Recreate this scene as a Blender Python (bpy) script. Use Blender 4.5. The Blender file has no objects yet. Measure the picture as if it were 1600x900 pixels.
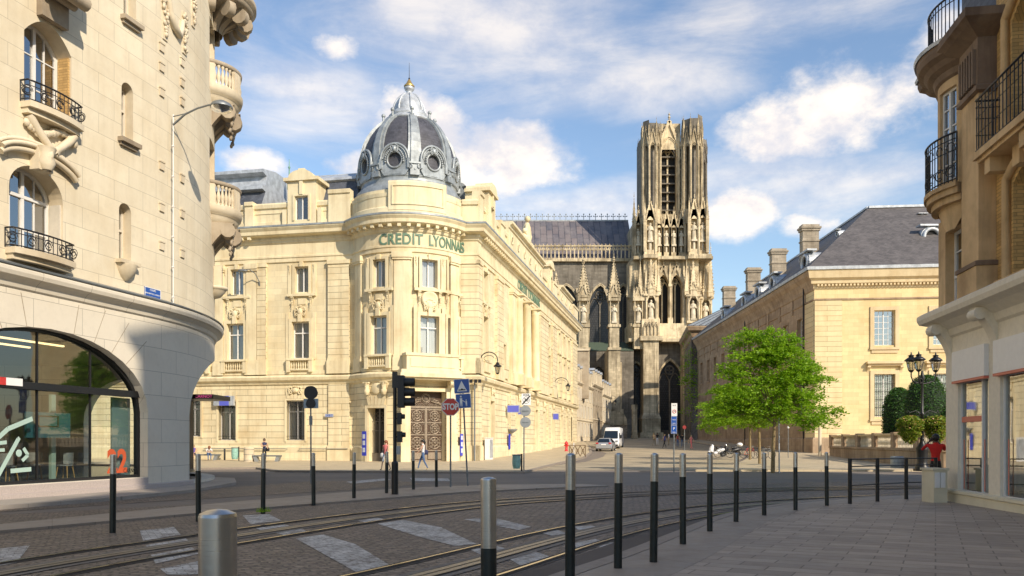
import bpy, bmesh, math, random
from mathutils import Vector, Matrix
random.seed(7)
R = math.radians
scene = bpy.context.scene
COL = scene.collection
# ------------------------------------------------------------------ camera
F, PX0, PY0, CZ = 1244.444, 800.0, 690.0, 1.6
cam_d = bpy.data.cameras.new("camera"); cam = bpy.data.objects.new("camera", cam_d)
COL.objects.link(cam); scene.camera = cam
cam.location = (0, 0, CZ); cam.rotation_euler = (R(90), 0, 0)
cam_d.lens = 28; cam_d.sensor_width = 36; cam_d.shift_y = 0.15
cam_d.clip_start = 0.05; cam_d.clip_end = 6000
# ------------------------------------------------------------------ sun, sky
SUN_AZ, SUN_EL = 38.0, 33.0      # azimuth measured from -Y towards +X
sdir = Vector((math.sin(R(SUN_AZ))*math.cos(R(SUN_EL)), -math.cos(R(SUN_AZ))*math.cos(R(SUN_EL)), math.sin(R(SUN_EL))))
ld = bpy.data.lights.new("sun", 'SUN'); ld.energy = 3.8; ld.angle = R(0.6); ld.color = (1.0, 0.925, 0.82)
sun = bpy.data.objects.new("sun", ld); COL.objects.link(sun)
sun.rotation_euler = sdir.to_track_quat('Z', 'Y').to_euler()
scene.view_settings.view_transform = 'Standard'; scene.view_settings.look = 'None'
scene.view_settings.gamma = 1; scene.view_settings.exposure = 0.40
scene.view_settings.use_curve_mapping = False
scene.view_settings.use_white_balance = True; scene.view_settings.white_balance_temperature = 7300
scene.render.engine = 'CYCLES'
scene.cycles.max_bounces = 6; scene.cycles.diffuse_bounces = 4; scene.cycles.transparent_max_bounces = 10
scene.cycles.use_denoising = True
world = bpy.data.worlds.new("World"); scene.world = world; world.use_nodes = True
def pdir(px, py):
 return Vector(((px-PX0)/F, 1, (PY0-py)/F)).normalized()
def build_world():
 nt = world.node_tree; N = nt.nodes; L = nt.links; N.clear()
 out = N.new('ShaderNodeOutputWorld'); bg = N.new('ShaderNodeBackground')
 sky = N.new('ShaderNodeTexSky'); sky.sky_type = 'NISHITA'; sky.sun_disc = False
 sky.sun_elevation = R(SUN_EL); sky.sun_rotation = math.atan2(sdir.x, sdir.y)
 sky.air_density = 1.25; sky.dust_density = 0.6; sky.ozone_density = 2.2
 bg.inputs[1].default_value = 0.14
 tc = N.new('ShaderNodeTexCoord')
 def math_(op, a, b=None, clamp=False):
  n = N.new('ShaderNodeMath'); n.operation = op; n.use_clamp = clamp
  for i, v in enumerate((a, b)):
   if v is None: continue
   if isinstance(v, (int, float)): n.inputs[i].default_value = v
   else: L.new(v, n.inputs[i])
  return n.outputs[0]
 def rng(v, a, b, c=0.0, d=1.0, smooth=True):
  n = N.new('ShaderNodeMapRange'); n.interpolation_type = 'SMOOTHSTEP' if smooth else 'LINEAR'
  L.new(v, n.inputs[0])
  for i, x in zip((1, 2, 3, 4), (a, b, c, d)): n.inputs[i].default_value = x
  return n.outputs[0]
 def noise(scale, detail, rough, mp=None, rot=(0,0,0), sc=(1,1,1), dist=0.0, loc=(0,0,0)):
  m = N.new('ShaderNodeMapping'); m.inputs['Rotation'].default_value = rot; m.inputs['Scale'].default_value = sc
  m.inputs['Location'].default_value = loc
  L.new(tc.outputs['Generated'], m.inputs[0])
  n = N.new('ShaderNodeTexNoise'); n.inputs['Scale'].default_value = scale; n.inputs['Detail'].default_value = detail
  n.inputs['Roughness'].default_value = rough; n.inputs['Distortion'].default_value = dist
  L.new(m.outputs[0], n.inputs['Vector']); return n.outputs[0]
 def blob(px, py, rx, rz):
  c = pdir(px, py)
  m = N.new('ShaderNodeMapping'); s = (F/rx, F/rx, F/rz)
  m.inputs['Scale'].default_value = s
  m.inputs['Location'].default_value = (-c.x*s[0], -c.y*s[1], -c.z*s[2])
  L.new(tc.outputs['Generated'], m.inputs[0])
  v = N.new('ShaderNodeVectorMath'); v.operation = 'LENGTH'; L.new(m.outputs[0], v.inputs[0])
  return rng(v.outputs['Value'], 1.35, 0.0)
 def maxall(vs):
  r = vs[0]
  for v in vs[1:]: r = math_('MAXIMUM', r, v)
  return r
 big = maxall([blob(650, 190, 150, 110), blob(790, 235, 190, 85), blob(700, 280, 200, 55), blob(530, 80, 75, 45),
    blob(1200, 205, 130, 80), blob(1330, 175, 210, 110), blob(1440, 120, 150, 110), blob(1150, 330, 130, 60),
    blob(400, 260, 90, 40), blob(560, 255, 80, 45), blob(1270, 350, 90, 40), blob(250, 120, 160, 90), blob(1700, 200, 260, 120)])
 n1 = noise(6.5, 12, 0.62, sc=(1, 1, 1.5), loc=(.31, 0, .2))
 cum = rng(math_('ADD', math_('MULTIPLY', big, 0.48), n1), 0.75, 1.02)
 # thin wisps
 soft = maxall([blob(760, 60, 330, 130), blob(480, 160, 200, 70), blob(1050, 130, 200, 60), blob(1200, 30, 260, 60), blob(1250, 290, 260, 90), blob(880, 330, 260, 60)])
 n2 = noise(3.2, 9, 0.62, rot=(0, R(24), 0), sc=(1, 1, 4.2), dist=.4)
 wis = math_('MULTIPLY', rng(math_('ADD', math_('MULTIPLY', soft, 0.40), n2), 0.53, 1.03), 0.64)
 mask = math_('MAXIMUM', cum, wis)
 # cloud shading painted by noise: white billows, grey-lavender hollows
 n3 = noise(11, 8, 0.6, sc=(1, 1, 1.5), loc=(.31, 0, .235))
 ramp = N.new('ShaderNodeMix'); ramp.data_type = 'RGBA'
 L.new(rng(n3, 0.36, 0.62), ramp.inputs[0])
 ramp.inputs[6].default_value = (4.3, 4.5, 5.3, 1); ramp.inputs[7].default_value = (7.0, 6.6, 6.3, 1)
 # sky tint: photographs of this sky are a touch more cyan-violet than the model
 hs = N.new('ShaderNodeMix'); hs.data_type = 'RGBA'; hs.blend_type = 'MULTIPLY'; hs.inputs[0].default_value = 1
 L.new(sky.outputs[0], hs.inputs[6]); hs.inputs[7].default_value = (.84, .93, 1.07, 1)
 mx = N.new('ShaderNodeMix'); mx.data_type = 'RGBA'
 L.new(mask, mx.inputs[0]); L.new(hs.outputs[2], mx.inputs[6]); L.new(ramp.outputs[2], mx.inputs[7])
 L.new(mx.outputs[2], bg.inputs[0]); L.new(bg.outputs[0], out.inputs[0])
build_world()
# ------------------------------------------------------------------ ground shape
GP = [(-400, .18), (7, .18), (12, .10), (22, 0), (48, 0), (60, .06), (90, .60), (115, 1.50), (160, 2.35), (190, 2.4), (3000, 2.4)]
def gz(Y):
 for (a, za), (b, zb) in zip(GP, GP[1:]):
  if Y <= b:
   t = max(0, (Y-a)/(b-a)); return za+(zb-za)*t
 return GP[-1][1]
def G(px, py, dz=0.0):
 """the point of the ground seen at a pixel"""
 Y = 20.0
 for _ in range(60):
  h = CZ - gz(Y) - dz
  d = max(py-PY0, .8)
  Y = 0.5*Y + 0.5*max(1, h*F/d if h > 0 else Y*1.1)
 return Vector(((px-PX0)/F*Y, Y, gz(Y)+dz))
def GY(px, Y, dz=0.0):
 return Vector(((px-PX0)/F*Y, Y, gz(Y)+dz))
def W(px, py, Y):
 return Vector(((px-PX0)/F*Y, Y, CZ+(PY0-py)/F*Y))
def zat(py, Y): return CZ+(PY0-py)/F*Y
# ------------------------------------------------------------------ mesh builder
class MB:
 def __init__(s, M=None):
  s.v = []; s.f = []; s.m = []; s.uv = []; s.sm = []; s.M = M or Matrix.Identity(4)
 def addv(s, p):
  s.v.append(s.M @ Vector(p)); return len(s.v)-1
 def face(s, pts, m=0, uv=None, smooth=False):
  ids = [s.addv(p) for p in pts]
  s.fi(ids, m, uv if uv else s.puv(pts), smooth)
 def fi(s, ids, m, uv, smooth=False):
  s.f.append(ids); s.m.append(m); s.uv.append(uv); s.sm.append(smooth)
 @staticmethod
 def puv(pts):
  a = Vector(pts[0]); n = Vector((0, 0, 0))
  for i in range(1, len(pts)-1):
   n += (Vector(pts[i])-a).cross(Vector(pts[i+1])-a)
  ax, ay, az = abs(n.x), abs(n.y), abs(n.z)
  if az >= ax and az >= ay: return [(p[0], p[1]) for p in pts]
  if ay >= ax: return [(p[0], p[2]) for p in pts]
  return [(p[1], p[2]) for p in pts]
 def box(s, x0, x1, y0, y1, z0, z1, m=0, bev=0):
  if x0 > x1: x0, x1 = x1, x0
  if y0 > y1: y0, y1 = y1, y0
  if z0 > z1: z0, z1 = z1, z0
  P = [(x0,y0,z0),(x1,y0,z0),(x1,y1,z0),(x0,y1,z0),(x0,y0,z1),(x1,y0,z1),(x1,y1,z1),(x0,y1,z1)]
  for q in ((0,1,5,4),(1,2,6,5),(2,3,7,6),(3,0,4,7),(4,5,6,7),(3,2,1,0)):
   s.face([P[i] for i in q], m)
 def cbox(s, c, d, m=0):
  s.box(c[0]-d[0]/2, c[0]+d[0]/2, c[1]-d[1]/2, c[1]+d[1]/2, c[2]-d[2]/2, c[2]+d[2]/2, m)
 def hexa(s, P, m=0):
  for q in ((0,1,5,4),(1,2,6,5),(2,3,7,6),(3,0,4,7),(4,5,6,7),(3,2,1,0)):
   s.face([P[i] for i in q], m)
 def beam(s, a, b, w, h=None, m=0):
  """square bar between two points"""
  a = Vector(a); b = Vector(b); h = h or w; d = (b-a)
  if d.length < 1e-6: return
  d.normalize(); up = Vector((0,0,1)) if abs(d.z) < .95 else Vector((0,1,0))
  x = d.cross(up).normalized()*w/2; y = x.cross(d).normalized()*h/2
  s.hexa([a-x-y, a+x-y, a+x+y, a-x+y, b-x-y, b+x-y, b+x+y, b-x+y], m)
 def grid(s, rows, m=0, closed=False, smooth=True, uvs=None, flip=False):
  ids = [[s.addv(p) for p in r] for r in rows]
  n = len(rows[0])
  for i in range(len(rows)-1):
   for j in range(n if closed else n-1):
    k = (j+1) % n
    q = [ids[i][j], ids[i][k], ids[i+1][k], ids[i+1][j]]
    if flip: q.reverse()
    if uvs:
     def g(a, b):
      u = uvs[a][b if b < n else 0]
      return u
     uv = [uvs[i][j], uvs[i][j+1 if not closed else k], uvs[i+1][j+1 if not closed else k], uvs[i+1][j]]
     if flip: uv.reverse()
    else:
     pts = [rows[i][j], rows[i][k], rows[i+1][k], rows[i+1][j]]
     if flip: pts.reverse()
     uv = s.puv(pts)
    s.fi(q, m, uv, smooth)
  return ids
 def lathe(s, prof, c=(0,0,0), seg=12, m=0, smooth=True, a0=0, a1=360, cap=False):
  full = abs(a1-a0-360) < 1e-6
  k = seg if full else seg+1
  rows = []
  for r, z in prof:
   rows.append([(c[0]+r*math.cos(R(a0+(a1-a0)*j/seg)), c[1]+r*math.sin(R(a0+(a1-a0)*j/seg)), c[2]+z) for j in range(k)])
  rr = max(p[0] for p in prof)
  L_ = [0]
  for p, q in zip(prof, prof[1:]): L_.append(L_[-1]+math.hypot(p[0]-q[0], p[1]-q[1]))
  uvs = [[(R((a1-a0)*j/seg)*rr, L_[i]) for j in range(k)] for i in range(len(prof))]
  s.grid(rows, m, closed=full, smooth=smooth, uvs=uvs)
  if cap:
   for i, rev in ((0, True), (-1, False)):
    r_, z_ = prof[i]
    if r_ > 1e-4:
     pts = rows[i][:]
     if rev: pts = pts[::-1]
     s.face(pts, m)
 def cyl(s, a, b, r, r2=None, seg=10, m=0, cap=True, smooth=True):
  a = Vector(a); b = Vector(b); r2 = r if r2 is None else r2
  s.tube([a, b], [r, r2], seg, m, cap, smooth)
 def tube(s, pts, rad, seg=8, m=0, cap=True, smooth=True):
  pts = [Vector(p) for p in pts]
  if isinstance(rad, (int, float)): rad = [rad]*len(pts)
  rows = []; x = None
  for i, p in enumerate(pts):
   d = (pts[min(i+1, len(pts)-1)]-pts[max(i-1, 0)])
   if d.length < 1e-9: d = Vector((0,0,1))
   d.normalize()
   if x is None:
    up = Vector((0,0,1)) if abs(d.z) < .9 else Vector((1,0,0))
    x = d.cross(up).normalized()
   else:
    x = (x - d*x.dot(d)).normalized()
   y = d.cross(x)
   rows.append([p+(x*math.cos(2*math.pi*j/seg)+y*math.sin(2*math.pi*j/seg))*rad[i] for j in range(seg)])
  s.grid(rows, m, closed=True, smooth=smooth, flip=False)
  if cap:
   s.face(rows[0][::-1], m); s.face(rows[-1], m)
 def sphere(s, c, r, seg=10, rings=6, m=0, sc=(1,1,1)):
  rows = []
  for i in range(rings+1):
   t = -math.pi/2+math.pi*i/rings
   rr = max(math.cos(t), 1e-3)
   rows.append([(c[0]+r*sc[0]*rr*math.cos(2*math.pi*j/seg), c[1]+r*sc[1]*rr*math.sin(2*math.pi*j/seg), c[2]+r*sc[2]*math.sin(t)) for j in range(seg)])
  s.grid(rows, m, closed=True, smooth=True)
 def prism(s, poly, y0, y1, m=0, smooth=False):
  """polygon in x,z extruded from y0 to y1"""
  a = [(x, y0, z) for x, z in poly]; b = [(x, y1, z) for x, z in poly]
  s.face(a, m); s.face(b[::-1], m)
  n = len(poly)
  for i in range(n):
   k = (i+1) % n
   s.face([a[k], a[i], b[i], b[k]], m, smooth=smooth)
 def prismz(s, poly, z0, z1, m=0):
  a = [(x, y, z0) for x, y in poly]; b = [(x, y, z1) for x, y in poly]
  s.face(a[::-1], m); s.face(b, m); n = len(poly)
  for i in range(n):
   k = (i+1) % n
   s.face([a[i], a[k], b[k], b[i]], m)
 def torus(s, c, r, t, seg=20, m=0, axis='y', a0=0, a1=360, sub=6):
  pts = []
  full = abs(a1-a0) >= 360
  for j in range(seg+1):
   a = R(a0+(a1-a0)*j/seg)
   x, z = r*math.cos(a), r*math.sin(a)
   pts.append((c[0]+x, c[1], c[2]+z) if axis == 'y' else (c[0]+x, c[1]+z, c[2]) if axis == 'z' else (c[0], c[1]+x, c[2]+z))
  s.tube(pts, t, sub, m, cap=not full)
 def build(s, name, mats, parent=None):
  me = bpy.data.meshes.new(name)
  me.from_pydata([tuple(v) for v in s.v], [], s.f)
  if not isinstance(mats, (list, tuple)): mats = [mats]
  for mt in mats: me.materials.append(mt)
  me.polygons.foreach_set('material_index', s.m)
  me.polygons.foreach_set('use_smooth', s.sm)
  uvl = me.uv_layers.new(name="UVMap")
  flat = []
  for u in s.uv:
   for a in u: flat.extend((a[0], a[1]))
  uvl.data.foreach_set('uv', flat)
  me.update()
  o = bpy.data.objects.new(name, me); COL.objects.link(o)
  if parent is not None:
   o.parent = parent
   if parent.name in WORLDP: o.matrix_parent_inverse = Matrix.Translation(parent.location).inverted()
  return o
WORLDP = set()
def tag(o, label=None, cat=None, group=None, kind=None):
 if label: o['label'] = label
 if cat: o['category'] = cat
 if group: o['group'] = group
 if kind: o['kind'] = kind
 return o
def thing(name, label, cat, loc=(0,0,0), rz=0.0, group=None, world_coords=False):
 o = bpy.data.objects.new(name, None); COL.objects.link(o); o.location = loc; o.rotation_euler = (0, 0, rz)
 o.empty_display_size = .3
 if world_coords: WORLDP.add(o.name)
 return tag(o, label, cat, group)
def copy_tree(o, parent=None, loc=None, rz=None, label=None):
 c = o.copy(); COL.objects.link(c)
 if parent is not None: c.parent = parent
 if loc is not None: c.location = loc
 if rz is not None: c.rotation_euler = (0, 0, rz)
 if label: c['label'] = label
 for ch in list(o.children): copy_tree(ch, c)
 return c
# ------------------------------------------------------------------ paths
class Path:
 """plan polyline, outside on the right-hand side of travel"""
 def __init__(s, pts):
  s.p = [Vector((a[0], a[1])) for a in pts]; n = len(s.p)
  s.seg = [(s.p[i+1]-s.p[i]).length for i in range(n-1)]
  s.cum = [0]
  for l in s.seg: s.cum.append(s.cum[-1]+l)
  s.L = s.cum[-1]
  s.dn = []
  for i in range(n-1):
   d = (s.p[i+1]-s.p[i]).normalized(); s.dn.append(Vector((d.y, -d.x)))
  s.mit = []
  for i in range(n):
   a = s.dn[max(i-1, 0)]; b = s.dn[min(i, n-2)]
   m = (a+b)
   m = m.normalized() if m.length > 1e-6 else a
   s.mit.append(m/max(m.dot(a), .45))
 def idx(s, t):
  for i in range(len(s.seg)):
   if t <= s.cum[i+1]+1e-9: return i
  return len(s.seg)-1
 def at(s, t, o=0.0, z=0.0, bias=0):
  i = s.idx(t+bias*1e-6); i = max(0, i)
  f = (t-s.cum[i])/s.seg[i]
  q = s.p[i].lerp(s.p[i+1], f)
  if abs(t-s.cum[i]) < 1e-5: n = s.mit[i]
  elif abs(t-s.cum[i+1]) < 1e-5: n = s.mit[i+1]
  else:
   n = s.dn[i]
   if s.curved(i): n = s.mit[i].lerp(s.mit[i+1], f)
  q = q+n*o
  return Vector((q.x, q.y, z))
 def curved(s, i):
  return s.mit[i].dot(s.mit[i+1])/s.mit[i].length/s.mit[i+1].length > .9 and s.seg[i] < 1.2
 def frame(s, t, out=0.0, z=0.0):
  """x along the path, y INTO the wall, z up"""
  i = s.idx(t); n = s.dn[i]
  if s.curved(i):
   f = (t-s.cum[i])/s.seg[i]; n = s.mit[i].lerp(s.mit[i+1], f).normalized()
  q = s.at(t, 0)
  d = Vector((-n.y, n.x))
  M = Matrix(((d.x, -n.x, 0, q.x+n.x*out), (d.y, -n.y, 0, q.y+n.y*out), (0, 0, 1, z), (0, 0, 0, 1)))
  return M
 def spx(s, px, s0=0, s1=None):
  """the s at which the path crosses an image column"""
  k = (px-PX0)/F; s1 = s.L if s1 is None else s1
  best = None; prev = None; n = 400
  for i in range(n+1):
   t = s0+(s1-s0)*i/n; q = s.at(t)
   v = q.x-k*q.y
   if prev is not None and (v == 0 or (v > 0) != (prev > 0)):
    return t-(s1-s0)/n*abs(v)/(abs(v)+abs(prev)+1e-9)
   prev = v
  return s0 if abs(s.at(s0).x-k*s.at(s0).y) < abs(s.at(s1).x-k*s.at(s1).y) else s1
 def zpy(s, t, py, out=0):
  return zat(py, s.at(t, out).y)
def arc(c, r, a0, a1, n):
 return [(c[0]+r*math.cos(R(a0+(a1-a0)*i/n)), c[1]+r*math.sin(R(a0+(a1-a0)*i/n))) for i in range(n+1)]
def sweep(mb, path, s0, s1, prof, m=0, caps=True, step=None):
 """prof: list of (outset, z)"""
 ss = [s0]+[c for c in path.cum if s0+1e-4 < c < s1-1e-4]+[s1]
 rows = []
 for t in ss:
  rows.append([path.at(t, o, z) for o, z in prof])
 L_ = [0]
 for a, b in zip(prof, prof[1:]): L_.append(L_[-1]+math.hypot(a[0]-b[0], a[1]-b[1]))
 for i in range(len(ss)-1):
  for j in range(len(prof)-1):
   mb.face([rows[i][j], rows[i+1][j], rows[i+1][j+1], rows[i][j+1]], m,
     [(ss[i], L_[j]), (ss[i+1], L_[j]), (ss[i+1], L_[j+1]), (ss[i], L_[j+1])])
 if caps:
  mb.face([r for r in rows[0]][::-1], m); mb.face(rows[-1], m)
class Op:
 def __init__(s, t, w, zb, zt, rise=0, depth=.35, kind='ell'):
  s.t, s.w, s.zb, s.zt, s.rise, s.depth, s.kind = t, w, zb, zt, rise, depth, kind
 def top(s, t):
  if s.rise <= 0: return s.zt
  x = max(-1, min(1, (t-s.t)/(s.w/2)))
  if s.kind == 'ell': return s.zt-s.rise+s.rise*math.sqrt(max(0, 1-x*x))
  if s.kind == 'seg': return s.zt-s.rise*x*x
  # pointed
  a = abs(x); k = 1.0
  return s.zt-s.rise + s.rise*(math.sqrt(max(0, 4-(1+a)**2))/math.sqrt(3))
 def outline(s, inset=0.0, n=12):
  """closed outline in local x (from centre), z"""
  w = s.w/2-inset; pts = [(-w, s.zb+inset), (w, s.zb+inset)]
  if s.rise <= 0: return pts+[(w, s.zt-inset), (-w, s.zt-inset)]
  zs = []
  for i in range(n+1):
   c = math.cos(math.pi*i/n); x = w*c
   zs.append((x, s.top(s.t+c*s.w/2)-inset))
  return pts+zs
def wall(mb, path, s0, s1, z0, z1, ops=(), m=0, mrev=None, off=0.0, ds=None, rev=True):
 mrev = m if mrev is None else mrev
 bp = {round(s0, 5), round(s1, 5)}
 for c in path.cum:
  if s0 < c < s1: bp.add(round(c, 5))
 for o in ops:
  bp.add(round(o.t-o.w/2, 5)); bp.add(round(o.t+o.w/2, 5))
  if o.rise > 0:
   for i in range(1, 16):
    bp.add(round(o.t+o.w/2*math.cos(math.pi*i/16), 5))
 if ds:
  k = int((s1-s0)/ds)
  for i in range(1, k): bp.add(round(s0+(s1-s0)*i/k, 5))
 bp = sorted(x for x in bp if s0-1e-4 <= x <= s1+1e-4)
 bp2 = [bp[0]]
 for x in bp[1:]:
  if x-bp2[-1] > 2e-4: bp2.append(x)
 bp = bp2
 P = lambda t, z, o=0.0: path.at(t, off+o, z)
 for a, b in zip(bp, bp[1:]):
  mid = (a+b)/2
  act = sorted([o for o in ops if o.t-o.w/2 < mid < o.t+o.w/2], key=lambda o: o.zb)
  ca = cb = z0
  def q(ca, cb, ta, tb):
   if ta-ca < 1e-4 and tb-cb < 1e-4: return
   mb.face([P(a, ca), P(b, cb), P(b, tb), P(a, ta)], m, [(a, ca), (b, cb), (b, tb), (a, ta)])
  for o in act:
   q(ca, cb, o.zb, o.zb)
   ta, tb = o.top(a), o.top(b)
   if rev:
    d = -o.depth
    mb.face([P(a, o.zb), P(a, o.zb, d), P(b, o.zb, d), P(b, o.zb)][::-1], mrev, [(a, 0), (a, o.depth), (b, o.depth), (b, 0)][::-1])
    mb.face([P(a, ta), P(a, ta, d), P(b, tb, d), P(b, tb)], mrev, [(a, ta), (a, ta+o.depth), (b, tb+o.depth), (b, tb)], smooth=False)
   ca, cb = ta, tb
  q(ca, cb, z1, z1)
 if rev:
  for o in ops:
   for t, sg in ((o.t-o.w/2, 1), (o.t+o.w/2, -1)):
    zt = o.top(t); d = -o.depth
    pts = [P(t, o.zb), P(t, o.zb, d), P(t, zt, d), P(t, zt)]
    uv = [(t, o.zb), (t+sg*o.depth, o.zb), (t+sg*o.depth, zt), (t, zt)]
    if sg < 0: pts.reverse(); uv.reverse()
    mb.face(pts[::-1], mrev, uv[::-1])
# ------------------------------------------------------------------ materials
class NT:
 def __init__(s, name):
  s.mat = bpy.data.materials.new(name); s.mat.use_nodes = True
  s.N = s.mat.node_tree.nodes; s.L = s.mat.node_tree.links; s.N.clear()
  s.out = s.N.new('ShaderNodeOutputMaterial'); s.b = s.N.new('ShaderNodeBsdfPrincipled')
  s.L.new(s.b.outputs[0], s.out.inputs[0]); s._uv = s._obj = None
 def set(s, k, v):
  i = s.b.inputs[k]
  if hasattr(v, 'is_linked') or hasattr(v, 'links'): s.L.new(v, i)
  else: i.default_value = (*v, 1) if isinstance(v, tuple) and len(v) == 3 else v
  return s
 def lk(s, v, i):
  if v is None: return
  if isinstance(v, (int, float)): i.default_value = v
  elif isinstance(v, tuple): i.default_value = (*v, 1) if len(v) == 3 and len(i.default_value) == 4 else v
  else: s.L.new(v, i)
 def uv(s):
  if not s._uv: n = s.N.new('ShaderNodeUVMap'); n.uv_map = 'UVMap'; s._uv = n.outputs[0]
  return s._uv
 def obj(s):
  if not s._obj: s._obj = s.N.new('ShaderNodeNewGeometry').outputs['Position']
  return s._obj
 def mapping(s, v, loc=(0,0,0), rot=(0,0,0), sc=(1,1,1)):
  n = s.N.new('ShaderNodeMapping'); s.L.new(v, n.inputs[0])
  n.inputs['Location'].default_value = loc; n.inputs['Rotation'].default_value = rot; n.inputs['Scale'].default_value = sc
  return n.outputs[0]
 def noise(s, v, scale, detail=4, rough=.55, dist=0, col=False):
  n = s.N.new('ShaderNodeTexNoise'); s.L.new(v, n.inputs['Vector'])
  n.inputs['Scale'].default_value = scale; n.inputs['Detail'].default_value = detail
  n.inputs['Roughness'].default_value = rough; n.inputs['Distortion'].default_value = dist
  return n.outputs[1 if col else 0]
 def rng(s, v, a, b, c=0.0, d=1.0):
  n = s.N.new('ShaderNodeMapRange'); s.L.new(v, n.inputs[0])
  for i, x in zip((1, 2, 3, 4), (a, b, c, d)): n.inputs[i].default_value = x
  return n.outputs[0]
 def mix(s, f, a, b, mode='MIX'):
  n = s.N.new('ShaderNodeMix'); n.data_type = 'RGBA'; n.blend_type = mode
  s.lk(f, n.inputs[0]); s.lk(a, n.inputs[6]); s.lk(b, n.inputs[7]); return n.outputs[2]
 def math(s, op, a, b=None, clamp=False):
  n = s.N.new('ShaderNodeMath'); n.operation = op; n.use_clamp = clamp
  s.lk(a, n.inputs[0]); s.lk(b, n.inputs[1]) if b is not None else None
  return n.outputs[0]
 def bump(s, h, strength=.3, dist=.02, prev=None):
  n = s.N.new('ShaderNodeBump'); s.lk(h, n.inputs['Height'])
  n.inputs['Strength'].default_value = strength; n.inputs['Distance'].default_value = dist
  if prev is not None: s.L.new(prev, n.inputs['Normal'])
  return n.outputs[0]
 def brick(s, v, bw, bh, mortar, c1, c2, cm, off=.5, smooth=.1, freq=2, squash=1):
  n = s.N.new('ShaderNodeTexBrick'); s.L.new(v, n.inputs['Vector'])
  n.offset = off; n.offset_frequency = freq
  n.inputs['Scale'].default_value = 1; n.inputs['Mortar Size'].default_value = mortar
  n.inputs['Mortar Smooth'].default_value = smooth
  n.inputs['Brick Width'].default_value = bw; n.inputs['Row Height'].default_value = bh
  s.lk(c1, n.inputs['Color1']); s.lk(c2, n.inputs['Color2']); s.lk(cm, n.inputs['Mortar'])
  return n
def mul(c, k): return tuple(x*k for x in c)
def stone(name, c, bw=.9, bh=.45, mortar=.006, md=.55, var=.08, stain=(.5,.42,.3), sa=.25, rough=.85, groove=.25, fine=True, streak=.0, blotch=1.0):
 t = NT(name); uv = t.uv()
 if bw:
  br = t.brick(uv, bw, bh, mortar, mul(c, 1+var), mul(c, 1-var), mul(c, md))
  col = br.outputs[0]; fac = br.outputs[1]
 else:
  col = t.mix(t.noise(t.obj(), .9, 3), mul(c, 1+var), mul(c, 1-var)); fac = None
 n = t.noise(t.obj(), .55*blotch, 6, .62)
 col = t.mix(t.math('MULTIPLY', t.rng(n, .46, .72), sa), col, tuple(a*b for a, b in zip(c, stain)))
 n2 = t.noise(t.obj(), 5.5, 5, .6)
 col = t.mix(t.math('MULTIPLY', t.rng(n2, .5, .8), .28), col, mul(c, .72))
 if streak > 0:
  n3 = t.noise(t.mapping(t.obj(), sc=(1.6, 1.6, .12)), 1.3, 6, .65)
  col = t.mix(t.math('MULTIPLY', t.rng(n3, .48, .70), streak), col, tuple(a*b*.7 for a, b in zip(c, stain)))
 t.set('Base Color', col).set('Roughness', rough)
 nf = t.noise(t.obj(), 22, 5, .65)
 b = t.bump(nf, .25, .02)
 if fac is not None and groove > 0: b = t.bump(t.math('SUBTRACT', 1.0, fac), groove, .03, b)
 t.set('Normal', b); return t.mat
def flat(name, c, rough=.6, metal=0.0, var=.0, bump=0.0, scale=8, spec=None):
 t = NT(name)
 if var > 0:
  n = t.noise(t.obj(), scale, 5, .6)
  t.set('Base Color', t.mix(t.rng(n, .35, .7), mul(c, 1+var), mul(c, 1-var)))
 else: t.set('Base Color', c)
 t.set('Roughness', rough).set('Metallic', metal)
 if spec is not None: t.set('Specular IOR Level', spec)
 if bump > 0: t.set('Normal', t.bump(t.noise(t.obj(), scale*5, 5), bump, .01))
 return t.mat
def glassy(name, tint=(.9,.95,1), ref=.22, rough=.02, dark=None):
 t = NT(name); N, L = t.N, t.L; N.remove(t.b)
 tr = N.new('ShaderNodeBsdfTransparent'); tr.inputs[0].default_value = (*tint, 1)
 gl = N.new('ShaderNodeBsdfGlossy'); gl.inputs['Roughness'].default_value = rough; gl.inputs[0].default_value = (1,1,1,1)
 fr = N.new('ShaderNodeLayerWeight'); fr.inputs[0].default_value = .25
 m = t.rng(fr.outputs['Fresnel'], 0, 1, ref, .95)
 mx = N.new('ShaderNodeMixShader'); L.new(m, mx.inputs[0]); L.new(tr.outputs[0], mx.inputs[1]); L.new(gl.outputs[0], mx.inputs[2])
 nn = t.bump(t.noise(t.obj(), 1.2, 1), .05, .02); L.new(nn, gl.inputs['Normal'])
 L.new(mx.outputs[0], t.out.inputs[0]); return t.mat
M = {}
CR = (.75, .65, .43)
M['cream'] = stone('cream_ashlar', CR, 1.15, .46, .006, .62, .09, (.72,.58,.40), .45, groove=.15, streak=.28)
M['cream_rust'] = stone('cream_rusticated', CR, 3.1, .47, .016, .36, .08, (.70,.54,.36), .5, groove=.8, streak=.34)
M['cream_plain'] = stone('cream_carved', mul(CR, 1.02), 0, 0, var=.04, stain=(.66,.53,.39), sa=.5, streak=.4)
M['gold'] = stone('gilt_lettering', (.13,.22,.15), 0, 0, rough=.5, sa=.1)
M['left'] = stone('pale_limestone', (.72,.635,.475), 1.25, .60, .006, .50, .05, (.66,.56,.42), .38, groove=.25, streak=.15)
M['left_plain'] = stone('pale_limestone_carved', (.68,.585,.43), 0, 0, stain=(.55,.46,.34), sa=.55, streak=.25)
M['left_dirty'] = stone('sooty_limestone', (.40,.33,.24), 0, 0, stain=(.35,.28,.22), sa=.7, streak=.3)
M['left_ground'] = stone('smooth_limestone', (.70,.635,.52), 1.7, .78, .007, .45, .03, (.7,.64,.58), .25, groove=.25)
M['right'] = stone('honey_ashlar', (.72,.575,.31), 1.0, .40, .005, .62, .09, (.75,.52,.30), .35, groove=.15, streak=.12)
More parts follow.
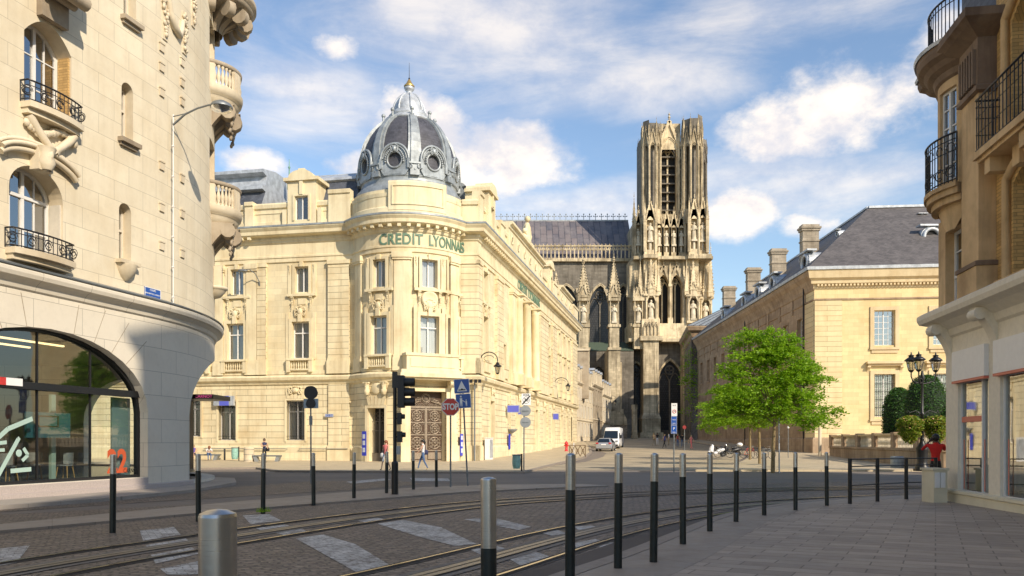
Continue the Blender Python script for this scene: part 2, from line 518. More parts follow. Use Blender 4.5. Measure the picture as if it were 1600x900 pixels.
M['right_rust'] = stone('honey_quoins', (.72,.585,.34), 3.0, .50, .016, .38, .07, (.7,.5,.32), .35, groove=.7, streak=.15)
M['right_side'] = stone('shaded_weathered_ashlar', (.40,.29,.19), 1.0, .40, .006, .6, .12, (.45,.36,.28), .6, groove=.2, streak=.5)  # palace side: shade painted as darker ashlar; also grimy garden wall
M['right_plain'] = stone('honey_carved', (.68,.54,.33), 0, 0, stain=(.6,.46,.3), sa=.4, streak=.2)
M['dark_stone'] = stone('dark_stone_wall', (.21,.17,.12), .9, .38, .01, .6, .2, (.4,.36,.3), .6, groove=.4, streak=.6)  # dark streaked stone of the end pavilion
M['near'] = stone('ochre_limestone', (.68,.47,.25), 0, 0, stain=(.36,.30,.25), sa=.75, streak=.55, var=.08)
M['near_brick'] = stone('glazed_ochre_brick', (.60,.38,.15), .24, .075, .006, .55, .2, (.5,.4,.3), .5, groove=.6, streak=.3)
M['near_paint'] = flat('painted_grey_stone', (.76,.69,.56), .75, var=.06, bump=.1)
M['near_plinth'] = stone('buff_plinth', (.72,.66,.50), 0, 0, stain=(.6,.5,.36), sa=.4)
M['cath'] = stone('cathedral_limestone', (.60,.49,.32), 1.1, .42, .010, .6, .16, (.30,.28,.25), .95, groove=.4, streak=.9, blotch=.5)
M['cath_dark'] = stone('cathedral_sooty_shaded_stone', (.20,.175,.14), 1.1, .42, .010, .6, .2, (.35,.33,.3), .8, groove=.4, streak=.7, blotch=.5)  # sooty nave stone; also the painted dark inside the turrets
M['cath_pale'] = stone('cathedral_pale_stone', (.74,.61,.40), 0, 0, var=.15, stain=(.32,.28,.24), sa=.85, streak=.75)  # paler tone of the cathedral stone for carved parts
M['statue'] = stone('statue_stone', (.66,.58,.44), 0, 0, var=.15, stain=(.4,.38,.3), sa=.8)
M['dark'] = flat('unlit_room', (.018,.017,.016), .9)  # near-black colour stands in for unlit interiors and openings
M['room'] = flat('room_wall', (.20,.18,.15), .9)
M['lead'] = NT('x').mat
def lead():
 t = NT('lead_roof'); p = t.obj()
 w = t.N.new('ShaderNodeTexWave'); w.wave_type = 'BANDS'; w.bands_direction = 'X'; t.L.new(t.uv(), w.inputs[0])
 w.inputs['Scale'].default_value = .42; w.inputs['Distortion'].default_value = .3
 br = t.brick(t.mapping(t.uv(), rot=(0,0,R(90))), 3.2, 1.35, .09, (.105,.105,.125), (.20,.16,.155), (.045,.05,.065), smooth=.3)
 n = t.noise(t.mapping(p, sc=(1,1,.25)), .35, 6, .65)
 col = t.mix(t.rng(n, .4, .7), br.outputs[0], (.24,.21,.205))
 t.set('Base Color', col).set('Roughness', .5).set('Metallic', .1)
 t.set('Normal', t.bump(br.outputs[1], .6, .15)); return t.mat
M['lead'] = lead()
def slate(name, c, bw=.22, bh=.14):
 t = NT(name); br = t.brick(t.uv(), bw, bh, .008, mul(c, 1.25), mul(c, .75), mul(c, .45))
 n = t.noise(t.obj(), .8, 7, .7)
 col = t.mix(t.math('MULTIPLY', t.rng(n, .45, .7), .5), br.outputs[0], mul(c, 1.9))
 n2 = t.noise(t.obj(), 9, 3, .8)
 col = t.mix(t.math('MULTIPLY', t.rng(n2, .68, .78), .5), col, (.22,.21,.17))
 t.set('Base Color', col).set('Roughness', .62); t.set('Normal', t.bump(br.outputs[1], .35, .02)); return t.mat
M['slate'] = slate('blue_slate', (.072,.08,.098))
M['slate_warm'] = slate('weathered_slate', (.105,.093,.088), .3, .2)
M['slate_dome'] = slate('dome_slate', (.060,.060,.072), .3, .22)
def zinc(name, c, rough=.45):
 t = NT(name); n = t.noise(t.obj(), 1.8, 6, .65)
 col = t.mix(t.rng(n, .35, .7), mul(c, 1.15), mul(c, .62))
 n2 = t.noise(t.mapping(t.obj(), sc=(3,3,.3)), 2, 5, .6)
 col = t.mix(t.math('MULTIPLY', t.rng(n2, .5, .75), .4), col, mul(c, .5))
 t.set('Base Color', col).set('Roughness', rough).set('Metallic', .25); t.set('Normal', t.bump(n, .2, .03)); return t.mat
M['zinc'] = zinc('aged_zinc', (.34,.37,.38))
M['zinc_light'] = zinc('pale_zinc', (.50,.53,.56))
M['copper'] = flat('green_copper', (.16,.32,.25), .6, var=.2)
M['iron'] = flat('wrought_iron', (.018,.018,.02), .45, .3)
M['bronze'] = flat('bronze_door', (.085,.052,.034), .42, .5, var=.2)
M['bronze_hi'] = flat('bronze_relief', (.30,.24,.18), .4, .5, var=.2)
M['white_frame'] = flat('white_painted_wood', (.72,.71,.68), .5, var=.04)
M['cream_frame'] = flat('cream_painted_wood', (.62,.56,.46), .5, var=.06)
M['green_frame'] = flat('dark_painted_frame', (.05,.055,.055), .4)
M['glass'] = glassy('window_glass', (.9,.93,.94), .14)
M['glass_dark'] = glassy('dark_window_glass', (.55,.6,.62), .35)
M['shop_glass'] = glassy('shop_glass', (.86,.93,.90), .13)
def curtain():
 t = NT('net_curtain'); n = t.noise(t.mapping(t.uv(), sc=(1,.05,1)), 9, 2)
 t.set('Base Color', t.mix(n, (.62,.60,.54), (.38,.37,.34))).set('Roughness', .9); return t.mat
M['curtain'] = curtain()
M['stained'] = NT('y').mat
def stained():
 t = NT('leaded_church_glass'); br = t.brick(t.uv(), .5, .5, .05, (.028,.03,.034), (.05,.05,.052), (.015,.015,.015))
 t.set('Base Color', br.outputs[0]).set('Roughness', .35); return t.mat
M['stained'] = stained()
def steel():
 t = NT('brushed_steel'); n = t.noise(t.mapping(t.obj(), sc=(1,1,160)), 3, 3)
 n1 = t.noise(t.obj(), 9, 4)
 t.set('Base Color', t.mix(n1, (.60,.585,.56), (.40,.39,.38))).set('Metallic', 1.0).set('Roughness', t.rng(n, .3, .7, .26, .42))
 t.set('Normal', t.bump(n, .05, .002)); return t.mat
M['steel'] = steel()
M['bollard_black'] = flat('dark_green_black_paint', (.010,.016,.016), .32, var=.3, bump=.05)
M['black'] = flat('black_paint', (.012,.012,.013), .4)
M['black_plastic'] = flat('black_polymer', (.02,.02,.022), .55)
M['galv'] = flat('galvanised_steel', (.20,.22,.23), .5, .5, var=.15)
M['sign_blue'] = flat('sign_blue', (.012,.085,.36), .35)
M['sign_blue_deep'] = flat('poster_blue', (.02,.04,.50), .4)
M['sign_red'] = flat('sign_red', (.60,.035,.025), .35, var=.08)
M['sign_white'] = flat('sign_white', (.78,.78,.76), .4)
M['sign_grey'] = flat('sign_back_grey', (.30,.32,.33), .5, .4, var=.1)
M['white'] = flat('white_panel', (.80,.79,.77), .5, var=.03)
M['red'] = flat('red_paint', (.55,.04,.035), .4)
M['coral'] = flat('coral_strip', (.62,.16,.11), .5)
M['orange_red'] = flat('vinyl_red', (.52,.09,.03), .5)
M['teal'] = flat('screen_teal', (.03,.14,.18), .25)
M['mint'] = flat('mint_vinyl', (.38,.52,.46), .6)
M['wood'] = flat('beech_wood', (.50,.30,.10), .5, var=.1)
M['granite'] = flat('pink_grey_granite', (.42,.36,.33), .6, var=.14, scale=30, bump=.1)
M['bin_green'] = flat('pale_green_bag', (.24,.44,.38), .5, var=.25, scale=6)
M['rubber'] = flat('rubber', (.02,.02,.02), .7)
M['chrome'] = flat('bright_metal', (.7,.7,.7), .2, 1.0)
M['car_white'] = flat('white_car_paint', (.72,.73,.74), .25)
M['car_silver'] = flat('silver_car_paint', (.42,.44,.47), .25, .5)
M['car_glass'] = flat('tinted_car_glass', (.012,.02,.03), .08)
M['lamp_red'] = flat('red_lamp_lens', (.45,.02,.02), .2)
M['lamp_glass'] = glassy('lantern_glass', (.85,.85,.8), .25)
M['hydrant'] = flat('hydrant_red', (.60,.03,.03), .4, var=.1)
M['skin_light'] = flat('light_skin', (.56,.33,.22), .6)
M['skin_dark'] = flat('dark_skin', (.09,.045,.028), .5)
M['hair_red'] = flat('auburn_hair', (.25,.08,.03), .6)
M['hair_dark'] = flat('dark_hair', (.015,.012,.01), .5)
M['hair_brown'] = flat('brown_hair', (.10,.055,.03), .55)
M['hair_grey'] = flat('fair_hair', (.36,.25,.13), .6)
for k, c in dict(shirt_red=(.62,.022,.018), pink=(.72,.20,.20), cloth_white=(.72,.70,.68), jeans=(.07,.13,.26), navy=(.03,.035,.09),
    cloth_black=(.018,.018,.02), violet=(.13,.09,.32), khaki=(.30,.24,.15), royal=(.03,.06,.30), dark_red=(.25,.03,.03), sand=(.55,.42,.25)).items():
 M[k] = flat('cloth_'+k.replace('cloth_', ''), c, .85, var=.08, bump=.1)
def leaf(name, a, b, tr=.35):
 t = NT(name); rn = t.N.new('ShaderNodeNewGeometry').outputs['Random Per Island']
 n = t.noise(t.obj(), 1.1, 3)
 f = t.math('ADD', t.math('MULTIPLY', rn, .6), t.math('MULTIPLY', t.rng(n, .3, .7), .4))
 col = t.mix(f, a, b)
 t.set('Base Color', col).set('Roughness', .55)
 tb = t.N.new('ShaderNodeBsdfTranslucent'); t.L.new(t.mix(.5, col, (.30,.48,.03)), tb.inputs[0])
 mx = t.N.new('ShaderNodeMixShader'); mx.inputs[0].default_value = tr
 t.L.new(t.b.outputs[0], mx.inputs[1]); t.L.new(tb.outputs[0], mx.inputs[2]); t.L.new(mx.outputs[0], t.out.inputs[0])
 return t.mat
M['leaf'] = leaf('fresh_green_leaves', (.11,.28,.012), (.38,.60,.025), .5)
M['leaf_dark'] = leaf('clipped_yew_leaves', (.02,.08,.012), (.055,.16,.022), .15)
M['leaf_basket'] = leaf('trailing_leaves', (.10,.20,.02), (.30,.34,.03), .3)
M['petal'] = leaf('yellow_petals', (.6,.45,.05), (.7,.35,.25), .2)
M['hedge_core'] = flat('hedge_core', (.010,.025,.008), .9)
M['bark'] = flat('pale_bark', (.22,.16,.08), .85, var=.25, bump=.4, scale=14)
M['paper'] = flat('poster_paper', (.55,.60,.70), .5, var=.15, scale=12)
# ---- ground materials (world position)
def grime(t, col, k=.35, sc=.35, dark=.6):
 n = t.noise(t.obj(), sc, 6, .62)
 return t.mix(t.math('MULTIPLY', t.rng(n, .42, .72), k), col, t.mix(1.0, col, (dark, dark, dark), 'MULTIPLY'))
def cobble():
 t = NT('granite_setts'); p = t.mapping(t.obj(), rot=(0, 0, R(-28)))
 dn = t.noise(t.obj(), 5.0, 3, col=True)
 v = t.N.new('ShaderNodeVectorMath'); v.operation = 'SCALE'; t.L.new(dn, v.inputs[0]); v.inputs['Scale'].default_value = .16
 a = t.N.new('ShaderNodeVectorMath'); t.L.new(p, a.inputs[0]); t.L.new(v.outputs[0], a.inputs[1])
 br = t.brick(a.outputs[0], .19, .13, .016, (.38,.29,.215), (.18,.14,.108), (.03,.024,.02), smooth=.3)
 n = t.noise(t.obj(), 12, 4, .7)
 col = t.mix(t.rng(n, .35, .75), br.outputs[0], (.20,.15,.11))
 n9 = t.noise(t.obj(), 2.2, 4, .7)
 col = t.mix(t.math('MULTIPLY', t.rng(n9, .5, .75), .5), col, (.25,.195,.16))
 n7 = t.noise(t.mapping(t.obj(), rot=(0, 0, R(-28)), sc=(1, 1.8, 1)), 7, 6, .8)
 col = t.mix(t.math('MULTIPLY', t.rng(n7, .50, .62), .8), col, (.05,.04,.034)); col = t.mix(t.math('MULTIPLY', t.rng(n7, .44, .30), .6), col, (.36,.30,.24))
 col = grime(t, col, .55, .5)
 t.set('Base Color', col).set('Roughness', t.rng(n, .3, .7, .5, .8))
 h = t.math('ADD', t.math('SUBTRACT', 1, br.outputs[1]), t.math('MULTIPLY', n, .35))
 t.set('Normal', t.bump(h, .9, .03)); return t.mat
M['cobble'] = cobble()
def asphalt(name, c):
 t = NT(name); n = t.noise(t.obj(), 60, 3, .8)
 col = t.mix(n, mul(c, .75), mul(c, 1.3)); col = grime(t, col, .6, .22, .62)
 n2 = t.noise(t.mapping(t.obj(), sc=(.25, 1.4, 1)), .7, 5, .6)
 col = t.mix(t.math('MULTIPLY', t.rng(n2, .45, .7), .35), col, mul(c, 1.5))
 t.set('Base Color', col).set('Roughness', .8); t.set('Normal', t.bump(n, .35, .01)); return t.mat
M['asphalt'] = asphalt('worn_asphalt', (.18,.15,.125))
def paver(name, c, bw, bh, mort, rot, var=.12, md=.4):
 t = NT(name); p = t.mapping(t.obj(), rot=(0, 0, R(rot)))
 br = t.brick(p, bw, bh, mort, mul(c, 1+var), mul(c, 1-var), mul(c, md), smooth=.2)
 n = t.noise(t.obj(), 26, 4, .7); col = t.mix(t.math('MULTIPLY', n, .35), br.outputs[0], mul(c, .6))
 col = grime(t, col, .5, .6, .66)
 n5 = t.noise(t.obj(), 3.2, 5, .75)
 col = t.mix(t.math('MULTIPLY', t.rng(n5, .6, .72), .35), col, mul(c, .5))
 t.set('Base Color', col).set('Roughness', t.rng(n5, .3, .7, .5, .75))
 t.set('Normal', t.bump(t.math('ADD', t.math('SUBTRACT', 1, br.outputs[1]), t.math('MULTIPLY', n, .2)), .45, .01)); return t.mat
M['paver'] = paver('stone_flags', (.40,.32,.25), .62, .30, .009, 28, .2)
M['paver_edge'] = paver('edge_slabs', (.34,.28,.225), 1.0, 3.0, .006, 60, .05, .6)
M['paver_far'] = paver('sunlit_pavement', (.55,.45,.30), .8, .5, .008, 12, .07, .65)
M['kerb'] = flat('kerb_stone', (.27,.225,.185), .7, var=.12, bump=.2, scale=9)
def worn_paint():
 t = NT('worn_road_paint'); p = t.mapping(t.obj(), rot=(0, 0, R(-28)))
 br = t.brick(p, .19, .13, .008, (.70,.68,.63), (.58,.56,.52), (.30,.27,.24), smooth=.5)
 n = t.noise(t.obj(), 9, 6, .8); n2 = t.noise(t.obj(), 2.0, 4, .7)
 f = t.rng(t.math('ADD', n, t.math('MULTIPLY', n2, .5)), .66, .92)
 col = t.mix(f, br.outputs[0], (.15,.125,.105))
 t.set('Base Color', col).set('Roughness', .75)
 t.set('Normal', t.bump(t.math('SUBTRACT', 1, br.outputs[1]), .6, .02)); return t.mat
M['paint'] = worn_paint()
def rail_mat(name, c, r, me):
 t = NT(name); n = t.noise(t.obj(), 6, 5, .7)
 t.set('Base Color', t.mix(n, mul(c, 1.1), mul(c, .6))).set('Roughness', r).set('Metallic', me); return t.mat
M['rail'] = rail_mat('polished_rail', (.60,.54,.44), .22, 1.0)
M['groove'] = flat('rail_groove', (.012,.011,.010), .8)
M['strip'] = rail_mat('power_strip', (.24,.20,.155), .38, .35)
M['concrete_strip'] = flat('rail_concrete', (.17,.15,.13), .75, var=.15, bump=.2)
# ------------------------------------------------------------------ setting: ground
def hsheet(name, poly_or_rows, mat, dz, parent=None):
 pass
def build_ground():
 mb = MB(); ys = [-60, -20, 0, 4, 7, 8, 9, 10, 11, 12, 14, 16, 18, 20, 22, 26, 30, 35, 40, 44, 48, 52, 56, 60, 65, 70, 75, 80, 85, 90, 95, 100, 107, 115, 130, 145, 160, 190, 300, 900, 3000]
 xs = [-2500, -600, -120, -60, -40, -30, -20, -15, -10, -5, 0, 5, 10, 15, 20, 30, 40, 60, 120, 600, 2500]
 rows = [[(x, y, gz(y)) for x in xs] for y in ys]
 mb.grid(rows, 0, smooth=True)
 tag(mb.build('ground', M['asphalt']), kind='structure')
def ribbon(mb, poly, dz, m=0, cuts=None, skirt=0.0):
 """flat polygon (x,y) laid on the curved ground: cut by rows of constant Y"""
 def clip(pl, y, keep_above):
  out = []
  for i in range(len(pl)):
   a = pl[i]; b = pl[(i+1) % len(pl)]
   ia = (a[1] >= y) == keep_above or a[1] == y; ib = (b[1] >= y) == keep_above or b[1] == y
   if ia: out.append(a)
   if ia != ib:
    t = (y-a[1])/(b[1]-a[1]); out.append((a[0]+(b[0]-a[0])*t, y))
  return out
 ys = [g[0] for g in GP]+[8, 9, 10, 16]
 lo = min(p[1] for p in poly); hi = max(p[1] for p in poly)
 cs = sorted({y for y in ys if lo < y < hi} | {lo, hi})
 for a, b in zip(cs, cs[1:]):
  pl = clip(clip(poly, a, True), b, False)
  # drop duplicates
  q = []
  for p in pl:
   if not q or (abs(p[0]-q[-1][0])+abs(p[1]-q[-1][1])) > 1e-5: q.append(p)
  if len(q) > 2:
   mb.face([(p[0], p[1], gz(p[1])+dz) for p in q], m)
 if skirt > 0:
  n = len(poly)
  for i in range(n):
   a = poly[i]; b = poly[(i+1) % n]
   k = max(1, int(math.hypot(a[0]-b[0], a[1]-b[1])/2))
   for j in range(k):
    p = (a[0]+(b[0]-a[0])*j/k, a[1]+(b[1]-a[1])*j/k); q = (a[0]+(b[0]-a[0])*(j+1)/k, a[1]+(b[1]-a[1])*(j+1)/k)
    mb.face([(p[0], p[1], gz(p[1])+dz-skirt), (q[0], q[1], gz(q[1])+dz-skirt), (q[0], q[1], gz(q[1])+dz), (p[0], p[1], gz(p[1])+dz)], m)
def fan(mb, poly, dz, m=0, skirt=0.0):
 """for non-convex outlines: triangulated first"""
 from mathutils.geometry import tessellate_polygon
 tris = tessellate_polygon([[Vector((p[0], p[1], 0)) for p in poly]])
 for t in tris:
  tri = [poly[i] for i in t]
  ribbon(mb, tri, dz, m)
 if skirt > 0:
  n = len(poly)
  for i in range(n):
   a = poly[i]; b = poly[(i+1) % n]
   k = max(1, int(math.hypot(a[0]-b[0], a[1]-b[1])/2))
   for j in range(k):
    p = (a[0]+(b[0]-a[0])*j/k, a[1]+(b[1]-a[1])*j/k); q = (a[0]+(b[0]-a[0])*(j+1)/k, a[1]+(b[1]-a[1])*(j+1)/k)
    mb.face([(p[0], p[1], gz(p[1])+dz-skirt), (q[0], q[1], gz(q[1])+dz-skirt), (q[0], q[1], gz(q[1])+dz), (p[0], p[1], gz(p[1])+dz)], m)
def spline(pts, n=8):
 out = []
 P = [Vector((p[0], p[1])) for p in pts]
 P = [P[0]*2-P[1]]+P+[P[-1]*2-P[-2]]
 for i in range(1, len(P)-2):
  for j in range(n):
   t = j/n; a, b, c, d = P[i-1], P[i], P[i+1], P[i+2]
   out.append(.5*((2*b)+(c-a)*t+(2*a-5*b+4*c-d)*t*t+(3*b-a-3*c+d)*t**3))
 out.append(P[-2]); return [(p.x, p.y) for p in out]
def strip(mb, line, o0, o1, dz, m=0):
 p = Path(line)
 for i in range(len(line)-1):
  a0 = p.p[i]+p.mit[i]*o0; a1 = p.p[i]+p.mit[i]*o1; b0 = p.p[i+1]+p.mit[i+1]*o0; b1 = p.p[i+1]+p.mit[i+1]*o1
  mb.face([(q.x, q.y, gz(q.y)+dz) for q in (a0, a1, b1, b0)], m)
TR1 = spline([(-6.3, 3), (-6.0, 6), (-5.35, 9.5), (-4.2, 13), (-2.7, 16.6), (-.6, 20.3), (1.9, 22.7), (5.2, 24.9), (9.5, 26.6), (16, 28.0), (24, 28.8), (45, 29.6)])
TR2 = spline([(-3.3, 2.5), (-2.35, 5.6), (-.75, 8.9), (.95, 12.6), (2.75, 15.7), (4.9, 18.55), (7.6, 20.9), (10.8, 22.7), (15, 24.1), (21, 25.0), (45, 26.2)])
KERB = spline([(-1.6, 2.0), (-.9, 4.6), (.15, 7.3), (1.35, 9.7), (2.45, 12.1), (3.9, 15.1), (5.4, 17.45), (7.2, 19.5), (9.6, 21.4), (12.5, 22.7), (17, 23.7), (30, 24.6)])
def build_paving():
 # setts across the tram junction
 mb = MB()
 poly = [(-16, -10), (2, -10)]+[(x, y) for x, y in KERB]+[(40, 25), (40, 33)]
 up = [(-12.5, 15), (-7.6, 20.3), (-3.2, 24.6), (2, 28.2), (8, 30.6), (16, 32.0), (40, 33)]
 poly = poly[:-1]+up[::-1]
 fan(mb, poly, .004)
 left = [(-13, 10), (-13.2, 16), (-12.4, 20), (-10.8, 23), (-7.4, 28.4), (-3.5, 24.9), (-8.8, 19.4), (-12.4, 15.1)]
 tag(mb.build('road_setts', M['cobble']), kind='structure')
 mb = MB(); fan(mb, [(-13.5, 8), (-13.2, 16), (-12.2, 20), (-11.0, 25), (-8.0, 32), (-5, 33), (-3.2, 30), (-5.2, 26.5), (-9.4, 21.2), (-12.4, 15.3)], .008)
 tag(mb.build('road_setts', M['cobble']), kind='structure')
 # island that carries the far row of bollards
 mb = MB(); isl = [(-9.2, 11.8), (-8.3, 13.3), (-6.9, 16.2), (-5.2, 19.2), (-3.5, 22.0), (-1.5, 24.6), (1, 26.6), (3.4, 28.1), (2.6, 29.2), (-.6, 28.8), (-3, 27.2), (-5.2, 24.4), (-7, 20.6), (-8.5, 16.4), (-9.5, 13)]
 fan(mb, isl, .05, skirt=.06)
 tag(mb.build('traffic_island', M['paver_edge']), kind='structure')
 # right pavement
 mb = MB()
 k = [p for p in KERB]
 inner = Path(k); edge = [(inner.p[i]+inner.mit[i]*1.05) for i in range(len(k))]
 edge = [(e.x, e.y) for e in edge]
 fan(mb, edge+[(60, 24.0), (60, -20), (-1, -20)], .124)
 tag(mb.build('pavement', M['paver']), kind='structure')
 mb = MB(); strip(mb, k, .22, 1.05, .126); tag(mb.build('pavement_border', M['paver_edge']), kind='structure')
 mb = MB(); strip(mb, k, 0, .22, .13)
 for i in range(len(k)-1):
  a, b = k[i], k[i+1]
  mb.face([(a[0], a[1], gz(a[1])), (b[0], b[1], gz(b[1])), (b[0], b[1], gz(b[1])+.13), (a[0], a[1], gz(a[1])+.13)])
 tag(mb.build('kerb', M['kerb']), kind='structure')
 mb = MB(); strip(mb, k, -.7, 0, .010); tag(mb.build('gutter_strip', M['gutter']), kind='structure')
 # far pavements: along the bank, right forecourt
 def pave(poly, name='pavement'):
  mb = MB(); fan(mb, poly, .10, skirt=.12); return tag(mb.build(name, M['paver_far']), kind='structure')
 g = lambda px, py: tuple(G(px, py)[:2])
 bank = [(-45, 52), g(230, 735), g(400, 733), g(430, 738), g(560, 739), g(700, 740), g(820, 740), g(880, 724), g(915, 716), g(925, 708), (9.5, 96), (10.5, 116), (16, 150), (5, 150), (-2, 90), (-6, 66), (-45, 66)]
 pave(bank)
 mb = MB(); kb = [(-45, 52), g(230, 735), g(400, 733), g(430, 738), g(560, 739), g(700, 740), g(820, 740), g(880, 724), g(915, 716), g(925, 708), (9.5, 96), (10.5, 116)]
 p = Path(kb)
 for i in range(len(kb)-1):
  a, b = kb[i], kb[i+1]
  pa, pb = p.p[i]-p.mit[i]*.25, p.p[i+1]-p.mit[i+1]*.25
  mb.face([(a[0], a[1], gz(a[1])+.104), (b[0], b[1], gz(b[1])+.104), (pb.x, pb.y, gz(pb.y)+.104), (pa.x, pa.y, gz(pa.y)+.104)])
  mb.face([(a[0], a[1]-.01, gz(a[1])), (b[0], b[1]-.01, gz(b[1])), (b[0], b[1]-.01, gz(b[1])+.104), (a[0], a[1]-.01, gz(a[1])+.104)])
 tag(mb.build('kerb', M['kerb']), kind='structure')
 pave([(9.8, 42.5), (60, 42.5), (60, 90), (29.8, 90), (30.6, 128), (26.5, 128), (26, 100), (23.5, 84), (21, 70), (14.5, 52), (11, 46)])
 # cobbled street towards the cathedral, with darker panels
 mb = MB()
 fan(mb, [(1.2, 44), (10.6, 44), (14.1, 52), (20.5, 70), (23, 84), (25.4, 100), (26, 128), (34, 160), (12, 160), (10.6, 116), (9.8, 97), (9.5, 80), (8.0, 70), (5.5, 60), (1.2, 48)], .006)
 tag(mb.build('street', M['street']), kind='structure')
 # left pavement step in front of the shop
 mb = MB(); fan(mb, [(-14.3, 10), (-12.4, 16), (-10.75, 21), (-10.0, 25), (-10.2, 29.5), (-11.5, 33), (-14.5, 35), (-20, 36), (-24, 20)], .10, skirt=.14)
 tag(mb.build('pavement', M['paver_left']), kind='structure')
 # gutter line, manholes are things of the ground
 mb = MB()
 for ln in (TR1, TR2):
  for o in (-.7175, .7175):
   strip(mb, ln, o-.11, o+.11, .012)
  strip(mb, ln, -.27, .27, .012)
 tag(mb.build('track_bed', M['concrete_strip']), kind='structure')
 for ln in (TR1, TR2):
  mb = MB()
  for o in (-.7175, .7175):
   s = -1 if o > 0 else 1
   strip(mb, ln, o-.022, o+.022, .026)
   strip(mb, ln, o+s*.022, o+s*.085, .018, 1)
   strip(mb, ln, o-s*.085, o-s*.05, .018, 1)
   strip(mb, ln, o-s*.05, o-s*.022, .02, 1)
  strip(mb, ln, -.12, .12, .022, 2)
  strip(mb, ln, -.15, -.12, .018, 1); strip(mb, ln, .12, .15, .018, 1); strip(mb, ln, -.01, .01, .025, 1)
  tag(mb.build('tram_rails', [M['rail'], M['groove'], M['strip']]), kind='structure')
 # worn zebra patches
 mb = MB()
 Z = [[(0, 858), (47, 853), (26, 880), (0, 885)],
  [(218, 830), (272, 824), (282, 836), (224, 846)], [(228, 853), (290, 842), (298, 848), (232, 861)], [(236, 868), (300, 856), (312, 866), (243, 882)], [(250, 890), (318, 876), (345, 899), (262, 899)],
  [(379, 806), (420, 804), (440, 814), (392, 820)], [(400, 826), (445, 820), (462, 826), (415, 833)], [(430, 833), (470, 826), (480, 831), (445, 838)],
  [(462, 842), (505, 836), (555, 851), (610, 885), (560, 897)],
  [(590, 819), (630, 813), (690, 825), (745, 851), (712, 854), (650, 838)], [(548, 812), (580, 808), (600, 812), (575, 818)],
  [(725, 812), (770, 809), (830, 824), (810, 829)], [(735, 860), (770, 852), (790, 858), (752, 868)], [(785, 868), (830, 860), (862, 872), (815, 886)], [(835, 830), (862, 826), (885, 834), (862, 838)],
  [(895, 823), (925, 822), (950, 829), (910, 833)], [(895, 850), (930, 843), (955, 850), (905, 862)], [(940, 848), (985, 850), (965, 862), (935, 860)], [(1005, 828), (1040, 824), (1055, 830), (1020, 836)],
  [(640, 747), (700, 748), (705, 752), (645, 752)], [(540, 753), (600, 748), (612, 750), (552, 756)], [(850, 893), (900, 880), (925, 890), (880, 899)]]
 for q in Z:
  ribbon(mb, [tuple(G(x, y)[:2]) for x, y in q], .0095)
 tag(mb.build('road_markings', M['paint']), kind='structure')
t = NT('street_setts'); _p = t.obj()
_br = t.brick(_p, .9, .28, .01, (.33,.275,.19), (.22,.185,.135), (.12,.10,.08), smooth=.3)
_n = t.noise(t.mapping(_p, sc=(.5, 1.6, 1)), .5, 5, .6)
t.set('Base Color', t.mix(t.rng(_n, .42, .6), _br.outputs[0], (.46,.375,.245))).set('Roughness', .8); M['street'] = t.mat
M['paver_left'] = paver('shop_pavement', (.37,.325,.28), 1.2, .9, .006, 18, .06, .6)
M['gutter'] = asphalt('gutter_asphalt', (.085,.07,.06))
build_ground(); build_paving()
def disc(name, px, py, r, mat, dz):
 mb = MB(); c = G(px, py)
 mb.face([(c.x+r*math.cos(a*math.pi/12), c.y+r*math.sin(a*math.pi/12), gz(c.y)+dz) for a in range(24)])
 return mb.build(name, mat)
tag(disc('manhole_cover', 1010, 737, .42, M['iron'], .013), 'dark round manhole cover on the sunlit street before the info sign', 'manhole cover')
tag(disc('manhole_cover', 1178, 728, .55, M['galv'], .105), 'grey metal cover in the pavement at the foot of the trees', 'manhole cover')
# ------------------------------------------------------------------ shared facade pieces
def TM(x, y, z): return Matrix.Translation((x, y, z))
BAL = [(.05, 0), (.05, .06), (.025, .09), (.055, .2), (.06, .3), (.03, .46), (.025, .56), (.05, .6), (.05, .66)]
def baluster(mb, x, y, z, h, m=0, seg=6, k=1.0):
 mb.lathe([(r*k, a/.66*h) for r, a in BAL], (x, y, z), seg, m)
def lump(mb, rnd, x, y, z, r, m=0): mb.sphere((x, y, z), r, 6, 4, m, (1, rnd.uniform(.5, .9), rnd.uniform(.7, 1.2)))
def garland(mb, x0, x1, z, sag, y=-.06, r=.07, n=11, m=0, seed=1):
 rnd = random.Random(seed)
 for i in range(n):
  f = i/(n-1); lump(mb, rnd, x0+(x1-x0)*f, y, z-sag*(1-(2*f-1)**2), r*(.7+.6*(1-abs(2*f-1)))*rnd.uniform(.85, 1.15), m)
def drop(mb, x, z, h, y=-.06, r=.07, n=6, m=0, seed=1):
 rnd = random.Random(seed)
 for i in range(n):
  f = i/(n-1); lump(mb, rnd, x+rnd.uniform(-.02, .02), y, z-h*f, r*(1.15-.6*f)*rnd.uniform(.85, 1.15), m)
def cartouche(mb, x, z, w, h, y=-.08, m=0, seed=1):
 mb.sphere((x, y, z), .5, 12, 7, m, (w*.62, .25, h*.8))
 for s in (-1, 1):
  mb.torus((x+s*w*.42, y, z+h*.28), .1*w+.04, .035+.02*w, 10, m, 'y')
  mb.torus((x+s*w*.40, y, z-h*.30), .08*w+.03, .03+.02*w, 10, m, 'y')
  drop(mb, x+s*w*.58, z+h*.15, h*.7, y, .06, 6, m, seed)
 garland(mb, x-w*.4, x+w*.4, z+h*.48, -.1, y, .05, 7, m, seed)
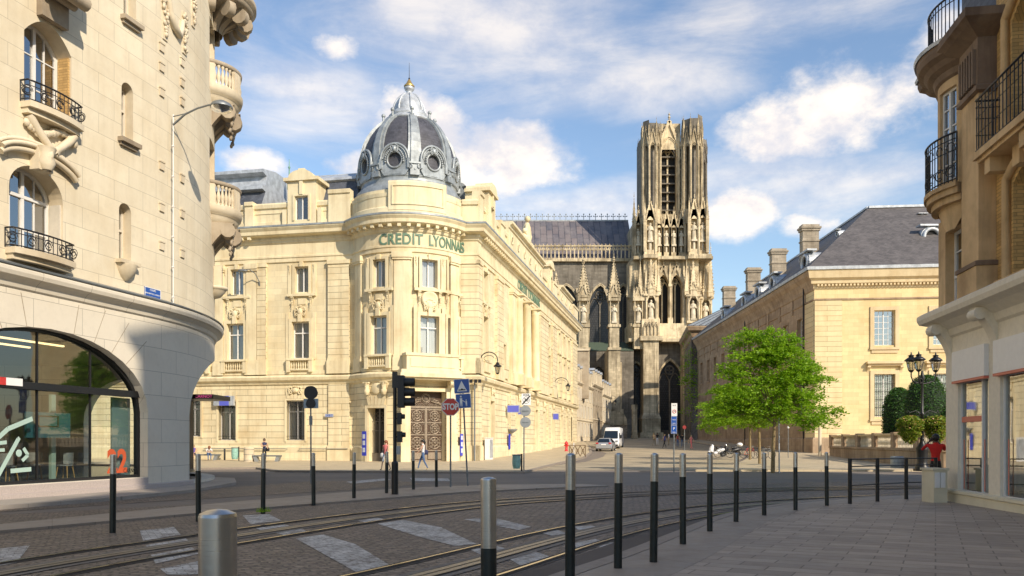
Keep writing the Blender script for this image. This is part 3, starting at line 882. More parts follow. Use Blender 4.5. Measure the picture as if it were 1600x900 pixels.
def console(mb, x, y0, y1, z0, z1, w, m=0):
 """scrolled bracket in side view; y0 wall, y1 front (negative outwards)"""
 n = 10; poly = []
 for i in range(n+1):
  f = i/n
  y = y0+(y1-y0)*(f**1.8 if True else f); z = z0+(z1-z0)*f
  poly.append((y, z))
 poly = poly+[(y1, z1), (y0, z1)]
 a = [(x-w/2, y, z) for y, z in poly]; b = [(x+w/2, y, z) for y, z in poly]
 mb.face(a, m); mb.face(b[::-1], m)
 for i in range(len(poly)):
  k = (i+1) % len(poly); mb.face([a[k], a[i], b[i], b[k]], m)
 r = abs(y1-y0)*.28
 mb.cyl((x-w*.56, y1+(-r*.2 if y1 < y0 else r*.2)+ (r if y1 < y0 else -r), z1-r), (x+w*.56, y1+(-r*.2 if y1 < y0 else r*.2)+(r if y1 < y0 else -r), z1-r), r, seg=10, m=m)
def window_unit(parent, path, op, mull=(0.5,), trans=(), fm=None, gm=None, curtain='sides', rec=None, name='window', fw=.07, bars=(), room=1.1, thin=.03, M_=None):
 fm = fm or M['white_frame']; gm = gm or M['glass']
 rec = op.depth*.85 if rec is None else rec
 F_ = (M_ if M_ is not None else path.frame(op.t)) @ TM(0, rec, 0)
 mb = MB(F_); o = op.outline(); i = op.outline(fw)
 n = len(o)
 for k in range(n):
  j = (k+1) % n
  a, b, c, d = o[k], o[j], i[j], i[k]
  mb.face([(a[0], 0, a[1]), (b[0], 0, b[1]), (c[0], 0, c[1]), (d[0], 0, d[1])], 0)
  mb.face([(d[0], 0, d[1]), (c[0], 0, c[1]), (c[0], .07, c[1]), (d[0], .07, d[1])], 0)
 w = op.w/2-fw
 def topx(x): return op.top(op.t+x*op.w/2/max(w, .01))-fw
 for f in mull:
  x = -w+2*w*f; bw = fw*1.1 if abs(f-.5) < .01 else fw*.8
  mb.box(x-bw/2, x+bw/2, -.02, .06, op.zb+fw*.7, topx(x)-.004)
 for z in trans:
  mb.box(-w+.001, w-.001, -.03, .061, z-fw*.5, z+fw*.5)
 for kind, v in bars:
  if kind == 'v':
   x = -w+2*w*v; mb.box(x-thin/2, x+thin/2, .003, .05, op.zb+fw*.7, topx(x)-.006)
  else:
   mb.box(-w+.002, w-.002, .006, .047, v-thin/2, v+thin/2)
 fo = mb.build(name, fm, parent)
 g = MB(F_); g.face([(x, .035, z) for x, z in op.outline(fw*.6)])
 g.build('pane', gm, fo)
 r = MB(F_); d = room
 # near-black box behind the glass stands in for the unlit room
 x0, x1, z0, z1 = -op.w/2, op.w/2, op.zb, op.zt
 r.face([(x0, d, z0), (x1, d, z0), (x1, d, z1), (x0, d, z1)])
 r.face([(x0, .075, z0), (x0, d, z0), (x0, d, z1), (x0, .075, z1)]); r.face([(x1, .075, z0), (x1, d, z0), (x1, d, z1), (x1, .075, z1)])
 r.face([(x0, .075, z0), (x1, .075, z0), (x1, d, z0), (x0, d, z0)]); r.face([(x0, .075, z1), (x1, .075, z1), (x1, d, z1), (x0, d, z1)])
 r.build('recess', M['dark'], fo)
 if curtain:
  c = MB(F_); spans = {'sides': [(-w, -w*.35), (w*.35, w)], 'full': [(-w, w)], 'left': [(-w, 0)], 'wide': [(-w, -w*.08), (w*.08, w)]}[curtain]
  for a, b in spans:
   k = max(3, int((b-a)/.07)); rows = [[], []]
   for q in range(k+1):
    x = a+(b-a)*q/k; y = .16+.03*math.sin(q*2.1)
    rows[0].append((x, y, op.zb+.05)); rows[1].append((x, y, topx(0)-.02))
   c.grid(rows, 0, smooth=True)
  c.build('curtain', M['curtain'], fo)
 return fo
def text_mesh(txt, size, mapper, mat, parent, name, depth=.03, align='CENTER', space=1.0, squash=1.0, bold=0.0):
 cu = bpy.data.curves.new('txt', 'FONT'); cu.body = txt; cu.size = size; cu.align_x = align; cu.align_y = 'CENTER'
 cu.space_character = space; cu.extrude = .5; cu.offset = bold; cu.resolution_u = 3
 o = bpy.data.objects.new('txt', cu); COL.objects.link(o)
 dg = bpy.context.evaluated_depsgraph_get(); me = bpy.data.meshes.new_from_object(o.evaluated_get(dg))
 COL.objects.unlink(o); bpy.data.objects.remove(o); bpy.data.curves.remove(cu)
 for v in me.vertices:
  v.co = mapper(v.co.x*squash, v.co.y, depth if v.co.z > 0 else 0.0)
 me.materials.clear(); me.materials.append(mat)
 for p in me.polygons: p.material_index = 0
 ob = bpy.data.objects.new(name, me); COL.objects.link(ob)
 if parent is not None:
  ob.parent = parent
  if parent.name in WORLDP: ob.matrix_parent_inverse = Matrix.Translation(parent.location).inverted()
 return ob
def planar(Mx):
 """text in the x,z plane of a frame whose y points into the wall"""
 return lambda x, y, d: Mx @ Vector((x, -d, y))
M['gate'] = flat('grey_iron_gate', (.16,.14,.12), .5, .3)
# ------------------------------------------------------------------ the bank on the corner
def build_bank():
 C = (-8.0, 62.0); RR = 4.4
 B = thing('bank_building', 'cream stone corner bank with round tower, slate dome and green CREDIT LYONNAIS lettering', 'building', (-8, 62, 0), world_coords=True)
 L0 = (-60, 69.3); LJ = (-11.95, 59.96)
 pts = [L0, LJ]
 a0 = math.degrees(math.atan2(LJ[1]-C[1], LJ[0]-C[0])) % 360
 A = arc(C, RR, a0, 337, 26); pts = [L0]+[A[0]]+A[1:]
 pts += [(-2.66, 60.2), (9.03, 112.4), (0, 114.4)]
 P = Path(pts)
 sA, sB = P.cum[1], P.cum[1+26]; sC = P.cum[2+26]; sD = P.cum[3+26]
 Z1, Z2, Z3, Z4 = 6.15, 15.55, 17.9, 19.9
 Sl = lambda px: P.spx(px, 0, sA); St = lambda px: P.spx(px, sA, sB); Ss = lambda px: P.spx(px, sC, sD)
 side0 = sC
 # ---- openings
 g_ops = []; f1 = []; f2 = []
 def add(lst, *a, **k): o = Op(*a, **k); lst.append(o); return o
 gl = [add(g_ops, Sl(300), 1.5, 2.0, 5.0, depth=.45), add(g_ops, Sl(355), 1.5, 1.7, 4.75, depth=.45), add(g_ops, Sl(462), 1.5, 1.7, 4.75, depth=.45)]
 d_small = add(g_ops, St(588), 1.5, .12, 4.05, depth=.7)
 d_big = add(g_ops, St(669), 2.75, .12, 5.25, depth=.75)
 gs = []
 for px, w, zb, zt in ((769, 1.35, 1.5, 4.9), (794, 1.0, 3.2, 4.9), (811, 2.2, .1, 4.9), (838.5, 1.5, .1, 4.9), (850, 1.5, 1.6, 4.9), (864, 2.0, .1, 4.9), (878, 1.6, 1.6, 4.9), (886, 1.6, 1.6, 4.9), (892.5, 1.6, 1.6, 4.9)):
  gs.append(add(g_ops, Ss(px), w, zb, zt, depth=.5))
 w1 = [add(f1, Sl(368), 1.42, 7.95, 10.75, depth=.4), add(f1, Sl(470), 1.42, 7.95, 10.75, depth=.4), add(f1, Sl(310), 1.42, 7.95, 10.75, depth=.4),
  add(f1, St(592), 1.4, 7.95, 10.75, depth=.4), add(f1, St(671), 1.45, 7.95, 10.75, depth=.4), add(f1, sB-1.0, 1.2, 7.95, 10.75, depth=.4)]
 w2 = [add(f2, Sl(371), 1.1, 13.0, 14.95, depth=.35), add(f2, Sl(472), 1.1, 13.0, 14.95, depth=.35), add(f2, Sl(310), 1.1, 13.0, 14.95, depth=.35),
  add(f2, St(593), 1.05, 12.85, 14.85, depth=.35), add(f2, St(671), 1.2, 12.85, 14.85, depth=.35), add(f2, sB-1.0, 1.0, 12.85, 14.85, depth=.35)]
 sides = (758, 787, 810, 822.5, 834.5, 848, 857.5, 873.5, 881, 888)
 for px in sides:
  w = 1.5 if px < 870 else 1.3
  w1.append(add(f1, Ss(px), w if px not in (787, 848) else 1.1, 7.95, 11.4 if px != 787 else 10.0, depth=.45)); 
  if px not in (787, 848): w2.append(add(f2, Ss(px), w*.95, 12.6, 14.9, depth=.4))
 mb = MB()
 wall(mb, P, 0, P.L, -.6, Z1, g_ops, 1, 2); wall(mb, P, 0, P.L, Z1, Z2, f1+f2, 0, 2)
 DM = (Sl(474), Ss(763), Ss(857)); wall(mb, P, 0, P.L, Z2, Z4, [Op(t, 1.0, 18.5, 19.9, depth=.2) for t in DM], 2)
 mb.build('wall', [M['cream'], M['cream_rust'], M['cream_plain']], B)
 # ---- plinth, string course, entablature
 def course(name, prof, s0=0, s1=None, mat=None):
  mb = MB(); sweep(mb, P, s0, P.L if s1 is None else s1, prof); return mb.build(name, mat or M['cream_plain'], B)
 # plinth in pieces between doors
 mb = MB(); cuts = sorted([(o.t-o.w/2-.15, o.t+o.w/2+.15) for o in g_ops if o.zb < .5])
 a = 0.0
 for c0, c1 in cuts+[(P.L, P.L)]:
  if c0-a > .2: sweep(mb, P, a, c0, [(0, -.5), (.12, -.5), (.12, 1.15), (.06, 1.25), (0, 1.25)])
  a = c1
 mb.build('plinth', M['cream'], B)
 course('string_course', [(0, 5.95), (.10, 5.98), (.16, 6.15), (.34, 6.28), (.40, 6.50), (.36, 6.56), (.05, 6.72), (0, 6.72)])
 mb = MB(); sweep(mb, P, 0, P.L, [(0, 6.73), (.14, 6.73), (.14, 7.02), (0, 7.02)]); 
 mb.build('band', M['cream_plain'], B)
 course('cornice', [(0, 15.30), (.10, 15.34), (.10, 15.62), (.16, 15.66), (.16, 15.80), (.05, 15.84), (.05, 16.72), (.14, 16.80), (.20, 16.98), (.26, 17.0), (.26, 17.22), (.62, 17.28), (.70, 17.34), (.72, 17.58), (.86, 17.78), (.88, 17.90), (.80, 17.93), (0, 18.02)])
 mb = MB()   # modillions
 t = .4
 while t < P.L-.3:
  i = P.idx(t); nearc = min(abs(t-c) for c in P.cum if not (sA+.1 < c < sB-.1)) if not (sA < t < sB) else 9
  if nearc > .5 and (t < Sl(405) or t > sA):
   mb.M = P.frame(t); mb.box(-.13, .13, -.60, -.20, 17.05, 17.26)
  t += .62 if not (t > Ss(800)) else .55
 mb.build('modillions', M['cream_plain'], B)
 mb = MB(); sweep(mb, P, 0, P.L, [(.84, 17.86), (.905, 17.86), (.905, 17.99), (.2, 18.13), (.2, 18.05)], caps=False); mb.build('cornice_flashing', M['zinc'], B)
 # attic: stepped panels
 for a, b in ((0, DM[0]-1), (DM[0]+1, sA-.05), (sC-1.1, DM[1]-1), (DM[1]+1, DM[2]-1), (DM[2]+1, P.L)): course('attic_coping', [(0, 19.45), (.12, 19.52), (.16, 19.78), (.10, 19.9), (-.35, 19.93), (-.4, 19.5)], a, b)
 mb = MB()
 for a, b in ((0, DM[0]-1), (DM[0]+1, sA-.6)):
  sweep(mb, P, a, b, [(0, 18.03), (.10, 18.03), (.10, 18.45), (0, 18.5)]); sweep(mb, P, a, b, [(0, 19.1), (.05, 19.1), (.05, 19.2), (0, 19.2)])
 mb.build('attic_panel', M['cream_plain'], B); mb = MB()
 sweep(mb, P, sA+.1, sB-.1, [(0, 18.03), (.30, 18.03), (.30, 18.5), (.12, 18.62), (.12, 19.3), (.16, 19.35), (.2, 19.6), (0, 19.62)])
 tc = St(652); sweep(mb, P, tc-2.0, tc+2.1, [(.12, 18.3), (.34, 18.3), (.34, 20.3), (.30, 20.42), (.0, 20.45)])
 sweep(mb, P, tc-1.75, tc+1.85, [(.34, 18.65), (.41, 18.67), (.41, 18.74), (.34, 18.76)]); sweep(mb, P, tc-1.75, tc+1.85, [(.34, 20.0), (.41, 20.02), (.41, 20.09), (.34, 20.11)])
 for e in (tc-1.75, tc+1.78): sweep(mb, P, e, e+.07, [(.34, 18.7), (.412, 18.7), (.412, 20.1), (.34, 20.1)])
 mb.build('attic_panel', M['cream_plain'], B)
 for px0, px1, zt in ((340, 362, 20.4), (385, 398, 19.95+.1), (515, 549, 20.6)):
  a, b = Sl(px0), Sl(px1); mb = MB(); sweep(mb, P, a, b, [(0, 18.05), (.24, 18.05), (.24, zt-.35), (.34, zt-.3), (.36, zt-.05), (.3, zt), (-.4, zt), (-.42, 19.9)]); mb.build('attic_pier', M['cream_plain'], B)
 for px0, px1, zt in ((745.5, 751, 20.6), (778, 785, 20.2), (862, 868, 20.3), (893, 900, 20.3)):
  a, b = Ss(px0), Ss(px1); mb = MB(); sweep(mb, P, a, b, [(0, 18.05), (.24, 18.05), (.24, zt-.35), (.34, zt-.3), (.36, zt-.05), (.3, zt), (-.4, zt), (-.42, 19.9)]); mb.build('attic_pier', M['cream_plain'], B)
 # quoined piers and pilasters
 def pier(a, b, off, z0, z1, m): sweep(mb, P, a, b, [(0, z0), (off, z0), (off, z1), (0, z1)], m)
 def one(f):
  def g_(*a, **k):
   nonlocal mb
   mb = MB(); f(*a, **k); mb.build('pilaster', [M['cream_plain'], M['cream_rust']], B)
  return g_
 mb = None
 pq = one(lambda a, b, off=.22: (pier(a, b, off, 7.9, 15.3, 1), pier(a-.06, b+.06, off+.12, 6.73, 7.7, 0), pier(a-.03, b+.03, off+.05, 7.7, 7.9, 0), pier(a-.05, b+.05, off+.08, 15.0, 15.29, 0)))
 pp = one(lambda a, b, off=.16: (pier(a, b, off, 7.9, 15.3, 0), pier(a-.06, b+.06, off+.12, 6.73, 7.7, 0), pier(a-.03, b+.03, off+.05, 7.7, 7.9, 0), pier(a-.08, b+.08, off+.1, 14.75, 14.9, 0), pier(a-.12, b+.12, off+.16, 14.9, 15.29, 0)))
 pq(Sl(514), Sl(547)); pq(Sl(403), Sl(417), .16); pp(Sl(386), Sl(402)); pp(Sl(336), Sl(350))
 pp(St(557), St(566), .14); pp(St(616), St(641)); pp(St(702), St(713)); 
 pq(sB+.12, sC-.0, .2); pq(sC+.0, Ss(750), .2)
 pq(Ss(773), Ss(783), .24); pp(Ss(796), Ss(803), .3); pq(Ss(841), Ss(854), .24); pq(Ss(861), Ss(868), .22); pq(Ss(892.5), Ss(899.9), .22)
 # ground-floor pier strips
 for a, b in ((Sl(514), Sl(547)), (sB+.12, sC), (sC, Ss(750)), (Ss(841), Ss(846.5)), (Ss(796), Ss(803)), (St(702), St(713)), (Ss(855), Ss(859.5)), (Ss(893.5), Ss(899.9))):
  one(lambda: (pier(a, b, .14, 1.3, 5.95, 1), pier(a-.05, b+.05, .26, -.4, 1.3, 0)))()
 # columns of the portico on the side street
 for px in (808.5, 821.5, 834.5):
  t = Ss(px)-1.35; mb = MB(P.frame(t))
  mb.box(-.62, .62, -1.0, .1, 6.75, 7.5); mb.box(-.55, .55, -.95, .1, 7.5, 7.7)
  mb.lathe([(.50, 7.7), (.52, 7.78), (.44, 7.9), (.43, 8.2), (.43, 10), (.37, 14.4), (.42, 14.5), (.37, 14.6), (.5, 14.9)], (0, -.42, 0), 14)
  mb.box(-.55, .55, -1.0, .1, 14.9, 15.05); mb.build('column', M['cream_plain'], B)
 for px in (805, 818, 831):
  mb = MB(P.frame(Ss(px)+.7)); mb.box(-.9, .9, -.45, -.30, 6.73, 6.9); mb.box(-.9, .9, -.45, -.28, 7.55, 7.7)
  for i in range(7): baluster(mb, -.78+.26*i, -.37, 6.9, .65)
  mb.build('balustrade', M['cream_plain'], B)
 # ---- windows
 for o in w1:
  big = True
  w = window_unit(B, P, o, trans=(o.zb+(o.zt-o.zb)*.70,), curtain='wide', fw=.08, bars=(('v', .5),) if False else ())
  Fm = P.frame(o.t); mb = MB(Fm); h = o.w/2
  mb.box(-h-.24, -h-.003, -.10, 0, o.zb-.15, o.zt+.25); mb.box(h+.003, h+.24, -.10, 0, o.zb-.15, o.zt+.25); mb.box(-h-.002, h+.002, -.10, 0, o.zt+.003, o.zt+.25)
  if o.w > 1.25 and o.t < sC or o.w > 1.4:
   mb.box(-h-.5, -h-.25, -.05, 0, o.zb-.1, o.zt+.7); mb.box(h+.25, h+.5, -.05, 0, o.zb-.1, o.zt+.7)
   mb.box(-.16, .16, -.24, 0, o.zt-.02, o.zt+.55)
   cartouche(mb, 0, o.zt+.75, .75, .7, -.14, 0, int(o.t*10))
  mb.build('window_surround', M['cream_plain'], w)
  # balustrade below
  mb = MB(Fm)
  if o.t < sC and not (abs(o.t-w1[4].t) < .1):
   mb.box(-h-.35, -h-.05, -.32, -.0, 6.9, 7.95); mb.box(h+.05, h+.35, -.32, -.0, 6.9, 7.95)
   mb.box(-h-.045, h+.045, -.30, -.0, 7.02, 7.14); mb.box(-h-.36, h+.36, -.36, -.0, 7.78, 7.92)
   for i in range(8): baluster(mb, -h+.06+(o.w-.12)*i/7, -.2, 7.14, .64, seg=6)
   mb.box(-h-.04, h+.04, -.02, 0, 7.14, 7.78)
  elif o.t < sC:
   mb.box(-2.0, 2.0, -.75, 0.1, 6.75, 7.75); mb.box(-2.08, 2.08, -.82, 0.1, 7.75, 7.95); mb.box(-1.7, 1.7, -.79, -.74, 6.95, 7.55)
  else:
   mb.box(-h-.2, h+.2, -.28, 0, 7.03, 7.80); mb.box(-h-.26, h+.26, -.34, 0, 7.80, 7.93)
  mb.build('balustrade', M['cream_plain'], w)
 for o in w2:
  w = window_unit(B, P, o, curtain='wide', fw=.075)
  mb = MB(P.frame(o.t)); h = o.w/2
  for (x0, x1, z0, z1, d) in ((-h-.22, -h-.003, o.zb-.12, o.zt+.2, .10), (h+.003, h+.22, o.zb-.12, o.zt+.2, .10), (-h-.002, h+.002, o.zt+.003, o.zt+.2, .10),
         (-h-.6, -h-.3, o.zb-.3, o.zt+.22, .06), (h+.3, h+.6, o.zb-.3, o.zt+.22, .06)):
   mb.box(x0, x1, -d, 0, z0, z1)
  mb.box(-h-.62, h+.62, -.22, 0, o.zb-.32, o.zb-.13); mb.box(-.14, .14, -.2, 0, o.zt-.01, o.zt+.36)
  for s in (-1, 1):
   console(mb, s*(h+.2), 0, -.2, o.zb-1.05, o.zb-.33, .2); drop(mb, s*(h+.2), o.zb-.75, .5, -.18, .07, 5, 0, 3)
   drop(mb, s*(h+.45), o.zt+.1, .6, -.1, .06, 6, 0, 7)
  mb.box(-h*.6, h*.6, -.06, 0, o.zb-.95, o.zb-.45)
  mb.build('window_surround', M['cream_plain'], w)
 # big round medallion over the main first-floor window of the tower
 mb = MB(P.frame(w1[4].t)); mb.lathe([(.62, 0), (.66, .03), (.6, .1), (.5, .12)], (0, 0, 0), 20)
 mb = MB(P.frame(w1[4].t) @ TM(0, 0, 11.95) @ Matrix.Rotation(R(90), 4, 'X'))
 mb.lathe([(0, .12), (.42, .14), (.5, .2), (.58, .2), (.64, .1), (.66, 0)], (0, 0, 0), 22); mb.build('medallion', M['cream_plain'], B)
 for o in gl+gs:
  if o.zb < .5: 
   w = window_unit(B, P, o, mull=(.5,), fm=M['cream_frame'], gm=M['glass_dark'], curtain=None, fw=.16, trans=(3.6,), name='door')
  else: w = window_unit(B, P, o, trans=(o.zb+(o.zt-o.zb)*.72,), curtain='sides', fw=.08)
  mb = MB(P.frame(o.t)); h = o.w/2
  mb.box(-h-.16, -h-.003, -.06, 0, o.zb-.1, o.zt+.13); mb.box(h+.003, h+.16, -.06, 0, o.zb-.1, o.zt+.13); mb.box(-h-.002, h+.002, -.06, 0, o.zt+.003, o.zt+.13)
  for i in range(5):   # voussoirs
   x = -h*.95+2*h*.95*(i+.5)/5; k = (i-2)*.06
   mb.hexa([(x-h*.17, -.05, o.zt+.14), (x+h*.17, -.05, o.zt+.14), (x+h*.17, 0, o.zt+.14), (x-h*.17, 0, o.zt+.14), (x-h*.19+k, -.05, o.zt+.75), (x+h*.19+k, -.05, o.zt+.75), (x+h*.19+k, 0, o.zt+.75), (x-h*.19+k, 0, o.zt+.75)])
  if o is gl[2] or (o in gs and o is not gs[1]): cartouche(mb, 0, o.zt+.75, .9, .5, -.12, 0, 4)
  mb.build('window_surround', M['cream_plain'], w)
  if o.zb > .5 and o in gl:
   mb = MB(P.frame(o.t))
   for i in range(13): mb.cyl((-h+.1+(o.w-.2)*i/12, -.02, o.zb+.02), (-h+.1+(o.w-.2)*i/12, -.02, o.zt-.1), .014, seg=5)
   for z in (o.zb+.08, o.zb+.32, o.zt-.5, o.zt-.15): mb.box(-h+.03, h-.03, -.035, -.005, z-.015, z+.015)
   for i in range(5): mb.torus((-h+.25+(o.w-.5)*i/4, -.02, o.zt-.33), .13, .014, 12, 0, 'y', sub=5)
   mb.build('window_grille', M['iron'], w)
 # small iron gate
 o = d_small; mb = MB(P.frame(o.t)); h = o.w/2
 mb.box(-h, h, .75, .8, .1, 4.05)
 gd = mb.build('recess', M['dark'], B)
 mb = MB(P.frame(o.t) @ TM(0, .45, 0))
 for i in range(13):
  if i != 6: mb.cyl((-h+.06+(o.w-.12)*i/12, 0, .2), (-h+.06+(o.w-.12)*i/12, 0, 3.1 if i % 2 else 2.9), .013, seg=5)
 for z in (.18, .75, 2.4, 3.1): mb.box(-h+.02, h-.02, -.02, .02, z-.02, z+.02)
 for s in (-h+.03, -.03, .03, h-.03): mb.box(s-.025, s+.025, -.03, .03, .15, 4.0)
 for i in range(4):
  for k in (0, 1): mb.torus((-h+.3+.3*i, 0, 3.35+.3*k), .12, .012, 12, 0, 'y', sub=4)
 mb.box(-h+.05, h-.05, -.01, .01, .16, .74)
 mb.build('iron_gate', M['gate'], B)
 mb = MB(P.frame(o.t))
 mb.box(-h-.2, -h-.003, -.08, 0, .1, 4.25); mb.box(h+.003, h+.2, -.08, 0, .1, 4.25); mb.box(-h-.002, h+.002, -.08, 0, 4.053, 4.25)
 for i in range(5):
  x = -h*.95+2*h*.95*(i+.5)/5; k = (i-2)*.08
  mb.hexa([(x-h*.17, -.05, 4.27), (x+h*.17, -.05, 4.27), (x+h*.17, 0, 4.27), (x-h*.17, 0, 4.27), (x-h*.19+k, -.05, 4.95), (x+h*.19+k, -.05, 4.95), (x+h*.19+k, 0, 4.95), (x-h*.19+k, 0, 4.95)])
 for s in (-1, 1):
  mb.lathe([(.12, 5.0), (.2, 5.15), (.24, 5.35), (.16, 5.45), (.2, 5.8), (.26, 5.9)], (s*.75, -.12, 0), 10); drop(mb, s*.75, 5.6, .5, -.25, .07, 5)
  mb.box(s*.75-.25, s*.75+.25, -.3, 0, 5.85, 5.95)
 mb.build('door_surround', M['cream_plain'], B)
 mb = MB(P.frame(o.t) @ TM(0, 0, 5.45) @ Matrix.Rotation(R(90), 4, 'X')); mb.lathe([(0, .1), (.34, .1), (.42, .05), (.44, 0)], (0, 0, 0), 20); mb.build('medallion', M['cream_plain'], B)
 # ---- bronze door
 o = d_big; h = o.w/2; FB = P.frame(o.t)
 D = MB(FB @ TM(0, .55, 0)); D.box(-h, h, 0, .08, .12, 5.25); Do = D.build('bronze_door', M['bronze'], B)
 mb = MB(FB @ TM(0, .55, 0))
 mb.box(-.05, .05, -.07, 0, .15, 4.1); mb.box(-h, h, -.09, 0, 4.05, 4.2)
 for s in (-1, 1):
  c = s*h/2
  mb.box(c-h/2+.03, c-h/2+.10, -.05, 0, .15, 4.04); mb.box(c+h/2-.10, c+h/2-.03, -.05, 0, .15, 4.04)
  for z in (.2, .95, 2.1, 3.0, 3.95): mb.box(c-h/2+.1, c+h/2-.1, -.045, 0, z-.04, z+.04)
  for zc, r in ((1.5, .42), (2.55, .36), (3.48, .37)):
   mb.torus((c, -.02, zc), r, .035, 24, 0, 'y', sub=5); mb.torus((c, -.03, zc), r*.52, .03, 18, 0, 'y', sub=5); mb.sphere((c, -.04, zc), .09, 8, 5)
   for a in range(8):
    ca, sa = math.cos(a*math.pi/4), math.sin(a*math.pi/4); mb.beam((c+ca*.1, -.03, zc+sa*.1), (c+ca*r, -.03, zc+sa*r), .035)
    mb.torus((c+ca*r*.76, -.03, zc+sa*r*.76), .07, .016, 8, 0, 'y', sub=4)
   for sx in (-1, 1):
    for sz in (-1, 1): mb.torus((c+sx*.42, -.02, zc+sz*.34), .08, .02, 10, 0, 'y', sub=4)
  for i in range(9): mb.torus((c-h/2+.2+i*(h-.4)/8, -.02, 4.0-.05), .05, .014, 8, 0, 'y', sub=4)
  mb.box(c-h/2+.18, c+h/2-.18, -.03, 0, .32, .8)
 mb.torus((0, -.04, 4.78), .27, .04, 22, 0, 'y', sub=6); mb.torus((0, -.03, 4.78), .36, .02, 22, 0, 'y', sub=5)
 for s in (-1, 1):
  for i in range(8):
   mb.torus((s*(.5+i*.1), -.03, 4.75-.06*i+.05*math.sin(i*2)), .11-.006*i, .022, 10, 0, 'y', sub=4)
   lump(mb, random.Random(i), s*(.45+i*.1), -.05, 4.55-.03*i, .06)
  for i in range(7): mb.torus((s*(.12+.17*i), -.02, 4.3), .07, .018, 9, 0, 'y', sub=4)
 for i in range(5): mb.beam((-.16+.0*i, -.04, 4.62+.08*i), (.14, -.04, 4.62+.04*i), .025)
 mb.build('door_relief', M['bronze_hi'], Do)
 mb = MB(FB)
 mb.box(-h-.28, -h-.003, -.14, 0, .1, 5.5); mb.box(h+.003, h+.28, -.14, 0, .1, 5.5); mb.box(-h-.002, h+.002, -.14, 0, 5.253, 5.5)
 mb.box(-h-.75, -h-.3, -.22, 0, .1, 5.9); mb.box(h+.3, h+.75, -.22, 0, .1, 5.9)
 mb.box(-2.3, 2.3, -.95, 0, 6.05, 6.2); mb.box(-2.45, 2.45, -1.15, 0, 6.2, 6.48); mb.box(-2.3, 2.3, -.9, 0, 6.48, 6.75)
 for s in (-1, 1): console(mb, s*1.62, -.1, -.85, 5.3, 6.05, .34)
 mb.build('door_surround', M['cream_plain'], B)
 # ---- lettering
 tt = (St(592)+St(728))/2 if False else None
 a, b = St(593), sB-.12
 def mp(t0, out, zc): return lambda x, y, d: P.at(t0+x, out+d, zc+y)
 text_mesh('CREDIT', 1.14, mp(St(626), .052, 16.2), M['gold'], B, 'lettering', .06, bold=.02, squash=.80, space=1.05)
 text_mesh('LYONNAIS', 1.14, mp((St(672)+sB)/2+.12, .052, 16.2), M['gold'], B, 'lettering', .06, bold=.02, squash=.64)
 mb = MB()
 for t0, w_ in ((St(626), 3.6), ((St(672)+sB)/2+.25, 4.0)):
  pass
 text_mesh('CREDIT LYONNAIS', 1.3, mp(Ss(826), .052, 16.2), M['gold'], B, 'lettering', .06, bold=.02)
 # ---- dormers
 def dormer(t, w, z1, ow, oz0, oz1, curved=True):
  Fm = P.frame(t); mb = MB(Fm); h = w/2
  mb.box(-h, -ow/2, -.3, 1.6, 17.98, z1-.75); mb.box(ow/2, h, -.3, 1.6, 17.98, z1-.75); mb.box(-ow/2, ow/2, -.3, -.02, 17.98, oz0); mb.box(-ow/2, ow/2, -.3, 1.6, oz1, z1-.75)
  mb.box(-ow/2-.16, -ow/2-.003, -.38, -.3, oz0-.05, oz1+.14); mb.box(ow/2+.003, ow/2+.16, -.38, -.3, oz0-.05, oz1+.14); mb.box(-ow/2, ow/2, -.38, -.3, oz1+.003, oz1+.14)
  mb.box(-.14, .14, -.44, -.3, oz1+.1, z1-.7)
  n = 14; prof = [(-h-.25, z1-.75), (h+.25, z1-.75), (h+.25, z1-.5)]
  for i in range(n+1):
   x = math.cos(math.pi*i/n); prof.append(((h-.15)*x, z1-.5+.55*math.sin(math.pi*i/n)))
  prof.append((-h-.25, z1-.5)); mb.prism(prof, -.5, 1.6)
  mb.box(-.25, .25, -.38, 1.0, z1-.05, z1+.18)
  for s in (-1, 1): mb.box(s*(h+.28)-.16, s*(h+.28)+.16, -.3, .3, 18.0, 19.3)
  d = mb.build('dormer', M['cream_plain'], B)
  op = Op(0, ow, oz0, oz1, depth=.3)
  window_unit(d, P, op, curtain='left', fw=.07, rec=-.12, M_=Fm)
 dormer(Sl(474), 2.3, 22.15, 1.1, 18.45, 20.25)
 dormer(Ss(763), 2.3, 22.0, 1.0, 18.7, 20.2); dormer(Ss(857), 2.5, 22.0, 1.0, 18.7, 20.2)
 # raised attics on the side street with round holes and a carved group
 def raised(px0, px1, z1, statue):
  a, b = Ss(px0), Ss(px1); mb = MB()
  sweep(mb, P, a, b, [(0, 18.0), (.2, 18.0), (.2, z1-.55), (.32, z1-.5), (.36, z1-.3), (.6, z1-.2), (.62, z1), (-1.2, z1+.05), (-1.2, 18)])
  n = max(2, int((b-a)/2.6))
  for i in range(n):
   t = a+(b-a)*(i+.5)/n; mb.M = P.frame(t) @ TM(0, -.2, (18.2+z1)/2) @ Matrix.Rotation(R(90), 4, 'X')
   mb.lathe([(.36, 0), (.40, .06), (.30, .08), (.28, -.0)], (0, 0, 0), 14); mb.M = Matrix.Identity(4)
  mb.build('raised_attic', M['cream_plain'], B)
  mb = MB()
  for i in range(n):
   t = a+(b-a)*(i+.5)/n; mb.M = P.frame(t) @ TM(0, -.21, (18.2+z1)/2) @ Matrix.Rotation(R(90), 4, 'X'); mb.lathe([(0, .0), (.29, .0)], (0, 0, 0), 14)
  mb.build('oculus', M['dark'], B)  # near-black discs painted in place of the dark holes
 raised(791, 845, 20.9, True); raised(872, 891, 20.7, False)
 mb = MB(P.frame(Ss(822))); rnd = random.Random(4)
 mb.box(-1.6, 1.6, -.5, .6, 20.9, 21.2)
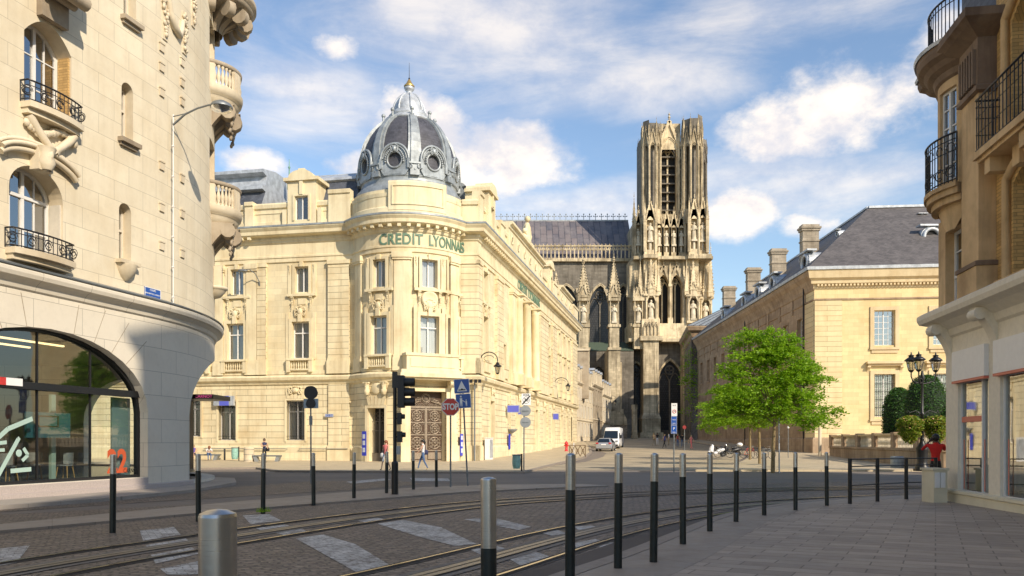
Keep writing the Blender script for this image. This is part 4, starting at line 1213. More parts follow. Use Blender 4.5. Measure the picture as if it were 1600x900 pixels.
 mb.tube([(-.1, 0, 21.1), (0, 0, 21.8), (.05, -.05, 22.6), (0, -.1, 23.1)], [.55, .5, .42, .2], 8); mb.sphere((0, -.15, 23.45), .3)
 for s in (-1, 1):
  mb.tube([(s*.2, -.1, 22.7), (s*.8, -.2, 22.4), (s*1.1, -.2, 21.7)], [.2, .17, .14], 7); mb.tube([(s*.5, 0, 21.2), (s*1.0, 0, 21.6), (s*1.6, -.1, 21.3)], [.35, .3, .2], 7)
  mb.sphere((s*1.25, -.1, 22.0), .26)
 for i in range(14): lump(mb, rnd, rnd.uniform(-1.4, 1.4), rnd.uniform(-.3, .2), rnd.uniform(21.2, 21.9), .25)
 mb.build('carved_group', M['cream_plain'], B)
 # ---- roofs
 def mansard(s0, s1, prof, name, mats, matidx, inner):
  mb = MB(); ss = [s0, s1]; rows = [[P.at(t, o, z) for o, z in prof] for t in ss]
  for j in range(len(prof)-1):
   mb.face([rows[0][j], rows[1][j], rows[1][j+1], rows[0][j+1]], matidx[j], [(0, prof[j][1]), (s1-s0, prof[j][1]), (s1-s0, prof[j+1][1]), (0, prof[j+1][1])])
  for e in (0, 1):
   b0 = P.at(ss[e], inner, prof[0][1]); pts = rows[e]+[P.at(ss[e], inner, prof[-1][1]), b0]
   mb.face(pts if e else pts[::-1], 1)
  # top
  mb.face([rows[0][-1], rows[1][-1], P.at(s1, inner, prof[-1][1]), P.at(s0, inner, prof[-1][1])], 1)
  return mb.build(name, mats, B)
 lowp = [(-.7, 19.6), (-.9, 19.9), (-1.9, 21.9), (-1.7, 22.0), (-1.75, 22.2), (-3.2, 22.9), (-3.2, 22.95)]
 mansard(Sl(440), sA-.2, lowp, 'roof', [M['slate'], M['zinc_light']], [1, 0, 1, 1, 1, 1], -9)
 mansard(.1, Sl(396), [(-.9, 19.6), (-1.2, 20.2), (-1.9, 21.5), (-1.4, 21.6), (-1.4, 21.85), (-1.9, 22.0), (-2.1, 22.8), (-1.5, 22.95), (-1.5, 23.2), (-3.6, 23.6)], 'roof', [M['slate'], M['zinc_light']], [1, 0, 1, 1, 1, 1, 1, 1, 1], -10)
 mansard(sC+3.5, sD-.1, [(-.7, 19.5), (-1.0, 19.9), (-2.2, 22.1), (-1.9, 22.2), (-2.1, 22.4), (-5, 23.2)], 'roof', [M['slate'], M['zinc']], [1, 0, 1, 1, 1], -9)
 mb = MB(); mb.M = TM((452-800)/F*66, 66, 0); mb.lathe([(.2, 22.5), (.16, 23.2), (.06, 23.5), (.05, 24.2), (.11, 24.3), (.04, 24.45), (.02, 25.0)], (0, 0, 0), 10); mb.build('roof_finial', M['copper'], B)
 mb = MB(TM(*P.at(Sl(480), -5)[:2], 0)); mb.box(-2.2, 2.2, -.5, .6, 22.8, 23.3); mb.build('roof_ridge', M['zinc_light'], B)
 # ---- dome
 DC = (C[0], C[1], 0); prof = [(3.76, 21.1), (3.8, 22.0), (3.8, 22.9), (3.72, 23.6), (3.5, 24.3), (3.2, 24.9), (2.8, 25.45), (2.3, 25.95), (1.85, 26.25), (1.6, 26.4)]
 zb = 20.0
 mb = MB(); mb.lathe([(4.15, 19.5), (4.2, 19.8), (4.2, 20.35), (4.0, 20.5), (3.95, 20.65), (3.82, 20.75), (3.82, 21.15), (3.9, 21.2)], DC, 40, 0)
 dm = mb.build('dome_drum', M['zinc'], B)
 mb = MB(); mb.lathe(prof, DC, 48, 0); dome = mb.build('dome', M['slate_dome'], B)
 # ribs at the eight corners
 base_ang = math.degrees(math.atan2(-C[1], -C[0]))  # towards the camera
 for k in range(8):
  a = R(base_ang+6+k*45); ca, sa = math.cos(a), math.sin(a)
  mb = MB(Matrix(((-sa, -ca, 0, C[0]), (ca, -sa, 0, C[1]), (0, 0, 1, 0), (0, 0, 0, 1))))  # y inward
  for (wd, out) in ((.62, .14), (.34, .26)):
   rows = []
   for r_, z_ in prof:
    f = (z_-21.1)/5.3; w_ = wd*(1-.45*f)
    rows.append([(-w_, -r_+.02, z_), (-w_, -r_-out, z_+out*.3*f), (w_, -r_-out, z_+out*.3*f), (w_, -r_+.02, z_)])
   mb.grid(rows, 0, smooth=False)
  mb.box(-.36, .36, -3.78-.42, -3.6, 21.1, 21.9); mb.box(-.44, .44, -4.3, -3.6, 21.9, 22.02); mb.sphere((0, -4.1, 21.5), .14)
  for s in (-1, 1): drop(mb, s*.62, 22.2, .9, -3.95, .09, 6)
  mb.sphere((0, -2.1, 26.75), .17, 8, 6); mb.cyl((0, -2.1, 26.3), (0, -2.1, 26.7), .1)
  mb.build('dome_rib', M['zinc'], dome)
  # bull's-eye window between the ribs
  a = R(base_ang+6+22.5+k*45); ca, sa = math.cos(a), math.sin(a)
  mb = MB(Matrix(((-sa, -ca, 0, C[0]), (ca, -sa, 0, C[1]), (0, 0, 1, 0), (0, 0, 0, 1))))
  zc = 22.3; R0 = 1.12
  out = [(R0*math.cos(math.pi*i/14), zc+R0*math.sin(math.pi*i/14)) for i in range(15)]
  poly = [(R0, 21.12)]+out+[(-R0, 21.12)]
  hole = [(.55*math.cos(2*math.pi*i/20), zc-.05+.55*math.sin(2*math.pi*i/20)) for i in range(20)]
  # front plate with hole: ring strips
  outer = [(1.0*max(-R0, min(R0, 1.35*math.cos(2*math.pi*i/20))), 0) for i in range(20)]
  op_ = []
  for i in range(20):
   an = 2*math.pi*i/20; c_, s_ = math.cos(an), math.sin(an)
   if s_ >= 0: op_.append((R0*c_, zc+R0*s_))
   else:
    k2 = min(R0/max(abs(c_), 1e-3), (zc-21.12)/abs(s_)); op_.append((k2*c_, zc+k2*s_))
  for i in range(20):
   j = (i+1) % 20
   mb.face([(hole[i][0], -3.95, hole[i][1]), (op_[i][0], -3.95, op_[i][1]), (op_[j][0], -3.95, op_[j][1]), (hole[j][0], -3.95, hole[j][1])])
   mb.face([(op_[i][0], -3.95, op_[i][1]), (op_[i][0], -2.6, op_[i][1]), (op_[j][0], -2.6, op_[j][1]), (op_[j][0], -3.95, op_[j][1])])
   mb.face([(hole[i][0], -3.95, hole[i][1]), (hole[i][0], -3.6, hole[i][1]), (hole[j][0], -3.6, hole[j][1]), (hole[j][0], -3.95, hole[j][1])])
  mb.torus((0, -3.97, zc-.05), .60, .09, 22, 0, 'y'); 
  mb.torus((0, -3.98, zc), R0, .10, 22, 0, 'y', 0, 180); mb.torus((0, -4.02, zc), R0-.17, .05, 22, 0, 'y', 0, 180)
  for s in (-1, 1):
   mb.beam((s*R0, -3.98, zc), (s*R0, -3.98, 21.6), .2); mb.torus((s*(R0+.14), -4.0, 21.72), .16, .06, 12, 0, 'y')
   for q in range(9):
    an = R(85-s*0+0); t_ = q/8; mb.sphere((s*(.12+.62*math.sin(t_*1.7)), -4.06, zc+.74-.95*t_**1.5), .085, 6, 4)
  cartouche(mb, 0, zc+.72, .5, .55, -4.08)
  bo = mb.build('round_dormer', M['zinc'], dome)
  mb = MB(mb.M); mb.face([(x*1.02, -3.68, z) for x, z in hole]); mb.build('pane', M['car_glass'], bo)
 mb = MB()
 mb.lathe([(1.9, 26.15), (2.05, 26.25), (2.02, 26.4), (1.7, 26.5), (1.62, 26.68), (1.7, 26.75), (1.5, 26.85), (1.36, 26.95), (1.38, 27.1), (1.3, 27.15)], DC, 32)
 cap = [(1.26, 27.12), (1.27, 27.3), (1.15, 27.75), (.92, 28.15), (.62, 28.45), (.4, 28.55)]
 mb.lathe(cap+[(.26, 28.65), (.22, 28.8), (.34, 28.92), (.44, 29.1), (.33, 29.2), (.38, 29.25), (.28, 29.3)], DC, 32)
 for k in range(8):
  a = R(base_ang+6+k*45); mb.tube([(C[0]+(r_+.05)*math.cos(a), C[1]+(r_+.05)*math.sin(a), z_) for r_, z_ in cap], .08, 6)
 mb.build('lantern_cap', M['zinc_light'], dome)
 mb = MB(); mb.lathe([(.42, 29.18), (.45, 29.26), (.26, 29.45), (.11, 29.72), (.05, 29.8)], DC, 14); mb.build('gilt_crown', flat('gilding', (.55,.36,.12), .4, .7), dome)
 mb = MB(); mb.cyl((C[0], C[1], 29.7), (C[0], C[1], 31.1), .03, .012, 6); mb.sphere((C[0], C[1], 29.85), .08); mb.build('lightning_rod', M['iron'], dome)
 for o in (dome, dm): k = .945 if o is dome else .97; o.location = (C[0]*(1-k), C[1]*(1-k), 0); o.scale = (k, k, 1)
 return B, P, Sl, St, Ss, sA, sB, sC
BANK, BP, Sl, St, Ss, bsA, bsB, bsC = build_bank()
# ------------------------------------------------------------------ pale stone building on the left (shop below)
def railing(mb, Fm, pts, z0, z1, nb, style='scroll', m=0, r=.012):
 """iron railing along local polyline pts [(x,y)]"""
 seg = [math.hypot(b[0]-a[0], b[1]-a[1]) for a, b in zip(pts, pts[1:])]; L_ = sum(seg)
 def at(t):
  for i, s in enumerate(seg):
   if t <= s or i == len(seg)-1:
    f = min(1, t/s); a, b = pts[i], pts[i+1]; return (a[0]+(b[0]-a[0])*f, a[1]+(b[1]-a[1])*f)
   t -= s
 mb.M = Fm
 mb.tube([(x, y, z1) for x, y in pts], .024, 6, m); mb.tube([(x, y, z0+.05) for x, y in pts], .016, 5, m)
 mb.tube([(x, y, z1-.14) for x, y in pts], .012, 5, m)
 for i in range(nb+1):
  x, y = at(L_*i/nb); big = i in (0, nb)
  mb.cyl((x, y, z0), (x, y, z1), .02 if big else r, seg=5, m=m)
 if style == 'scroll':
  k = max(2, nb//3)
  for i in range(k):
   x, y = at(L_*(i+.5)/k); x2, y2 = at(min(L_, L_*(i+.5)/k+.05)); 
   dx, dy = x2-x, y2-y; l = math.hypot(dx, dy) or 1; dx /= l; dy /= l
   for zc, rr in ((z0+.26, .13), (z0+.26, .07), (z1-.30, .10)):
    mb.tube([(x+dx*rr*math.cos(a*.6), y+dy*rr*math.cos(a*.6), zc+rr*math.sin(a*.6)) for a in range(10)], r, 4, m)
def build_left():
 B = thing('corner_building', 'pale limestone corner building with round stone balconies and a glazed arched shopfront', 'building', (-12, 24, 0), world_coords=True)
 u = Vector((.255, .967)).normalized(); A = Vector((-11.78, 25.8)); RA = 11.0
 nrm = Vector((u.y, -u.x)); C = A-nrm*RA
 a0 = math.degrees(math.atan2(nrm.y, nrm.x))
 back = A-u*24
 pts = [(back.x, back.y)]+arc((C.x, C.y), RA, a0, a0+118, 44)
 e = Vector(pts[-1]); d = Vector((math.cos(R(a0+118+90)), math.sin(R(a0+118+90))))
 pts.append((e.x+d.x*14, e.y+d.y*14))
 P = Path(pts); sA = P.cum[1]
 S = lambda px, a=0, b=None: P.spx(px, a, b or sA+9.5)
 ZC = 5.85
 z = lambda px, py: P.zpy(S(px), py)
 # ground openings
 cArch = S(80); eArch = S(231); hw = eArch-cArch
 arch1 = Op(cArch, 2*hw, .45, 4.72, rise=4.72-2.55, depth=.55)
 w2_ = 2*(6.8-(S(296)-sA))+1.9; t2 = S(296)+w2_/2
 arch2 = Op(t2, w2_, .2, 4.95, rise=2.4, depth=.5)
 arch0 = Op(cArch-2*hw-2.6, 2*hw, .45, 4.72, rise=2.17, depth=.55)
 arch3 = Op(sA+16.2, 4.8, .5, 4.6, rise=2.0, depth=.5); arch4 = Op(sA+26.5, 5.0, .5, 4.6, rise=2.0, depth=.5)
 # upper openings
 big = []; small = []
 for (px0, px1, pyb, pyt, rise) in ((36, 113, 203, 30, .55), (12, 100, 412, 258, .75)):
  a, b = S(px0), S(px1); t = (a+b)/2
  big.append(Op(t, (b-a), P.zpy(t, (pyb-5)), P.zpy(t, pyt+10), rise=rise, depth=.62, kind='seg' if rise < .6 else 'ell'))
 tb = big[0].t
 low, up = big[1], big[0]
 up.zb = CZ+(690-178)/F*P.at(up.t).y; up.zt = CZ+(690-38)/F*P.at(up.t).y
 low.zb = CZ+(690-398)/F*P.at(low.t).y; low.zt = CZ+(690-262)/F*P.at(low.t).y
 up.w *= .96; low.w *= .96
 for (px, w, pyb, pyt, arch) in ((199, .5, 220, 130, 1), (195.5, .52, 408, 318, 1), (203, .55, 32, -60, 0)):
  t = S(px); o = Op(t, w, P.zpy(t, pyb), P.zpy(t, pyt), rise=.25 if arch else 0, depth=.4); small.append(o)
 for (px, w, pyb, pyt) in ((324, 1.15, 118, 62), (326, 1.15, 300, 235)):
  pass
 bal_t = sA+5.5
 bw = [Op(bal_t, 1.5, P.zpy(bal_t, 150)+.0, P.zpy(bal_t, 40), depth=.4), Op(bal_t, 1.5, P.zpy(bal_t, 330), P.zpy(bal_t, 225), depth=.4)]
 others = []
 for k in range(1, 3):
  for o in (up, low): others.append(Op(o.t-k*5.6, o.w, o.zb, o.zt, rise=o.rise, depth=.62, kind=o.kind))
 lowz = lambda o: o.zt < 30
 mb = MB()
 ztop = 19.5
 wall(mb, P, 0, P.L, -.5, ZC, [arch0, arch1, arch2, arch3, arch4], 1, 1)
 wall(mb, P, 0, P.L, ZC, ztop, [o for o in [up, low]+small+bw+others if o.zt < ztop-.1], 0, 2)
 mb.build('wall', [M['left'], M['left_ground'], M['left_plain']], B)
 # voussoir joints around the arches: thin dark bars on the wall face
 mb = MB(P.frame(cArch))
 for i in range(-6, 7):
  if i == 0: continue
  an = math.pi/2-i*math.pi/15
  x0 = (hw)*math.cos(an); z0 = 2.55+2.17*math.sin(an); x1 = x0+math.cos(an)*1.25; z1 = z0+math.sin(an)*1.25
  if z1 > ZC-.3: k = (ZC-.3-z0)/(z1-z0); x1 = x0+(x1-x0)*k; z1 = ZC-.3
  if x1 > A.x and False: continue
  if P.frame(cArch) and abs(x1) < hw+.35: mb.beam((x0, .009, z0), (x1, .009, z1), .022, .022); mb.build('arch_joint', M['left_dirty'], B); mb = MB(P.frame(cArch))
 # cornice over the shop
 mb = MB(); sweep(mb, P, 0, P.L, [(0, 5.62), (.06, 5.66), (.10, 5.78), (.22, 5.88), (.30, 5.92), (.34, 6.02), (.34, 6.10), (.30, 6.16), (.05, 6.28), (0, 6.28)])
 mb.build('string_course', M['left_ground'], B)
 mb = MB(); sweep(mb, P, 0, P.L, [(.26, 6.185), (.355, 6.15), (.365, 6.19), (.05, 6.31)], caps=False); mb.build('flashing', M['galv'], B)
 # big windows
 def balcon(o, parent, proj, zf, zr, wide):
  mb = MB(P.frame(o.t)); h = o.w/2+wide
  n = 10; front = [(-h, 0)]+[(-h+2*h*i/n, -proj*(1-.35*(2*i/n-1)**2)) for i in range(n+1)]+[(h, 0)]
  mb.prismz([(x, y-.06 if 0 < i < len(front)-1 else y+.0) for i, (x, y) in enumerate(front)], zf-.16, zf)
  mb.prismz([(x*.96, y*.8) for x, y in front], zf-.30, zf-.161)
  mb.build('balcony_slab', M['left_plain'], parent)
  mb = MB(); railing(mb, P.frame(o.t), [(x, y*.92) for x, y in front], zf, zf+zr, 16); mb.build('balcony_railing', M['iron'], parent)
 for o in [up, low]+others:
  tr = o.zb+(o.zt-o.zb)*(.66 if o.rise < .6 else .68)
  w = window_unit(B, P, o, mull=(.5,), trans=(tr,) if o.rise > .6 else (), fm=M['white_frame'], gm=M['glass_dark'], curtain=None, fw=.085, rec=.5,
      bars=(('v', .25), ('v', .75), ('h', o.zb+(o.zt-o.zb)*.30))+((('h', o.zb+(o.zt-o.zb)*.66),) if o.rise < .6 else ()))
  balcon(o, w, .42, o.zb-.02, .5 if o.rise > .6 else .55, .12)
  mb = MB(P.frame(o.t)); h = o.w/2
  # folded shutters lying in the reveal, carved drapery below the sill
  mb.box(h-.055, h-.003, .06, .42, o.zb+.05, o.zt-o.rise-.02)
  mb.build('shutter', M['near_brick'] if o.rise < .6 else M['cream_frame'], w)
  if o.rise > .6:
   mb = MB(P.frame(o.t)); 
   pts = [(h*1.5*math.cos(math.pi*(.12+.76*i/16)), o.zt+.25-.25*(1-math.sin(math.pi*(.12+.76*i/16)))*2.2) for i in range(17)]
   for dy, off, r_ in ((-.12, .10, .09), (-.2, .24, .07), (-.1, .36, .06)): mb.tube([(x*(1+off*.1), dy, z_+off) for x, z_ in pts], r_, 6)
   for i in range(3): mb.torus((0, -.2-.05*i, o.zt+.05+.12*i), .15, .09, 12, 0, 'x')
   mb.box(-.24, .24, -.3, 0, o.zt-.12, o.zt+.5); mb.lathe([(.14, -.1), (.24, .1), (.18, .3), (.26, .5)], (0, -.3, o.zt), 10)
   mb.build('carved_hood', M['left_plain'], w)
  else:
   mb = MB(P.frame(o.t)); rnd = random.Random(3)
   for i in range(16):
    f = i/15; lump(mb, rnd, -h+2*h*f, -.1, o.zb-.55-.15*math.sin(f*math.pi*2), .12)
   for s in (-1, 1): mb.tube([(s*h*.95, -.1, o.zb-.35), (s*h*.7, -.14, o.zb-.6), (s*h*.2, -.16, o.zb-.95), (0, -.16, o.zb-1.1)], [.14, .12, .1, .16], 7)
   mb.build('carved_festoon', M['left_plain'], w)
 # console over the top window
 mb = MB(P.frame(up.t+.05)); 
 mb.box(-.45, .45, -.2, .0, up.zt+.05, up.zt+1.8)
 for i in range(4): mb.cyl((-.5, -.35-.13*i, up.zt+.95-.16*abs(i-1.5)), (.5, -.35-.13*i, up.zt+.95-.16*abs(i-1.5)), .13+.02*i, seg=10)
 mb.box(-.55, .55, -1.0, 0, up.zt+1.2, up.zt+1.8)
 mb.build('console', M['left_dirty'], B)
 # narrow windows and their sills
 for k, o in enumerate(small):
  if o.zt > ztop-.1: continue
  w = window_unit(B, P, o, mull=(), fm=M['cream_frame'], gm=M['glass_dark'], curtain=None, fw=.07, rec=.3, trans=(o.zb+(o.zt-o.zb)*.55,))
  mb = MB(P.frame(o.t))
  if k == 1:
   mb.box(-.42, .42, -.24, -.002, o.zb-.12, o.zb-.01); mb.lathe([(.05, -.62), (.2, -.5), (.32, -.3), (.36, -.12)], (0, 0, o.zb), 16, a0=180, a1=360)
  else: mb.box(-.42, .42, -.2, -.002, o.zb-.14, o.zb-.01); mb.box(-.36, .36, -.1, -.002, o.zb-.24, o.zb-.141)
  mb.build('window_sill', M['left_dirty'] if k != 1 else M['left_plain'], w)
 # balcony windows
 for o in bw:
  if o.zt > ztop-.1: continue
  w = window_unit(B, P, o, mull=(.5,), fm=M['cream_frame'], gm=M['glass_dark'], curtain=None, fw=.09, rec=.3)
 # carved garlands
 for px, y0, y1 in ((257, -12, 58), (287, 20, 80), (301, -25, 38)):
  t = S(px); mb = MB(P.frame(t)); zt_, zb_ = P.zpy(t, y0), P.zpy(t, y1)
  rnd = random.Random(int(px))
  for i in range(26):
   f = rnd.random(); zz = zt_+(zb_-zt_)*f; ww = .17*(1-.55*f); lump(mb, rnd, rnd.uniform(-ww, ww), -.07, zz, .075)
  mb.box(-.12, .12, -.04, 0, zb_-.1, zt_); mb.build('carved_garland', M['left_plain'], B)
 t = S(272); mb = MB(P.frame(t)); zz = P.zpy(t, 35)
 for dx in (0,): 
  mb.tube([(-.42, -.05, zz+.6), (-.36, -.08, zz+.1), (-.1, -.1, zz-.22), (.2, -.08, zz-.35), (.4, -.05, zz-.05), (.5, -.03, zz+.3)], [.1, .12, .13, .12, .1, .08], 8)
 mb.build('carved_swag', M['left_plain'], B)
 # small carved square blocks under the garlands
 mb = None
 for px, ys in ((252, (75, 106, 145, 260, 325, 385)), (284, (98, 130, 160, 280, 335, 397))):
  for yv in ys:
   t = S(px); zz = P.zpy(t, yv); mb = MB(P.frame(t))
   mb.box(-.12, .12, -.05, 0, zz-.12, zz+.12); mb.box(-.14, .14, -.07, 0, zz+.121, zz+.17); mb.build('carved_block', M['left_plain'], B)
 # two round stone balconies on the corner
 def stone_balcony(zf, rad, hgt, name='stone_balcony'):
  Fm = P.frame(bal_t+.75); r = rad
  mb = MB(Fm)
  cY = .35
  mb.lathe([(r*.80, zf-.62), (r*.93, zf-.45), (r*.93, zf-.34), (r*1.0, zf-.30), (r*1.04, zf-.12), (r*1.04, zf)], (0, cY, 0), 36, a0=180, a1=360)
  mb.lathe([(0, zf-.62), (r*.80, zf-.62)], (0, cY, 0), 36, a0=180, a1=360); mb.lathe([(0, zf), (r*1.04, zf)], (0, cY, 0), 36, a0=180, a1=360)
  slab = mb.build(name, M['left_plain'], B)
  mb = MB(Fm); 
  mb.lathe([(r*.90, zf+hgt-.18), (r*1.0, zf+hgt-.16), (r*1.02, zf+hgt-.02), (r*.9, zf+hgt), (r*.88, zf+hgt-.18)], (0, cY, 0), 36, a0=180, a1=360)
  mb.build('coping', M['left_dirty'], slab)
  mb = MB(Fm)
  for i in range(25):
   a = R(184+172*i/24)
   if i in (0, 1, 8, 9, 16, 17, 23, 24):
    ca, sa = math.cos(a), math.sin(a); M0 = mb.M
    mb.M = Fm @ Matrix(((-sa, -ca, 0, r*.94*ca), (ca, -sa, 0, cY+r*.94*sa), (0, 0, 1, 0), (0, 0, 0, 1)))
    mb.box(-.16, .16, -.09, .09, zf, zf+hgt-.16); mb.M = M0
   else: baluster(mb, r*.94*math.cos(a), cY+r*.94*math.sin(a), zf, hgt-.17, 0, 8, 1.35)
  mb.build('balusters', M['left_plain'], slab)
  for dx, wd in ((-r*.62, .42), (r*.62, .42), (0, .36)):
   mb = MB(Fm @ TM(dx, 0, 0))
   console(mb, 0, .25, -r*.72+abs(dx)*.25, zf-2.15, zf-.62, wd); rnd = random.Random(2)
   for i in range(8): lump(mb, rnd, rnd.uniform(-.15, .15), -r*.55+.02*i, zf-.95-.1*i, .1)
   mb.build('balcony_bracket', M['left_dirty'], slab)
  return slab
 tB = bal_t+.75; Yb = P.at(tB).y
 zf_low = CZ+(690-333)/F*Yb; zf_up = CZ+(690-152)/F*Yb
 stone_balcony(zf_low, 1.36, .95); stone_balcony(zf_up, 1.38, .95)
 # bowl corbel under the lower balcony
 mb = MB(P.frame(tB-.2)); zc = CZ+(690-455)/F*Yb
 mb.lathe([(.05, zc-.35), (.25, zc-.28), (.42, zc-.08), (.46, zc), (.52, zc+.03), (.52, zc+.12), (.3, zc+.16)], (0, 0, 0), 18, a0=180, a1=360)
 mb.box(-.22, .22, -.3, 0, zc+.15, zf_low-2.2); mb.build('corbel', M['left_plain'], B)
 # deep top cornice on brackets above the balcony
 mb = MB(); zt2 = CZ+(690-35)/F*Yb
 r = 1.8; Fm = P.frame(bal_t+.75); mb.M = Fm
 mb.lathe([(r*.5, zt2+.15), (r*.95, zt2+.35), (r*1.0, zt2+.45), (r*1.0, zt2+.55), (r*1.06, zt2+.6), (r*1.06, zt2+.8), (0, zt2+1.0)], (0, .3, 0), 36, a0=180, a1=360)
 mb.lathe([(0, zt2+.15), (r*.5, zt2+.15)], (0, .3, 0), 36, a0=180, a1=360)
 for i in range(7):
  a = R(190+160*i/6); ca, sa = math.cos(a), math.sin(a)
  mb.M = Fm @ Matrix(((-sa, -ca, 0, 0), (ca, -sa, 0, .3), (0, 0, 1, 0), (0, 0, 0, 1))); console(mb, 0, -.6, -r*.95, zt2-.55, zt2+.35, .25)
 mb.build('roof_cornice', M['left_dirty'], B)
 # top storey wall
 mb = MB(); wall(mb, P, 0, P.L, ztop, 24, []); mb.build('upper_wall', M['left'], B)
 back_mb = MB(); q = [P.at(0), P.at(P.L)]; c3 = Vector((-34, 30, 0)); c4 = Vector((-36, 0, 0))
 pl = [(q[1].x, q[1].y), (-34, 30), (-36, 2), (q[0].x, q[0].y)]
 for a, b in zip(pl, pl[1:]): back_mb.face([(a[0], a[1], 6.2), (b[0], b[1], 6.2), (b[0], b[1], 24), (a[0], a[1], 24)])
 for a, b in zip(pl[1:], pl[2:]): back_mb.face([(a[0], a[1], 0), (b[0], b[1], 0), (b[0], b[1], 6.2), (a[0], a[1], 6.2)])
 back_mb.build('rear_wall', M['left'], B)
 mb = MB(); mb.face([(p.x, p.y, 24) for p in P.p]+[(-34, 30, 24), (-36, 2, 24)]); mb.build('flat_roof', M['zinc'], B)
 # ---- shop interior: floor, ceiling, inner back wall
 inn = [(p.x, p.y) for p in P.p]
 P2 = [P.at(t, -.65) for t in [0]+[c for c in P.cum[1:-1]]+[P.L]]
 mb = MB(); pl2 = [(p.x, p.y) for p in P2]+[(-34, 30), (-36, 2)]
 mb.face([(x, y, .42) for x, y in pl2]); mb.build('shop_floor', M['shopfloor'], B)
 mb = MB(); mb.face([(x, y, 5.3) for x, y in pl2]); mb.build('ceiling', M['room'], B)
 # glazing frames
 def glazing(o, vs, tz):
  Fm = P.frame(o.t) @ TM(0, .38, 0); mb = MB(Fm); ol = o.outline(0, 28); il = o.outline(.09, 28)
  n = len(ol)
  for k in range(n):
   j = (k+1) % n; a, b, c, d = ol[k], ol[j], il[j], il[k]
   mb.face([(a[0], -.08, a[1]), (b[0], -.08, b[1]), (c[0], -.08, c[1]), (d[0], -.08, d[1])]); mb.face([(d[0], -.08, d[1]), (c[0], -.08, c[1]), (c[0], .08, c[1]), (d[0], .08, d[1])])
  mb.box(-o.w/2+.05, o.w/2-.05, -.16, .04, tz-.10, tz+.10)
  for x in vs: mb.box(x-.022, x+.022, -.03, .03, o.zb+.05, o.top(o.t+x)-.06)
  f = mb.build('shopfront_frame', M['black'], B)
  g = MB(Fm); g.face([(x, 0, z_) for x, z_ in o.outline(.05, 28)]); g.build('pane', M['shop_glass'], f); return f, Fm
 f1, F1 = glazing(arch1, [(S(75)-cArch), (S(157)-cArch)], 3.12)
 i2 = Op(arch2.t, arch2.w, arch2.zb, arch2.zt, arch2.rise)
 # curved bay: fit a flat frame between the jambs
 glazing(arch0, [0], 3.12)
 pa, pb = P.at(arch2.t-arch2.w/2, -.35), P.at(arch2.t+arch2.w/2, -.35)
 # sill step
 mb = MB(); sweep(mb, P, cArch-hw-.1, cArch+hw+.0, [(-.5, .15), (.02, .15), (.02, .44), (-.5, .44)]); mb.build('sill', M['granite'], B)
 mb = MB(); sweep(mb, P, 0, arch2.t-arch2.w/2, [(0, -.4), (.16, -.4), (.16, .22), (0, .24)]); mb.build('plinth', M['granite'], B)
 # vinyl graphics on the glass
 V = MB(F1 @ TM(0, -.012, 0)); X = lambda px: S(px)-cArch
 def Zp(px, py): return CZ+(690-py)/F*P.at(S(px), -.38).y
 def bar(p0, p1, w_): 
  a = (X(p0[0]), 0, Zp(*p0)); b = (X(p1[0]), 0, Zp(*p1)); V.beam(a, b, .004, w_) if False else None
  dx, dz = b[0]-a[0], b[2]-a[2]; l = math.hypot(dx, dz); nx, nz = -dz/l*w_/2, dx/l*w_/2
  V.face([(a[0]-nx, 0, a[2]-nz), (b[0]-nx, 0, b[2]-nz), (b[0]+nx, 0, b[2]+nz), (a[0]+nx, 0, a[2]+nz)])
 for a, b, w_ in (((3, 765), (46, 686), .12), ((46, 686), (48, 684), .1), ((6, 692), (30, 670), .13), ((30, 670), (68, 654), .13), ((0, 694), (28, 691), .10), ((0, 704), (25, 703), .09), ((0, 716), (16, 716), .1),
     ((0, 738), (8, 752), .10), ((34, 736), (66, 733), .12), ((14, 763), (64, 757), .12), ((54, 700), (61, 711), .10), ((61, 711), (52, 720), .10), ((0, 765), (8, 752), .1)):
  bar(a, b, w_)
 V.sphere((X(47), 0, Zp(47, 708)), .10, 12, 6, 0, (1, .03, 1)); V.build('window_vinyl', M['mint'], f1)
 for txt, px, py, sz, mt, nm in (('22', 198, 735.5, 1.0, 'orange_red', 'window_number'), ('CARNOT', 219, 752, .19, 'orange_red', 'window_lettering')):
  Fx = F1 @ TM(X(px), -.03, .95 if nm == 'window_number' else .67); text_mesh(txt, sz, planar(Fx), M[mt] if nm == 'window_number' else M['black'], f1, nm, .004, bold=.035 if sz > .5 else .003, squash=.85)
 mb = MB(F1); z_ = Zp(20, 596); mb.box(X(-30), X(44), -.2, -.165, z_-.1, z_+.1); mb.build('door_sign', M['white'], f1); mb = MB(F1); mb.box(X(2), X(18), -.206, -.201, z_-.1, z_+.1); mb.build('red_mark', M['red'], f1)
 # hanging screen, white posts and ceiling tubes inside
 mb = MB(F1); mb.box(X(75), X(142), .35, .42, Zp(100, 684), Zp(100, 644)); sc = mb.build('hanging_screen', M['teal'], B)
 mb = MB(F1); a, b = X(92), X(124)
 for (x0, x1, z0, z1) in ((a, a+.05, 665, 650), (b-.05, b, 665, 650), (a, b, 651, 649), (a, b, 667, 665)): mb.box(x0, x1, .335, .348, Zp(100, z0), Zp(100, z1))
 mb.build('screen_mark', M['black'], sc)
 mb = MB(F1); mb.box(X(136.5)-.0, X(143), .9, 1.0, .45, 3.0); mb.build('partition', M['mint'], B)
 mb = MB(F1); mb.box(X(201), X(229), .25, .3, .5, 3.0); mb.build('frosted_panel', M['frost'], B)
 mb = MB(F1)
 for i in range(4): mb.box(-2.6, 2.4, 1.5+i*1.3, 1.58+i*1.3, 4.55, 4.6)
 mb.build('ceiling_light', M['warm_tube'], B)
